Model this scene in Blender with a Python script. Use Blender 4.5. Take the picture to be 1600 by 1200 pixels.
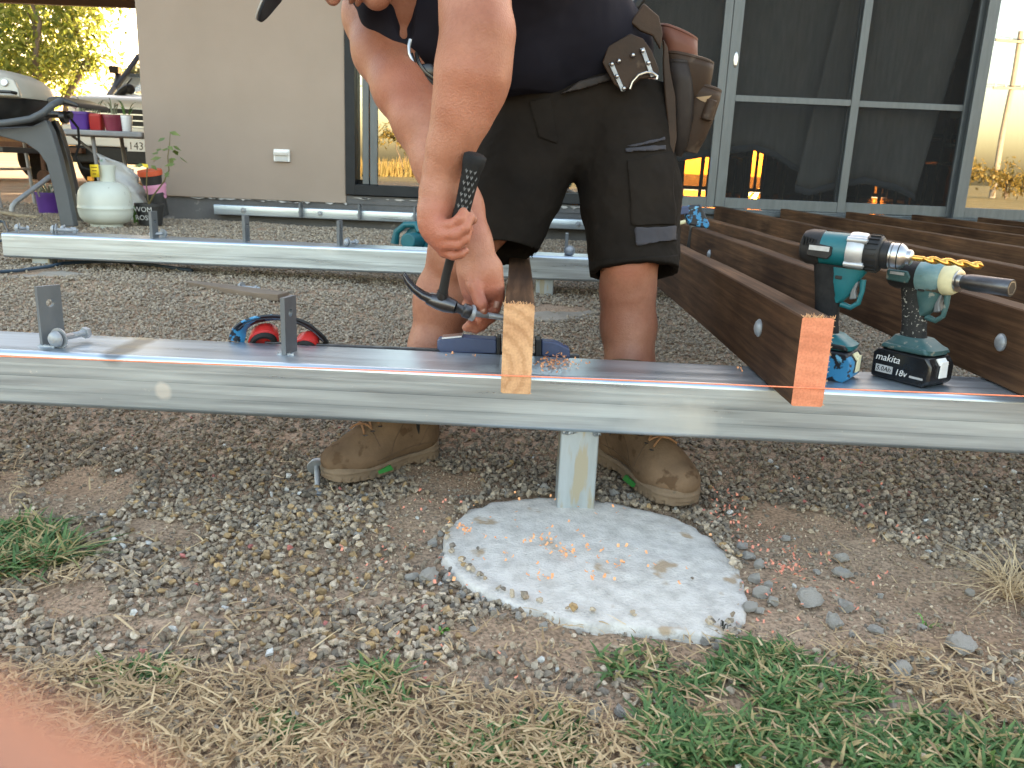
import bpy, bmesh, math, random
import numpy as np
from mathutils import Vector, Matrix, Euler
for o in list(bpy.data.objects): bpy.data.objects.remove(o)
S = bpy.context.scene
COL = S.collection
R_ = math.radians
rnd = random.Random(7)
NR = np.random.default_rng(11)

# ------------------------------------------------------------------ camera
FPX, PITCH, ROLL, EYE = 1300.0, math.atan(340 / 1300), R_(2.4), np.array([0, 0, .62])
cam_d = bpy.data.cameras.new('camera'); cam = bpy.data.objects.new('camera', cam_d); COL.objects.link(cam)
cam_d.sensor_width = 36; cam_d.lens = 36 * FPX / 1600; cam_d.clip_start = .008; cam_d.clip_end = 3000
Fv = np.array([0, math.cos(PITCH), -math.sin(PITCH)]); R0 = np.array([1., 0, 0]); U0 = np.array([0, math.sin(PITCH), math.cos(PITCH)])
Rv = math.cos(ROLL) * R0 + math.sin(ROLL) * U0; Uv = -math.sin(ROLL) * R0 + math.cos(ROLL) * U0
cam.matrix_world = Matrix((( Rv[0], Uv[0], -Fv[0], 0), (Rv[1], Uv[1], -Fv[1], 0), (Rv[2], Uv[2], -Fv[2], EYE[2]), (0, 0, 0, 1)))
cam_d.dof.use_dof = True; cam_d.dof.focus_distance = 1.7; cam_d.dof.aperture_fstop = 13.0
S.camera = cam

# ------------------------------------------------------------------ world, sun, exposure
SUN_EL, SUN_AZ = 9.0, 16.0            # low sun behind the house, a little right of the view
W = bpy.data.worlds.new('World'); S.world = W; W.use_nodes = True
nt = W.node_tree; nt.nodes.clear()
sk = nt.nodes.new('ShaderNodeTexSky'); sk.sky_type = 'NISHITA'; sk.sun_disc = False
sk.sun_elevation = R_(SUN_EL); sk.sun_rotation = R_(SUN_AZ); sk.dust_density = 3.0; sk.air_density = 1.0; sk.ozone_density = 1.0
mx = nt.nodes.new('ShaderNodeMix'); mx.data_type = 'RGBA'; mx.blend_type = 'MULTIPLY'; mx.inputs[0].default_value = 1
mx.inputs[7].default_value = (1.0, .825, .70, 1)      # the camera's warm white balance for open shade
bg = nt.nodes.new('ShaderNodeBackground'); bg.inputs[1].default_value = .15
wo = nt.nodes.new('ShaderNodeOutputWorld')
nt.links.new(sk.outputs[0], mx.inputs[6]); nt.links.new(mx.outputs[2], bg.inputs[0]); nt.links.new(bg.outputs[0], wo.inputs[0])
sd = bpy.data.lights.new('sun', 'SUN'); sd.energy = 3.0; sd.angle = R_(.5); sd.color = (1, .78, .5)
sun = bpy.data.objects.new('sun', sd); COL.objects.link(sun)
sdir = Vector((math.sin(R_(SUN_AZ)) * math.cos(R_(SUN_EL)), math.cos(R_(SUN_AZ)) * math.cos(R_(SUN_EL)), math.sin(R_(SUN_EL))))
sun.rotation_euler = sdir.to_track_quat('Z', 'Y').to_euler(); sun.location = (3, 20, 9)
vs = S.view_settings; vs.view_transform = 'Standard'; vs.look = 'None'; vs.gamma = 1; vs.use_curve_mapping = False; vs.exposure = 3.65
S.cycles.max_bounces = 8; S.cycles.transparent_max_bounces = 12

# ------------------------------------------------------------------ helpers
def ray(x, y): return Fv + Rv * (x - 800) / FPX - Uv * (y - 600) / FPX
def P(x, y, Y):                         # a point of the photograph at distance Y from the camera
    d = ray(x, y); return EYE + d * (Y / d[1])
def PZ(x, y, z):                        # ... or at height z
    d = ray(x, y); return EYE + d * ((z - EYE[2]) / d[2])
def project(A):
    v = np.asarray(A, float) - EYE; k = FPX / (v @ Fv); return 800 + k * (v @ Rv), 600 - k * (v @ Uv)
def sstep(a, b, x): t = np.clip((np.asarray(x, float) - a) / (b - a), 0, 1); return t * t * (3 - 2 * t)
def gz(x, y):                           # ground height: rises gently towards the house
    x = np.asarray(x, float); y = np.asarray(y, float)
    return np.interp(y, [1.7, 3.4, 4.8, 5.9, 7.5], [0, .095, .15, .13, .17]) + .035 * np.clip(-x / 2, 0, 1) * sstep(1.8, 3.4, y)

MW = {}
def setp(o, label=None, cat=None, group=None, kind=None):
    if label: o['label'] = label
    if cat: o['category'] = cat
    if group: o['group'] = group
    o['kind'] = kind or ('thing' if cat else o.get('kind', 'thing'))
    if not cat and not kind and 'kind' in o: del o['kind']
    return o
def thing(name, label, cat, loc=(0, 0, 0), rot=(0, 0, 0), group=None):
    o = bpy.data.objects.new(name, None); COL.objects.link(o); o.empty_display_size = .1
    o.location = loc; o.rotation_euler = rot
    MW[o.name] = Matrix.LocRotScale(Vector(loc), Euler(rot), None)
    return setp(o, label, cat, group)
def root_of(o):
    while o.parent: o = o.parent
    return o
class MB:
    """collects shapes; build() links them as one mesh object"""
    def __init__(s): s.v = []; s.f = []; s.m = []; s.mi = 0
    def add(s, vs, fs):
        b = len(s.v); s.v += [tuple(map(float, q)) for q in vs]; s.f += [tuple(i + b for i in q) for q in fs]; s.m += [s.mi] * len(fs); return s
    def box(s, c, d, rot=None, top=None):
        hx, hy, hz = d[0] / 2, d[1] / 2, d[2] / 2; k = top or 1
        vs = [Vector((x * hx * (k if z > 0 else 1), y * hy * (k if z > 0 else 1), z * hz)) for z in (-1, 1) for y in (-1, 1) for x in (-1, 1)]
        if rot is not None: M = rot if isinstance(rot, Matrix) else Euler(rot).to_matrix(); vs = [M @ q for q in vs]
        return s.add([q + Vector(c) for q in vs], [(0, 2, 3, 1), (4, 5, 7, 6), (0, 1, 5, 4), (2, 6, 7, 3), (1, 3, 7, 5), (0, 4, 6, 2)])
    def bb(s, x0, x1, y0, y1, z0, z1): return s.box(((x0 + x1) / 2, (y0 + y1) / 2, (z0 + z1) / 2), (x1 - x0, y1 - y0, z1 - z0))
    def lathe(s, prof, org=(0, 0, 0), axis=(0, 0, 1), n=20, sx=1, sy=1, xdir=None):
        """profile of (radius, height) pairs turned about axis"""
        q = Vector(axis).normalized(); u = Vector(xdir) if xdir is not None else (q.orthogonal()); u = (u - q * u.dot(q)).normalized(); w = q.cross(u)
        vs = []; fs = []
        for (r, h) in prof:
            for i in range(n):
                a = 2 * math.pi * i / n; vs.append(Vector(org) + q * h + u * (r * sx * math.cos(a)) + w * (r * sy * math.sin(a)))
        for j in range(len(prof) - 1):
            for i in range(n):
                k = (i + 1) % n; fs.append((j * n + i, j * n + k, (j + 1) * n + k, (j + 1) * n + i))
        if prof[0][0] > 1e-6: fs.append(tuple(range(n))[::-1])
        if prof[-1][0] > 1e-6: fs.append(tuple((len(prof) - 1) * n + i for i in range(n)))
        return s.add(vs, fs)
    def cyl(s, a, b, r0, r1=None, n=16):
        a = Vector(a); b = Vector(b); return s.lathe([(r0, 0), (r0 if r1 is None else r1, (b - a).length)], a, b - a, n)
    def tube(s, pts, r, n=8, caps=True, flat=1.0, up=None):
        pts = [Vector(p) for p in pts]; rs = r if hasattr(r, '__len__') else [r] * len(pts); vs = []; fs = []
        u = None
        for i, p in enumerate(pts):
            t = (pts[min(i + 1, len(pts) - 1)] - pts[max(i - 1, 0)]).normalized()
            if up is not None: u = Vector(up)
            elif u is None: u = t.orthogonal()
            u = (u - t * u.dot(t)).normalized(); w = t.cross(u)
            for k in range(n):
                a = 2 * math.pi * (k + .5) / n; vs.append(p + u * (rs[i] * flat * math.cos(a)) + w * (rs[i] * math.sin(a)))
        for j in range(len(pts) - 1):
            for i in range(n):
                k = (i + 1) % n; fs.append((j * n + i, j * n + k, (j + 1) * n + k, (j + 1) * n + i))
        if caps: fs += [tuple(range(n))[::-1], tuple((len(pts) - 1) * n + i for i in range(n))]
        return s.add(vs, fs)
    def prism(s, poly, org, ux, uy, depth):
        """polygon drawn in the plane (ux, uy) at org, extruded by the vector depth"""
        o = Vector(org); ux = Vector(ux); uy = Vector(uy); d = Vector(depth); n = len(poly)
        vs = [o + ux * a + uy * b for a, b in poly] + [o + ux * a + uy * b + d for a, b in poly]
        fs = [tuple(range(n))[::-1], tuple(range(n, 2 * n))] + [(i, (i + 1) % n, n + (i + 1) % n, n + i) for i in range(n)]
        return s.add(vs, fs)
    def loft(s, rings, closed=True, caps=False):
        n = len(rings[0]); vs = [q for r in rings for q in r]; fs = []
        for j in range(len(rings) - 1):
            for i in range(n if closed else n - 1):
                k = (i + 1) % n; fs.append((j * n + i, j * n + k, (j + 1) * n + k, (j + 1) * n + i))
        if caps: fs += [tuple(range(n))[::-1], tuple((len(rings) - 1) * n + i for i in range(n))]
        return s.add(vs, fs)
    def ball(s, c, r, n=16, m=10, sc=(1, 1, 1), rot=None):
        vs = []; fs = []
        M = rot if rot is not None else Matrix.Identity(3)
        for j in range(m + 1):
            t = math.pi * j / m
            for i in range(n):
                a = 2 * math.pi * i / n
                vs.append(Vector(c) + M @ Vector((r * sc[0] * math.sin(t) * math.cos(a), r * sc[1] * math.sin(t) * math.sin(a), -r * sc[2] * math.cos(t))))
        for j in range(m):
            for i in range(n):
                k = (i + 1) % n; fs.append((j * n + i, j * n + k, (j + 1) * n + k, (j + 1) * n + i))
        return s.add(vs, fs)
    def build(s, name, mats, parent=None, world=False, smooth=40, bevel=0, seg=2, solid=0, sub=0, merge=True):
        me = bpy.data.meshes.new(name); v = s.v
        if world and parent is not None:
            Mi = MW[root_of(parent).name].inverted(); v = [tuple(Mi @ Vector(q)) for q in v]
        me.from_pydata(v, [], s.f); mats = mats if isinstance(mats, (list, tuple)) else [mats]
        for m in mats: me.materials.append(m)
        if len(mats) > 1: me.polygons.foreach_set('material_index', s.m)
        bm = bmesh.new(); bm.from_mesh(me)
        if merge: bmesh.ops.remove_doubles(bm, verts=bm.verts, dist=1e-6)
        bmesh.ops.recalc_face_normals(bm, faces=bm.faces); bm.to_mesh(me); bm.free()
        o = bpy.data.objects.new(name, me); COL.objects.link(o)
        if parent is not None: o.parent = parent
        else: MW[o.name] = Matrix.Identity(4)
        if smooth:
            me.shade_smooth(); me.set_sharp_from_angle(angle=R_(smooth))
        if solid: q = o.modifiers.new('thickness', 'SOLIDIFY'); q.thickness = solid; q.offset = 0
        if bevel: q = o.modifiers.new('bevel', 'BEVEL'); q.width = bevel; q.segments = seg; q.limit_method = 'ANGLE'; q.angle_limit = R_(40); q.harden_normals = True
        if sub: q = o.modifiers.new('sub', 'SUBSURF'); q.levels = q.render_levels = sub
        return o
def copy_tree(o, parent=None):
    c = o.copy(); COL.objects.link(c)
    if parent is not None: c.parent = parent
    for ch in list(o.children): copy_tree(ch, c)
    return c
def arr_mesh(name, V, F, mat, parent=None, smooth=True, attrs=None):
    """mesh from numpy arrays, F (n,3) or (n,4)"""
    me = bpy.data.meshes.new(name); V = np.asarray(V, np.float32); F = np.asarray(F, np.int32); k = F.shape[1]
    me.vertices.add(len(V)); me.vertices.foreach_set('co', V.ravel()); me.loops.add(F.size); me.loops.foreach_set('vertex_index', F.ravel())
    me.polygons.add(len(F)); me.polygons.foreach_set('loop_start', np.arange(0, F.size, k, dtype=np.int32)); me.polygons.foreach_set('loop_total', np.full(len(F), k, np.int32))
    for an, (ty, dom, data) in (attrs or {}).items():
        a = me.attributes.new(an, ty, dom); a.data.foreach_set('color' if 'COLOR' in ty else 'vector' if ty == 'FLOAT_VECTOR' else 'value', np.asarray(data, np.float32).ravel())
    if mat: me.materials.append(mat)
    me.update(calc_edges=True); me.validate()
    if smooth: me.shade_smooth()
    o = bpy.data.objects.new(name, me); COL.objects.link(o)
    if parent is not None: o.parent = parent
    else: MW[o.name] = Matrix.Identity(4)
    return o

# ------------------------------------------------------------------ materials
def new_mat(name):
    m = bpy.data.materials.new(name); m.use_nodes = True; n = m.node_tree; n.nodes.clear()
    o = n.nodes.new('ShaderNodeOutputMaterial'); b = n.nodes.new('ShaderNodeBsdfPrincipled'); n.links.new(b.outputs[0], o.inputs[0]); return m, n, b, o
def N(n, t, **kw):
    q = n.nodes.new('ShaderNode' + t)
    for k, v in kw.items():
        if k.startswith('i_'):
            key = k[2:]; q.inputs[int(key) if key.isdigit() else key].default_value = v
        else: setattr(q, k, v)
    return q
def ramp(n, stops, interp='LINEAR'):
    q = n.nodes.new('ShaderNodeValToRGB'); q.color_ramp.interpolation = interp; e = q.color_ramp.elements
    while len(e) < len(stops): e.new(.5)
    for i, (p, c) in enumerate(stops): e[i].position = p; e[i].color = (*c, 1) if len(c) == 3 else c
    return q
def rgb(h):                             # '#rrggbb' as seen -> linear
    c = [int(h[i:i + 2], 16) / 255 for i in (1, 3, 5)]; return tuple(x / 12.92 if x < .04045 else ((x + .055) / 1.055) ** 2.4 for x in c)
def mat(name, c1, c2=None, scale=6, rough=.6, metal=0, bump=0, bscale=None, stretch=(1, 1, 1), detail=6, lo=.3, hi=.7, spots=None, rvar=.1, spec=.5, dist=.004, **kw):
    """two-tone noise material, optional relief and scattered spots (colour, scale, threshold)"""
    m, n, b, o = new_mat(name); L = n.links.new
    tc = N(n, 'TexCoord'); mp = N(n, 'Mapping'); mp.inputs['Scale'].default_value = stretch; L(tc.outputs['Object'], mp.inputs[0])
    no = N(n, 'TexNoise', i_Scale=scale, i_Detail=detail, i_Roughness=.6); L(mp.outputs[0], no.inputs['Vector'])
    rp = ramp(n, [(lo, c1), (hi, c2 or tuple(x * .8 for x in c1))]); L(no.outputs[0], rp.inputs[0]); col = rp.outputs[0]
    if spots:
        n2 = N(n, 'TexNoise', i_Scale=spots[1], i_Detail=4); L(mp.outputs[0], n2.inputs['Vector'])
        r2 = ramp(n, [(spots[2], (0, 0, 0)), (min(1, spots[2] + .06), (1, 1, 1))]); L(n2.outputs[0], r2.inputs[0])
        mm = N(n, 'Mix', data_type='RGBA'); L(r2.outputs[0], mm.inputs[0]); L(col, mm.inputs[6]); mm.inputs[7].default_value = (*spots[0], 1); col = mm.outputs[2]
    L(col, b.inputs['Base Color']); b.inputs['Metallic'].default_value = metal; b.inputs['Specular IOR Level'].default_value = spec
    mr = N(n, 'MapRange'); mr.inputs[3].default_value = max(.02, rough - rvar); mr.inputs[4].default_value = min(1, rough + rvar); L(no.outputs[0], mr.inputs[0]); L(mr.outputs[0], b.inputs['Roughness'])
    if bump:
        n3 = N(n, 'TexNoise', i_Scale=bscale or scale * 4, i_Detail=5); L(mp.outputs[0], n3.inputs['Vector'])
        bu = N(n, 'Bump', i_Strength=bump, i_Distance=dist); L(n3.outputs[0], bu.inputs['Height']); L(bu.outputs[0], b.inputs['Normal'])
    for k, v in kw.items(): b.inputs[k.replace('_', ' ')].default_value = v
    return m
def emit(name, c, s):
    m = bpy.data.materials.new(name); m.use_nodes = True; n = m.node_tree; n.nodes.clear(); o = N(n, 'OutputMaterial'); e = N(n, 'Emission', i_0=(*c, 1), i_1=s); n.links.new(e.outputs[0], o.inputs[0]); return m
M = {}
M['black_plastic'] = mat('black_plastic', (.010, .010, .011), (.022, .022, .022), 30, .5, spec=.3, bump=.15, bscale=300, dist=.0006)
M['rubber'] = mat('rubber', (.012, .012, .012), (.026, .026, .026), 20, .8, spec=.2, bump=.2, bscale=200, dist=.001)
M['chrome'] = mat('chrome', (.55, .55, .54), (.4, .4, .4), 25, .3, 1)
M['dark_steel'] = mat('dark_steel', (.12, .12, .125), (.05, .05, .055), 25, .38, .9, bump=.1, bscale=80, dist=.0006)
M['zinc'] = mat('zinc', (.38, .40, .42), (.27, .285, .3), 45, .52, .55, bump=.2, bscale=120, dist=.0008)
M['white_paint'] = mat('white_paint', (.78, .78, .76), (.68, .68, .66), 8, .4)
# ------------------------------------------------------------------ ground sheet
def pxmask(x, y, z, polys, soft=0.0):
    """1 inside any of the polygons, which are written in photograph pixels and stand for patches on the ground"""
    A = np.stack([x, y, z], 1); px, py = project(A); r = np.zeros(len(x), bool)
    for poly in polys:
        q = np.array(poly, float); ins = np.zeros(len(x), bool); j = len(q) - 1
        for i in range(len(q)):
            c = ((q[i, 1] > py) != (q[j, 1] > py)) & (px < (q[j, 0] - q[i, 0]) * (py - q[i, 1]) / (q[j, 1] - q[i, 1] + 1e-9) + q[i, 0]); ins ^= c; j = i
        r |= ins
    return r
def vnoise(x, y, s, seed=0):            # cheap smooth value noise
    x = np.asarray(x) * s; y = np.asarray(y) * s; xi = np.floor(x).astype(int); yi = np.floor(y).astype(int); fx = x - xi; fy = y - yi
    h = lambda a, b: ((np.sin(a * 127.1 + b * 311.7 + seed * 74.7) * 43758.5453) % 1)
    u = fx * fx * (3 - 2 * fx); w = fy * fy * (3 - 2 * fy)
    return (h(xi, yi) * (1 - u) + h(xi + 1, yi) * u) * (1 - w) + (h(xi, yi + 1) * (1 - u) + h(xi + 1, yi + 1) * u) * w
def soilz(x, y):
    near = np.clip(1.2 - np.abs(np.asarray(x)) / 5, 0, 1)
    return gz(x, y) + near * (.016 * (vnoise(x, y, 5, 1) - .5) + .007 * (vnoise(x, y, 19, 2) - .5) + .003 * (vnoise(x, y, 60, 3) - .5))
def axis_pts(a, b, st, far):
    c = list(np.arange(a, b + 1e-6, st)); d = st; q = b; hi = []
    while q < far: d *= 1.35; q += d; hi.append(q)
    d = st; q = a; lo = []
    while q > -far: d *= 1.35; q -= d; lo.append(q)
    return np.array(lo[::-1] + c + hi)
gxs = axis_pts(-3.2, 3.2, .022, 900); gys = axis_pts(.3, 4.2, .022, 900)
GX, GY = np.meshgrid(gxs, gys); V = np.stack([GX.ravel(), GY.ravel(), soilz(GX.ravel(), GY.ravel())], 1)
nx, ny = len(gxs), len(gys); I = (np.arange(ny - 1)[:, None] * nx + np.arange(nx - 1)[None]).ravel()
m, n, b, o = new_mat('soil'); L = n.links.new
tc = N(n, 'TexCoord'); n1 = N(n, 'TexNoise', i_Scale=3.5, i_Detail=8, i_Roughness=.65); L(tc.outputs['Object'], n1.inputs['Vector'])
r1 = ramp(n, [(.3, (.25, .165, .105)), (.5, (.34, .238, .16)), (.7, (.42, .31, .22))]); L(n1.outputs[0], r1.inputs[0])
n2 = N(n, 'TexNoise', i_Scale=160, i_Detail=4); L(tc.outputs['Object'], n2.inputs['Vector']); r2 = ramp(n, [(.35, (.55, .55, .55)), (.6, (1.15, 1.15, 1.15))]); L(n2.outputs[0], r2.inputs[0])
mm = N(n, 'Mix', data_type='RGBA', blend_type='MULTIPLY'); mm.inputs[0].default_value = 1; L(r1.outputs[0], mm.inputs[6]); L(r2.outputs[0], mm.inputs[7])
# beyond the yard the sheet is dry grassland
ln = N(n, 'VectorMath', operation='LENGTH'); sp = N(n, 'VectorMath', operation='SUBTRACT'); sp.inputs[1].default_value = (0, 4, 0); L(tc.outputs['Object'], sp.inputs[0]); L(sp.outputs[0], ln.inputs[0])
mr = N(n, 'MapRange', i_1=14, i_2=22); L(ln.outputs['Value'], mr.inputs[0])
n3 = N(n, 'TexNoise', i_Scale=.5, i_Detail=9, i_Roughness=.7); L(tc.outputs['Object'], n3.inputs['Vector']); r3 = ramp(n, [(.3, (.12, .11, .04)), (.5, (.27, .2, .08)), (.7, (.36, .27, .13))]); L(n3.outputs[0], r3.inputs[0])
m2 = N(n, 'Mix', data_type='RGBA'); L(mr.outputs[0], m2.inputs[0]); L(mm.outputs[2], m2.inputs[6]); L(r3.outputs[0], m2.inputs[7]); L(m2.outputs[2], b.inputs['Base Color'])
b.inputs['Roughness'].default_value = .95; b.inputs['Specular IOR Level'].default_value = .2
n4 = N(n, 'TexNoise', i_Scale=220, i_Detail=6, i_Roughness=.7); L(tc.outputs['Object'], n4.inputs['Vector']); bu = N(n, 'Bump', i_Strength=.7, i_Distance=.004); L(n4.outputs[0], bu.inputs['Height']); L(bu.outputs[0], b.inputs['Normal'])
M['soil'] = m
ground = arr_mesh('ground', V, np.stack([I, I + 1, I + nx + 1, I + nx], 1), M['soil']); ground['kind'] = 'structure'

# ------------------------------------------------------------------ house
M['render'] = mat('cement_render', (.315, .252, .203), (.275, .22, .175), 1.6, .9, bump=.25, bscale=140, dist=.002, detail=9, spec=.25)
M['plinth'] = mat('plinth', (.075, .073, .072), (.12, .115, .11), 5, .85, bump=.3, bscale=60, spots=((.25, .23, .21), 14, .66))
M['plaster'] = mat('plaster_edge', (.45, .43, .40), (.3, .28, .26), 30, .9, bump=.6, bscale=120)
M['fascia'] = mat('brown_fascia', (.07, .045, .032), (.09, .06, .043), 4, .6)
M['frame'] = mat('window_frame', (.072, .082, .088), (.105, .117, .123), 9, .42, .25, stretch=(4, 4, .6), bump=.1, bscale=90, dist=.0005)
M['frame_dark'] = mat('dark_frame', (.012, .013, .015), (.02, .022, .024), 8, .5, .0, spec=.2)
M['inside'] = mat('interior_wall', (.30, .26, .21), (.26, .22, .18), 2, .8)
M['boards'] = mat('floor_boards', (.10, .055, .03), (.16, .09, .05), 5, .22, stretch=(6, .6, 1))
M['roof'] = mat('roof_sheet', (.16, .16, .165), (.2, .2, .2), 3, .5, .4)
def glass_mat(name, tint, refl):
    m = bpy.data.materials.new(name); m.use_nodes = True; n = m.node_tree; n.nodes.clear(); L = n.links.new
    o = N(n, 'OutputMaterial'); t = N(n, 'BsdfTransparent', i_0=(*tint, 1)); g = N(n, 'BsdfGlossy', i_0=(.93, .97, 1, 1), i_Roughness=.0)
    lw = N(n, 'LayerWeight', i_0=.35); mr = N(n, 'MapRange'); mr.inputs[3].default_value = refl; mr.inputs[4].default_value = .9; L(lw.outputs['Fresnel'], mr.inputs[0])
    tc = N(n, 'TexCoord'); no = N(n, 'TexNoise', i_Scale=1.1, i_Detail=1); L(tc.outputs['Object'], no.inputs['Vector']); bu = N(n, 'Bump', i_Strength=.05, i_Distance=.02); L(no.outputs[0], bu.inputs['Height']); L(bu.outputs[0], g.inputs['Normal'])
    x = N(n, 'MixShader'); L(mr.outputs[0], x.inputs[0]); L(t.outputs[0], x.inputs[1]); L(g.outputs[0], x.inputs[2]); L(x.outputs[0], o.inputs[0]); return m
M['glass'] = glass_mat('window_glass', (.45, .48, .47), .30)
M['golden_light_glass'] = glass_mat('rear_glass', (.50, .33, .16), .05)  # amber tint puts the golden evening light into the rear panes
def screen_mat():
    m = bpy.data.materials.new('fly_screen_mesh'); m.use_nodes = True; n = m.node_tree; n.nodes.clear(); L = n.links.new
    o = N(n, 'OutputMaterial'); t = N(n, 'BsdfTransparent'); d = N(n, 'BsdfDiffuse', i_0=(.03, .03, .03, 1)); x = N(n, 'MixShader', i_0=.30); L(t.outputs[0], x.inputs[1]); L(d.outputs[0], x.inputs[2]); L(x.outputs[0], o.inputs[0]); return m
M['screen'] = screen_mat()

WY = 5.9; XL = -2.585; XR = 7.0; OX0 = -1.205; OZ0 = .385; OZ1 = 2.40; YB = 14.0
house = thing('house', 'rendered beige house with big dark framed doors onto the new deck', 'house', (XL, WY, .13))
def part(name, mt, f, parent=None, **k): mb = MB(); f(mb); return mb.build(name, mt, parent or house, world=True, **k)
# the front wall is left of and above the opening; a shallow grid so the render can undulate
part('wall', M['render'], lambda q: (q.bb(XL, OX0, WY, WY + .24, .322, 2.9), q.bb(OX0, XR, WY, WY + .24, OZ1, 2.9), q.bb(XL, XL + .24, WY + .24, YB, .1, 2.9), q.bb(XR - .24, XR, WY + .24, YB, .1, 2.9)), bevel=.008)
part('plinth', M['plinth'], lambda q: (q.bb(XL + .012, XR, WY + .02, WY + .22, -.2, .3215), q.bb(OX0 + .002, XR, WY + .012, WY + .22, .3217, OZ0 - .008)))
# broken edge of render over the plinth: irregular lumps of mortar
mb = MB()
for i in range(46):
    x = rnd.uniform(XL + .3, OX0 + .02) if i < 22 else rnd.uniform(OX0, 3.4); zz = .322 if i < 22 else .362
    w = rnd.uniform(.01, .07); h = rnd.uniform(.004, .014)
    ring = [(x - w, zz), (x - w * .4, zz - h * rnd.random()), (x + w * .2, zz - h), (x + w, zz - h * .2), (x + w * .5, zz + h * .4), (x - w * .5, zz + h * .5)]
    mb.prism(ring, (0, WY + .004, 0), (1, 0, 0), (0, 0, 1), (0, .02, 0))
o = mb.build('broken_render_edge', M['plaster'], house, world=True, smooth=0); o['kind'] = 'stuff'
part('floor', M['boards'], lambda q: q.bb(XL + .24, XR - .24, WY + .22, YB, .2, .362))
part('ceiling', M['inside'], lambda q: q.bb(XL + .24, XR - .24, WY + .24, YB, 2.5, 2.55))
def back(q):
    q.bb(XL, XR, YB, YB + .2, 1.5, 2.9); x = XL
    for a, c in ((2.62, 3.28), (3.70, 3.98), (5.75, 6.0)): q.bb(x, a, YB, YB + .2, .1, 1.5); x = c
    q.bb(x, XR, YB, YB + .2, .1, 1.5)
part('rear_wall', M['inside'], back)
for a, c in ((2.62, 3.28), (3.70, 3.98), (5.75, 6.0)):
    w = part('rear_window', M['frame_dark'], lambda q: (q.bb(a, a + .05, YB + .05, YB + .1, .37, 1.5), q.bb(c - .05, c, YB + .05, YB + .1, .37, 1.5), q.bb(a + .05, c - .05, YB + .05, YB + .1, .37, .43), q.bb((a + c) / 2 - .02, (a + c) / 2 + .02, YB + .052, YB + .098, .43, 1.5)))
    g = part('pane', M['golden_light_glass'], lambda q: q.bb(a + .05, c - .05, YB + .07, YB + .076, .43, 1.5), w)
part('roof', M['roof'], lambda q: (q.add([(XL - .5, WY - .5, 2.9), (XR + .5, WY - .5, 2.9), (XR + .5, YB + .5, 2.9), (XL - .5, YB + .5, 2.9), (XL - .5, 10, 4.1), (XR + .5, 10, 4.1)], [(0, 1, 5, 4), (2, 3, 4, 5), (0, 4, 3), (1, 2, 5), (0, 3, 2, 1)])), smooth=0)
part('fascia', M['fascia'], lambda q: (q.bb(XL - .5, XR + .5, WY - .55, WY - .5, 2.72, 2.9), q.bb(XL - .5, XR + .5, WY - .5, WY - .002, 2.86, 2.897)))

# left sliding window: fixed outer frame, a sash, glass
wn = part('window', M['frame_dark'], lambda q: (q.bb(OX0, OX0 + .065, WY - .012, WY + .11, OZ0, OZ1 - .002), q.bb(OX0 + .065, .55, WY - .012, WY + .11, OZ0, OZ0 + .07), q.bb(OX0 + .065, .55, WY + .11, WY + .13, OZ0 + .001, OZ0 + .10), q.bb(.55, .64, WY - .010, WY + .11, OZ0, OZ1 - .002), q.bb(OX0 + .065, .55, WY - .012, WY + .11, OZ1 - .08, OZ1 - .002)), bevel=.003)
part('frame', M['frame'], lambda q: (q.bb(OX0 + .11, OX0 + .155, WY + .03, WY + .08, OZ0 + .072, OZ1 - .082), q.bb(OX0 + .165, OX0 + .215, WY + .012, WY + .062, OZ0 + .072, OZ1 - .082), q.bb(-.35, -.29, WY + .012, WY + .062, OZ0 + .072, OZ1 - .082)), wn, bevel=.003)
part('pane', M['glass'], lambda q: q.bb(OX0 + .216, -.351, WY + .034, WY + .040, OZ0 + .072, OZ1 - .082), wn)
part('pane', M['glass'], lambda q: q.bb(-.289, .549, WY + .050, WY + .056, OZ0 + .072, OZ1 - .082), wn)
part('pane', M['glass'], lambda q: q.bb(OX0 + .066, OX0 + .164, WY + .088, WY + .094, OZ0 + .102, OZ1 - .082), wn)
# dark pier beside the window sash, sill of the doors
part('door_sill', M['frame'], lambda q: (q.bb(.642, 6.0, WY - .03, WY + .16, OZ0 - .03, OZ0 - .002), q.bb(.642, 6.0, WY - .012, WY + .02, OZ0 - .002, OZ0 + .012)), bevel=.003)
def zrail(px, py): return float(P(px, py, WY)[2])
def screen_door(x0, x1, rail, y, lock=None, two=True):
    fr = part('door', M['frame'], lambda q: (q.bb(x0, x0 + .07, y, y + .035, OZ0 + .013, OZ1 - .004), q.bb(x1 - .055, x1, y, y + .035, OZ0 + .013, OZ1 - .004),
              q.bb(x0 + .07, x1 - .055, y + .002, y + .033, OZ0 + .013, OZ0 + .085), q.bb(x0 + .07, x1 - .055, y + .002, y + .033, OZ1 - .07, OZ1 - .004), q.bb(x0 + .07, x1 - .055, y + .004, y + .031, rail - .021, rail + .021)), bevel=.003)
    fr['label'] = 'fly screen door with a mid rail'
    part('mesh_panel', M['screen'], lambda q: q.bb(x0 + .068, x1 - .053, y + .016, y + .0165, OZ0 + .08, OZ1 - .065), fr)
    if lock is not None:
        part('handle', M['chrome'], lambda q: (q.lathe([(.010, -.004), (.016, 0), (.014, .004), (.0, .005)], (lock, y - .002, float(P(1143, 92, WY)[2])), (0, -1, 0), 16, 1, 3.2, (1, 0, 0)), q.bb(lock - .006, lock + .006, y - .014, y - .005, float(P(1143, 96, WY)[2]) - .02, float(P(1143, 96, WY)[2]) + .008)), fr, bevel=.002)
    return fr
zr = zrail(1230, 156)
screen_door(.645, 1.352, zr, WY + .03)
screen_door(1.355, 2.262, zr, WY + .03, 1.40)
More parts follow.
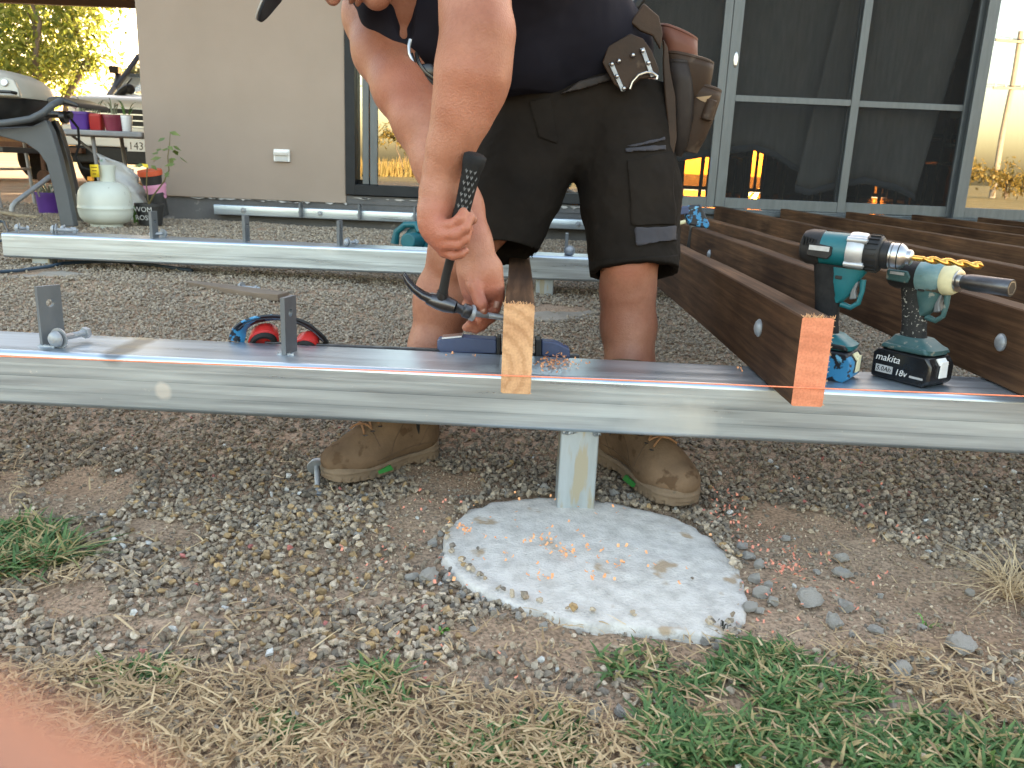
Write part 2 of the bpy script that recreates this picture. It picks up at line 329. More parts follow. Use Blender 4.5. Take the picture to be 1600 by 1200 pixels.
screen_door(2.198, 3.04, zr, WY + .068)
gp = part('door', M['frame'], lambda q: (q.bb(3.0, 3.075, WY - .005, WY + .028, OZ0 + .013, OZ1 - .004), q.bb(4.5, 4.57, WY - .005, WY + .028, OZ0 + .013, OZ1 - .004), q.bb(3.075, 4.5, WY - .003, WY + .026, OZ0 + .013, OZ0 + .085), q.bb(3.075, 4.5, WY - .003, WY + .026, OZ1 - .07, OZ1 - .004)), bevel=.003)
gp['label'] = 'glass sliding door reflecting the bright yard'
part('pane', M['glass'], lambda q: q.bb(3.073, 4.502, WY + .010, WY + .016, OZ0 + .084, OZ1 - .069), gp)
part('wall', M['inside'], lambda q: q.bb(4.575, XR - .24, WY + .02, WY + .2, OZ0 - .02, OZ1))
# weatherproof outlet box on the wall
ob = P(440, 243, WY - .02)
bx = part('outlet_box', M['white_paint'], lambda q: (q.box((ob[0], WY - .012, ob[2]), (.108, .024, .082)), q.prism([(-.054, 0), (.054, 0), (.047, .026), (-.047, .026)], (ob[0], WY - .024, ob[2] + .008), (1, 0, 0), (0, -.5, .86), (0, -.014, -.008))), bevel=.004)
part('socket_shutter', mat('socket_grey', (.5, .5, .48)), lambda q: (q.box((ob[0], WY - .026, ob[2] - .018), (.088, .004, .034)), q.box((ob[0] - .022, WY - .0375, ob[2] + .02), (.03, .004, .012)), q.box((ob[0] + .022, WY - .0375, ob[2] + .02), (.03, .004, .012))), bx, bevel=.0015)

# curtains hang just inside the screens, their hems blown into curves
M['curtain'] = mat('curtain_cloth', (.072, .073, .070), (.10, .10, .096), 14, .95, stretch=(3, 1, .4), bump=.3, bscale=500, dist=.0008, spec=.1)
M['curtain_hem'] = mat('curtain_hem', (.03, .033, .038), (.04, .043, .048), 14, .95)
def curtain(label, left, right, hem, Y, seed):
    """left/right: photograph x of the edges at the top and at the hem; hem: points along the bottom edge"""
    t = thing('curtain', label, 'curtain', tuple(P((left[0] + right[0]) / 2, 200, Y)), group='curtains behind the screen doors')
    hx = np.array([h[0] for h in hem], float); hy = np.array([h[1] for h in hem], float); nu, nv = 60, 26
    def pt(u, v, off=0):
        bot = hem[0][0] + (hem[-1][0] - hem[0][0]) * u; by = np.interp(bot, hx, hy) + off
        B = P(bot, by, Y); top = left[0] + (right[0] - left[0]) * u; T = P(top, -20, Y); T = T + (T - B) * ((2.42 - T[2]) / (T[2] - B[2]))
        q = T + (B - T) * v; fold = .02 * math.sin(u * 21 + seed + .8 * v) * (1 - .5 * v) + .03 * math.sin(u * 5 + seed * 2 + 2 * v) * v
        return (q[0], q[1] + fold, q[2])
    mb = MB(); mb.loft([[pt(u, v) for u in np.linspace(0, 1, nu)] for v in np.linspace(0, 1, nv)], closed=False); mb.build('cloth', M['curtain'], t, world=True, solid=.003)
    mb = MB(); mb.loft([[Vector(pt(u, 1, k)) + Vector((0, -.004, 0)) for u in np.linspace(0, 1, nu)] for k in (-3, 4, 8)], closed=False); mb.build('hem', M['curtain_hem'], t, world=True, solid=.004)
curtain('grey curtain blown up into a high arch above the lit room', (960, 0), (1330, 0), [(960, 252), (1050, 246), (1130, 233), (1180, 228), (1215, 240), (1262, 272)], WY + .24, 1)
curtain('grey curtain hanging in a wide slant across the right screen door', (1318, 0), (1530, 0), [(1240, 292), (1262, 298), (1300, 288), (1350, 279), (1400, 290), (1432, 306)], WY + .18, 4)
curtain('dark curtain bunched beside the glass sliding door', (1560, 0), (1640, 0), [(1505, 345), (1560, 345), (1600, 346)], WY + .3, 2.5)

# dining furniture seen as silhouettes under the curtains
M['dark_wood'] = mat('dark_wood', (.03, .018, .011), (.05, .03, .018), 10, .3, stretch=(1, 1, 8))
def dining_chair(x, y, rz, label):
    t = thing('dining_chair', label, 'chair', (x, y, .362), (0, 0, rz), 'chairs round the dining table')
    for a in (-.19, .19):
        for c in (-.19, .19):
            q = MB(); q.cyl((a, c, 0), (a * .95, c * .95, .44), .018, .022, 8)
            if c > 0: q.cyl((a * .95, c * .95, .44), (a * .95, c * 1.2, .92), .018, .016, 8)
            q.build('leg', M['dark_wood'], t)
    q = MB(); q.box((0, 0, .455), (.43, .43, .03)); q.build('seat', M['dark_wood'], t, bevel=.008)
    q = MB(); q.box((0, .222, .9), (.40, .02, .07)); q.build('backrest', M['dark_wood'], t, bevel=.006); q = MB(); q.box((0, .20, .62), (.36, .018, .04)); q.build('back_slat', M['dark_wood'], t, bevel=.006)
    for k in range(4): q = MB(); q.cyl((-.12 + .08 * k, .2, .64), (-.12 + .08 * k, .222, .87), .008, .008, 6); q.build('back_rail', M['dark_wood'], t)
t = thing('dining_table', 'long dark dining table in the room behind the screens', 'table', (3.5, 9.3, .362))
q = MB(); q.box((0, 0, .73), (2.1, .95, .04)); q.build('tabletop', M['dark_wood'], t, bevel=.006)
for a in (-.95, .95):
    for c in (-.4, .4): q = MB(); q.box((a, c, .355), (.07, .07, .71)); q.build('leg', M['dark_wood'], t, bevel=.004)
for x, y, rz, lb in ((2.75, 8.55, math.pi, 'dark chair at the table front, left end'), (3.5, 8.6, math.pi, 'dark chair at the middle of the table front'), (4.25, 8.5, math.pi - .2, 'dark chair at the table front, right end'),
                     (2.2, 9.4, math.pi / 2, 'dark chair at the left end of the table'), (3.2, 10.1, 0, 'dark chair behind the table, nearest the bright windows')): dining_chair(x, y, rz, lb)
t = thing('floor_lamp', 'thin black floor lamp standing by the right curtain', 'lamp', (3.05, 6.75, .362))
q = MB(); q.lathe([(.14, 0), (.14, .015), (.02, .03)], n=20); q.build('base', M['black_plastic'], t)
q = MB(); q.cyl((0, 0, .02), (0, 0, 1.6), .014); q.build('pole', M['black_plastic'], t)
q = MB(); q.lathe([(.16, 1.5), (.09, 1.75), (.085, 1.75), (.155, 1.5)], n=20); q.build('lamp_shade', M['curtain'], t)

# ------------------------------------------------------------------ carport at the left: roof held by posts
t = thing('carport', 'dark brown carport roof over the parked white vehicle', 'carport', (-5.6, 8.6, .17))
q = MB(); q.bb(-9.5, XL - .51, 6.4, 11.2, 2.50, 2.56); q.build('roof', M['fascia'], t, world=True)
q = MB(); q.bb(-9.5, XL - .51, 11.2, 11.26, 2.34, 2.60); q.build('fascia', M['fascia'], t, world=True); q = MB(); q.bb(-9.5, XL - .51, 6.34, 6.4, 2.40, 2.62); q.build('fascia', M['fascia'], t, world=True)
for x, y in ((-9.3, 6.6), (-9.3, 11.0), (-3.3, 11.0)): q = MB(); q.bb(x - .05, x + .05, y - .05, y + .05, .05, 2.5); q.build('post', M['fascia'], t, world=True)

# ------------------------------------------------------------------ trees: tapered limbs and leaf-sized faces
def leaf_mat(name, c1, c2, trans):
    m, n, b, o = new_mat(name); L = n.links.new
    oi = N(n, 'Attribute', attribute_name='tone'); rp = ramp(n, [(0, c1), (1, c2)]); L(oi.outputs['Fac'], rp.inputs[0]); L(rp.outputs[0], b.inputs['Base Color']); b.inputs['Roughness'].default_value = .55
    tr = N(n, 'BsdfTranslucent'); L(rp.outputs[0], tr.inputs[0]); x = N(n, 'MixShader', i_0=trans); L(b.outputs[0], x.inputs[1]); L(tr.outputs[0], x.inputs[2]); L(x.outputs[0], o.inputs[0]); return m
M['leaf'] = leaf_mat('tree_leaf', (.08, .12, .02), (.32, .33, .07), .65)
M['leaf_gold'] = leaf_mat('dry_leaf', (.10, .09, .02), (.34, .22, .05), .4)
M['bark'] = mat('bark', (.09, .065, .045), (.15, .115, .085), 12, .9, stretch=(1, 1, .2), bump=.6, bscale=30, dist=.01)
def leaves_mesh(C, size, seed, droop=.5, aspect=.38):
    g = np.random.default_rng(seed); n = len(C); d = g.normal(size=(n, 3)); d[:, 2] -= droop; d /= np.linalg.norm(d, axis=1)[:, None]
    s = g.normal(size=(n, 3)); s -= (s * d).sum(1)[:, None] * d; s /= np.linalg.norm(s, axis=1)[:, None]; nn = np.cross(d, s)
    ln = size * g.uniform(.6, 1.3, n)[:, None]; w = ln * aspect
    V = np.stack([C, C + d * ln * .45 + s * w * .5 + nn * w * .12, C + d * ln, C + d * ln * .45 - s * w * .5 + nn * w * .12], 1).reshape(-1, 3)
    F = np.arange(n * 4).reshape(-1, 4); tone = np.repeat(np.clip(g.normal(.45, .25, n), 0, 1), 4); return V, F, tone
def tree(name, label, base, h, blobs, nleaf, size, mt, seed, group=None, stems=3, tr=.09):
    g = np.random.default_rng(seed); t = thing(name, label, name.replace('_', ' '), base, group=group); B = Vector(base)
    q = MB(); tips = []
    for k in range(stems):
        a = 2 * math.pi * k / stems + g.uniform(0, 1); r = .28 * h * g.uniform(.3, 1) * (stems > 1); top = B + Vector((math.cos(a) * r, math.sin(a) * r, h * g.uniform(.6, .8)))
        pts = [B + (top - B) * u + Vector((g.normal() * .03 * h * u, g.normal() * .03 * h * u, 0)) for u in np.linspace(0, 1, 6)]; q.tube(pts, list(np.linspace(tr, tr * .3, 6)), 7); tips += pts[3:]
    for c, r in blobs:
        c = Vector(c); s = min(tips, key=lambda p: (p - c).length); q.tube([s, (s + c) / 2 + Vector((0, 0, -.05 * h)), c], [tr * .35, tr * .22, tr * .08], 5)
    q.build('trunk', M['bark'], t, world=True)
    Cs = []
    vol = sum(r ** 2 for c, r in blobs)
    for c, r in blobs:
        k = int(nleaf * r ** 2 / vol); sub = g.normal(size=(max(6, k // 45), 3)); sub /= np.linalg.norm(sub, axis=1)[:, None]; sub = np.array(c) + sub * r * g.uniform(.35, 1, len(sub))[:, None] * np.array([1, 1, .8])
        Cs.append(sub[g.integers(0, len(sub), k)] + g.normal(size=(k, 3)) * r * .2)
    V, F, tone = leaves_mesh(np.concatenate(Cs), size, seed); V = V - np.array(base)
    arr_mesh('crown', V, F, mt, t, attrs={'tone': ('FLOAT', 'POINT', tone)}); return t
def blobs_at(list_, Y): return [(tuple(P(x, y, Y + dy)), r) for x, y, dy, r in list_]
tb = P(92, 190, 17); tb[2] = .17
tree('leafy_tree', 'backlit leafy tree beyond the barbecue at the far left', tuple(tb), 4.6, blobs_at([(20, 60, 0, 1.0), (70, 50, .5, 1.0), (110, 70, 0, .8), (50, 110, -.4, .8), (-20, 100, 0, 1.1), (95, 115, .6, .65), (125, 40, .3, .7), (-60, 50, .5, 1.3), (140, 95, 0, .35), (60, -10, .3, 1.1), (10, 140, .3, .6), (120, -10, 0, .8)], 17), 9500, .155, M['leaf'], 3)
for i, (x, y, h, s) in enumerate(((-26, 62, 6, 21), (-14.5, 75, 6, 22), (-36, 58, 7, 23))):
    tree('gum_tree', ('far gum tree at the end of the lit paddock', 'far low gum tree behind the parked vehicle', 'tall far gum tree beside the trailer')[i], (x, y, .17), h, [((x + rnd.uniform(-1.8, 1.8), y + rnd.uniform(-1, 1), h * rnd.uniform(.45, .95)), rnd.uniform(.8, 1.6)) for _ in range(9)], 3500, .34, M['leaf'], s, 'gum trees across the paddock', 2, .15)
# the yard behind the photographer, seen in the glass: shrubs, tall dry grass, a power pole
for i in range(12):
    x = -30 + i * 5.0 + rnd.uniform(-1.2, 1.2); y = -27 - rnd.uniform(0, 7); h = rnd.uniform(1.5, 2.9)
    tree('shrub', '%s golden green shrub of the row reflected in the glass' % ('first second third fourth fifth sixth seventh eighth ninth tenth eleventh twelfth thirteenth fourteenth fifteenth'.split()[i]), (x, y, 0), h, [((x + rnd.uniform(-1.3, 1.3), y + rnd.uniform(-.8, .8), h * rnd.uniform(.3, .85)), rnd.uniform(.5, 1.0)) for _ in range(8)], 1500, .22, M['leaf_gold'] if i % 3 else M['leaf'], 40 + i, 'shrubs reflected in the windows', 3, .05)
n_ = 6000; bx_ = NR.uniform(-38, 9, n_); by_ = -22 - NR.uniform(0, 9, n_) ** 1.0
C = np.stack([bx_, by_, np.zeros(n_)], 1); tip = C + np.stack([NR.normal(0, .12, n_), NR.normal(0, .12, n_), NR.uniform(.3, .9, n_)], 1); w = .035
V = np.stack([C - [w, 0, 0], C + [w, 0, 0], tip], 1).reshape(-1, 3)
g_ = arr_mesh('dry_grass', V, np.arange(n_ * 3).reshape(-1, 3), M['leaf_gold'], attrs={'tone': ('FLOAT', 'POINT', np.repeat(NR.uniform(.2, 1, n_), 3))}); g_['kind'] = 'stuff'; g_['label'] = 'tall dry grass in front of the reflected shrubs'
M['pole_wood'] = mat('pole_wood', (.22, .19, .15), (.3, .26, .21), 4, .85)
for i, (vx, vt) in enumerate(((1560, 50),)):
    pb = P(vx, 250, 46); px_ = float(pb[0]); py_ = 2 * WY - 46
    t = thing('power_pole', 'power pole with two crossarms reflected in the glass door', 'power pole', (px_, py_, 0))
    q = MB(); q.cyl((0, 0, 0), (0, 0, 8.4), .16, .12, 10); q.build('pole', M['pole_wood'], t)
    for z, w in ((7.9, 2.6), (5.6, 2.2)):
        q = MB(); q.box((0, .16, z), (w, .1, .12)); c = q.build('crossarm', M['pole_wood'], t)
        for a in (-.45, -.2, .2, .45): q = MB(); q.lathe([(.03, 0), (.06, .05), (.04, .09), (.06, .13), (0, .17)], (a * w, .16, z + .06), n=8); q.build('insulator', M['white_paint'], c)
    for z, w in ((8.08, 2.6), (5.78, 2.2)):
        for a in (-.45, .45): q = MB(); q.tube([(a * w + u * 80, .16, z - 1.6 * (1 - (abs(u) * 2 - 1) ** 2) * .9) for u in np.linspace(-1, 1, 17)], .012, 4); q.build('wire', M['rubber'], t)
# ------------------------------------------------------------------ galvanised steel: beams, posts, footings, ledger
def galv_mat(name, patches=(), scribble=None, weldz=None):
    """galvanised sheet with rolled streaks along x; patches are (x, z, radius, tint) of cold-galv spray or grey paint"""
    m, n, b, o = new_mat(name); L = n.links.new; tc = N(n, 'TexCoord'); mp = N(n, 'Mapping'); mp.inputs['Scale'].default_value = (.35, 6, 6); L(tc.outputs['Object'], mp.inputs[0])
    n1 = N(n, 'TexNoise', i_Scale=7, i_Detail=7, i_Roughness=.62); L(mp.outputs[0], n1.inputs['Vector'])
    r1 = ramp(n, [(.28, (.33, .385, .435)), (.45, (.455, .525, .59)), (.58, (.515, .59, .655)), (.75, (.60, .68, .74))]); L(n1.outputs[0], r1.inputs[0]); col = r1.outputs[0]
    # drawn die lines: narrow dark streaks, broken along their length
    m2 = N(n, 'Mapping'); m2.inputs['Scale'].default_value = (.02, 1, 1); L(tc.outputs['Object'], m2.inputs[0])
    sx = N(n, 'SeparateXYZ'); L(tc.outputs['Object'], sx.inputs[0])
    n2 = N(n, 'TexNoise', noise_dimensions='1D', i_Scale=75, i_Detail=5, i_Roughness=.75); L(sx.outputs['Z'], n2.inputs['W'])
    r2 = ramp(n, [(.31, (.42, .44, .46)), (.385, (.84, .85, .86)), (.5, (1, 1, 1)), (.66, (1.0, 1.0, 1.0)), (.74, (1.12, 1.12, 1.11))]); L(n2.outputs[0], r2.inputs[0])
    x2 = N(n, 'Mix', data_type='RGBA', blend_type='MULTIPLY'); n5 = N(n, 'TexNoise', i_Scale=5, i_Detail=6); L(tc.outputs['Object'], n5.inputs['Vector']); mr5 = N(n, 'MapRange', i_1=.3, i_2=.5, i_3=.55, i_4=1); L(n5.outputs[0], mr5.inputs[0]); L(mr5.outputs[0], x2.inputs[0])
    L(col, x2.inputs[6]); L(r2.outputs[0], x2.inputs[7]); col = x2.outputs[2]
    metal = None
    for (px, pz, r, tint, sof) in patches:
        d = N(n, 'VectorMath', operation='DISTANCE'); q = N(n, 'CombineXYZ'); L(sx.outputs['X'], q.inputs[0]); L(sx.outputs['Z'], q.inputs[2]); L(q.outputs[0], d.inputs[0]); d.inputs[1].default_value = (px, 0, pz)
        wob = N(n, 'TexNoise', i_Scale=22, i_Detail=4); L(tc.outputs['Object'], wob.inputs['Vector']); ad = N(n, 'Math', operation='MULTIPLY_ADD', i_1=r * .9, i_2=-r * .45); L(wob.outputs[0], ad.inputs[0]); a2 = N(n, 'Math', operation='ADD'); L(d.outputs['Value'], a2.inputs[0]); L(ad.outputs[0], a2.inputs[1])
        mr = N(n, 'MapRange', i_1=r, i_2=r * sof, i_3=0, i_4=.9); L(a2.outputs[0], mr.inputs[0]); x = N(n, 'Mix', data_type='RGBA'); L(mr.outputs[0], x.inputs[0]); L(col, x.inputs[6]); x.inputs[7].default_value = (*tint, 1); col = x.outputs[2]
    # pale scuffs
    n6 = N(n, 'TexNoise', i_Scale=38, i_Detail=8, i_Roughness=.8); L(tc.outputs['Object'], n6.inputs['Vector']); r6 = ramp(n, [(.655, (0, 0, 0)), (.69, (.7, .7, .7))]); L(n6.outputs[0], r6.inputs[0]); x6 = N(n, 'Mix', data_type='RGBA'); L(r6.outputs[0], x6.inputs[0]); L(col, x6.inputs[6]); x6.inputs[7].default_value = (.78, .8, .8, 1); col = x6.outputs[2]
    L(col, b.inputs['Base Color']); b.inputs['Metallic'].default_value = .82
    mr7 = N(n, 'MapRange', i_1=.3, i_2=.7, i_3=.26, i_4=.40); L(n1.outputs[0], mr7.inputs[0]); L(mr7.outputs[0], b.inputs['Roughness'])
    hb = N(n, 'Bump', i_Strength=.12, i_Distance=.0015); L(n2.outputs[0], hb.inputs['Height']); L(hb.outputs[0], b.inputs['Normal']); return m
GREYP = (.16, .175, .185); BLUEP = (.62, .68, .73)
FBX0, FBX1, FBY0, FBY1, FBZ0, FBZ1 = -1.9, 2.6, 1.420, 1.583, .1635, .266
galvF = galv_mat('galvanised_front', [(.155, .185, .10, BLUEP, .2), (.20, .20, .05, (.70, .75, .78), .2), (-.84, .27, .03, GREYP, .5), (-.75, .205, .018, (.75, .77, .78), .6)])
galvB = galv_mat('galvanised_back', [(-1.63, .27, .035, GREYP, .7), (-1.12, .25, .045, GREYP, .7), (-1.04, .26, .03, GREYP, .7), (-.71, .25, .04, GREYP, .7), (-2.11, .22, .05, GREYP, .7), (.12, .20, .08, BLUEP, .3)])
galvP = galv_mat('galvanised_post', [(.1, .14, .05, (.60, .65, .70), .4)])
M['galv_post'] = mat('post_zinc', (.40, .45, .48), (.30, .33, .34), 10, .45, .5, stretch=(3, 3, .5), bump=.15, bscale=50, spots=((.36, .33, .25), 16, .52), dist=.001)
M['weld'] = mat('weld_bead', (.35, .38, .40), (.22, .24, .26), 60, .5, .5, bump=.8, bscale=90, dist=.003)
M['grey_steel'] = mat('grey_painted_steel', (.105, .115, .125), (.16, .17, .18), 18, .5, .4, stretch=(1, 1, .4), bump=.2, bscale=90, dist=.0008)
def rhs(x0, x1, y0, y1, z0, z1, r=.010, wall=.006, yaw=0):
    """rectangular hollow section along x, round corners, open ends"""
    def loop(i):
        pts = []
        for cx, cz, a0 in ((y1 - r, z1 - r, 0), (y0 + r, z1 - r, 90), (y0 + r, z0 + r, 180), (y1 - r, z0 + r, 270)):
            for k in range(5): a = R_(a0 + 22.5 * k); pts.append((cx + (r - i) * math.cos(a), cz + (r - i) * math.sin(a)))
        return pts
    A = loop(0); B = loop(wall); q = MB()
    xs = [x0] + list(np.linspace(x0, x1, 9)) + [x1]; rr = [[(x, a + yaw * x, c) for a, c in (B if i in (0, len(xs) - 1) else A)] for i, x in enumerate(xs)]; q.loft(rr + [rr[0]]); return q
def wnorm(o):
    q = o.modifiers.new('wn', 'WEIGHTED_NORMAL'); q.weight = 100; q.keep_sharp = True; return o
def weld(pts, r, parent):
    q = MB(); P_ = []
    for a, c in zip(pts[:-1], pts[1:]):
        for u in np.linspace(0, 1, 14, endpoint=False): P_.append(Vector(a) + (Vector(c) - Vector(a)) * u)
    P_.append(Vector(pts[-1])); q.tube(P_, [r * rnd.uniform(.7, 1.25) for _ in P_], 6); return q.build('weld_bead', M['weld'], parent, world=True)
def cleat(parent, x, y, z0, h=.108, w=.04, th=.010, hole=.07, yaw=0):
    """upright flat steel bracket with one bolt hole, welded on; its flat faces look along x"""
    q = MB(); n = 16; out = [(-w / 2, 0), (w / 2, 0), (w / 2, h), (-w / 2, h)]
    ring = [(.0075 * math.cos(2 * math.pi * k / n), hole + .0075 * math.sin(2 * math.pi * k / n)) for k in range(n)]
    sq = []
    for k in range(n):
        a = 2 * math.pi * k / n; c, s = math.cos(a), math.sin(a); t = min((w / 2) / abs(c) if abs(c) > 1e-6 else 9, ((h - hole) if s > 0 else hole) / abs(s) if abs(s) > 1e-6 else 9); sq.append((t * c, hole + t * s))
    R2 = Matrix.Rotation(yaw, 3, 'Z')
    def pt(s, a): v = R2 @ Vector((s, a[0], 0)); return (x + v[0], y + v[1], z0 + a[1])
    # order corners in by duplicating the square ring's extreme points
    sq2 = []
    for a in sq: sq2.append(a)
    for c in out:
        k = min(range(n), key=lambda i: abs(math.atan2(sq[i][1] - hole, sq[i][0]) - math.atan2(c[1] - hole, c[0]))); sq2[k] = c
    q.loft([[pt(-th / 2, a) for a in ring], [pt(-th / 2, a) for a in sq2], [pt(th / 2, a) for a in sq2], [pt(th / 2, a) for a in ring], [pt(-th / 2, a) for a in ring]])
    return q.build('bracket', M['grey_steel'], parent, world=True, smooth=30)

fb = thing('steel_beam', 'long galvanised steel beam nearest the camera, welded to one short post', 'beam', (.125, 1.5, .0))
wnorm(rhs(FBX0, FBX1, FBY0, FBY1, FBZ0, FBZ1, yaw=-.024).build('beam', galvF, fb, world=True, smooth=50))
q = MB(); q.bb(.092, .162, 1.435, 1.505, -.03, FBZ0); q.build('post', M['galv_post'], fb, world=True, bevel=.004, seg=2)
weld([(.090, 1.436, .165), (.164, 1.436, .165)], .004, fb); weld([(.093, 1.432, .163), (.106, 1.431, .160), (.12, 1.432, .165)], .005, fb); weld([(.15, 1.431, .160), (.163, 1.432, .162)], .006, fb)
for x, h in ((-.852, .112), (-.418, .108)):
    y = 1.50 if x < -.6 else 1.515
    cleat(fb, x, y, FBZ1 - .002, h, .042 if x < -.6 else .045, .009, h * .72, R_(-34) if x < -.6 else R_(-12))
    c, s = math.cos(R_(35)), math.sin(R_(35)); weld([(x - .02 * s - .006, y - .02 * c, FBZ1), (x + .024 * s, y - .018, FBZ1)], .004, fb)
bb = thing('steel_beam', 'galvanised steel beam further back, running behind the man on short posts', 'beam', (-.9, 3.55, .1))
wnorm(rhs(-2.135, 3.6, 3.46, 3.62, .168, .268).build('beam', galvB, bb, world=True, smooth=50))
for x in (-2.0, .12, 2.3):
    q = MB(); q.bb(x - .038, x + .038, 3.49, 3.565, .04, .168); q.build('post', M['galv_post'], bb, world=True, bevel=.006)
for px, py, top in ((241, 366, 334), (385, 376, 340), (531, 382, 348), (884, 402, 368)):
    bpos = P(px, py, 3.53); tp = P(px, top, 3.53); cleat(bb, float(bpos[0]), 3.53, .266, float(tp[2]) - .266 + .01, .05, .012, .07, R_(-4))
# concrete footings the posts stand in
M['concrete'] = mat('concrete', (.57, .535, .49), (.37, .345, .31), 34, .95, bump=1.0, bscale=210, spots=((.36, .27, .18), 13, .62), dist=.003, detail=12, lo=.42, hi=.72)
M['concrete_dusty'] = mat('concrete_dusty', (.30, .26, .21), (.22, .19, .15), 8, .95, bump=.6, bscale=60)
def footing(label, poly, z, mt, seed):
    g = np.random.default_rng(seed); q = np.array([PZ(a, c, z) for a, c in poly])[:, :2]; c = q.mean(0)
    # smooth closed outline, then jitter the rim
    ang = np.arctan2(q[:, 1] - c[1], q[:, 0] - c[0]); rad = np.hypot(q[:, 1] - c[1], q[:, 0] - c[0]); k = np.argsort(ang); ang = ang[k]; rad = rad[k]
    A = np.linspace(-math.pi, math.pi, 140, endpoint=False); Rr = np.interp(A, np.r_[ang[-1] - 2 * math.pi, ang, ang[0] + 2 * math.pi], np.r_[rad[-1], rad, rad[0]])
    for _ in range(3): Rr = (np.roll(Rr, 1) + Rr * 2 + np.roll(Rr, -1)) / 4
    jit = np.convolve(np.r_[g.normal(0, .006, 140)] , np.ones(3) / 3, 'same'); Rr = Rr + jit
    t = thing('concrete_footing', label, 'footing', (float(c[0]), float(c[1]), z)); rows = []
    for f, dz in ((1.03, -.06), (1.015, -.012), (1.0, -.003), (.985, .0005)): rows.append((f, dz))
    for f in np.linspace(.95, .05, 30): rows.append((f, 0))
    V = []
    for f, dz in rows:
        x = np.cos(A) * Rr * f; y = np.sin(A) * Rr * f; zz = dz + .004 * (vnoise(x + 5, y + 5, 9, 3) - .5) + .003 * (vnoise(x + 5, y + 5, 40, 4) - .5) + .006 * (1 - f) ; V.append(np.stack([x, y, zz + 0 * x], 1))
    m_ = MB(); m_.loft([list(map(tuple, r)) for r in V], caps=True); m_.build('slab', mt, t, smooth=60); return c
PADPX = [(692, 852), (700, 825), (725, 800), (770, 784), (850, 777), (940, 783), (1000, 795), (1060, 812), (1110, 838), (1142, 868), (1160, 905), (1168, 945), (1150, 985), (1120, 992), (1050, 985), (960, 977), (900, 970), (830, 955), (770, 935), (735, 913), (705, 885)]
footing('big round pale concrete footing in the foreground under the front post', PADPX, .010, M['concrete'], 1)
footing('small dusty concrete footing at the far left end of the rear beam', [(20, 425), (72, 421), (125, 423), (132, 429), (100, 434), (40, 435), (10, 430)], .121, M['concrete_dusty'], 2)
footing('dusty concrete footing behind the man under the rear beam', [(800, 487), (855, 474), (915, 480), (935, 490), (900, 497), (840, 499)], .083, M['concrete_dusty'], 3)

# ledger fixed along the plinth
lg = thing('wall_ledger', 'galvanised steel ledger bolted low along the house wall', 'ledger', (-.2, 5.87, .25))
galvL = galv_mat('galvanised_ledger', [(-1.93, .25, .05, GREYP, .7), (-1.43, .245, .06, GREYP, .7), (-1.24, .245, .05, GREYP, .7), (-1.6, .24, .035, GREYP, .7), (.32, .25, .05, GREYP, .7)])
rhs(-2.105, 6.6, 5.835, 5.91, .215, .283, .006, .004).build('bar', galvL, lg, world=True)
for px in (380, 470, 500, 562, 648, 905):
    p_ = P(px, 326, 5.83); q = MB(); q.lathe([(.022, 0), (.022, .003), (.012, .0032), (.012, .012), (.008, .016), (0, .017)], (float(p_[0]), 5.836, .25), (0, -1, 0), 6 if px % 3 else 12); q.build('bolt', M['zinc'], lg, world=True)
for px in (470, 562, 648): 
    p_ = P(px, 326, 5.8); cleat(lg, float(p_[0]), 5.80, .225, .10, .07, .012, .07)

# ------------------------------------------------------------------ hardwood joists
def timber_mat(name, face, dark, wear, endc=None):
    m, n, b, o = new_mat(name); L = n.links.new; tc = N(n, 'TexCoord'); oi = N(n, 'ObjectInfo'); va = N(n, 'VectorMath', operation='ADD'); L(tc.outputs['Object'], va.inputs[0]); L(oi.outputs['Random'], va.inputs[1])
    mp = N(n, 'Mapping'); mp.inputs['Scale'].default_value = (14, .55, 14); L(va.outputs[0], mp.inputs[0])
    n1 = N(n, 'TexNoise', i_Scale=5, i_Detail=9, i_Roughness=.7, i_Distortion=.6); L(mp.outputs[0], n1.inputs['Vector']); r1 = ramp(n, [(.3, dark), (.5, face), (.72, wear)]); L(n1.outputs[0], r1.inputs[0])
    n2 = N(n, 'TexNoise', i_Scale=3.2, i_Detail=5); L(va.outputs[0], n2.inputs['Vector']); r2 = ramp(n, [(.35, (.55, .5, .47)), (.55, (1, 1, 1)), (.72, (1.5, 1.4, 1.3))]); L(n2.outputs[0], r2.inputs[0])
    x = N(n, 'Mix', data_type='RGBA', blend_type='MULTIPLY'); x.inputs[0].default_value = 1; L(r1.outputs[0], x.inputs[6]); L(r2.outputs[0], x.inputs[7]); L(x.outputs[2], b.inputs['Base Color'])
    b.inputs['Roughness'].default_value = .72; b.inputs['Specular IOR Level'].default_value = .2; bu = N(n, 'Bump', i_Strength=.35, i_Distance=.0015); L(n1.outputs[0], bu.inputs['Height']); L(bu.outputs[0], b.inputs['Normal']); return m
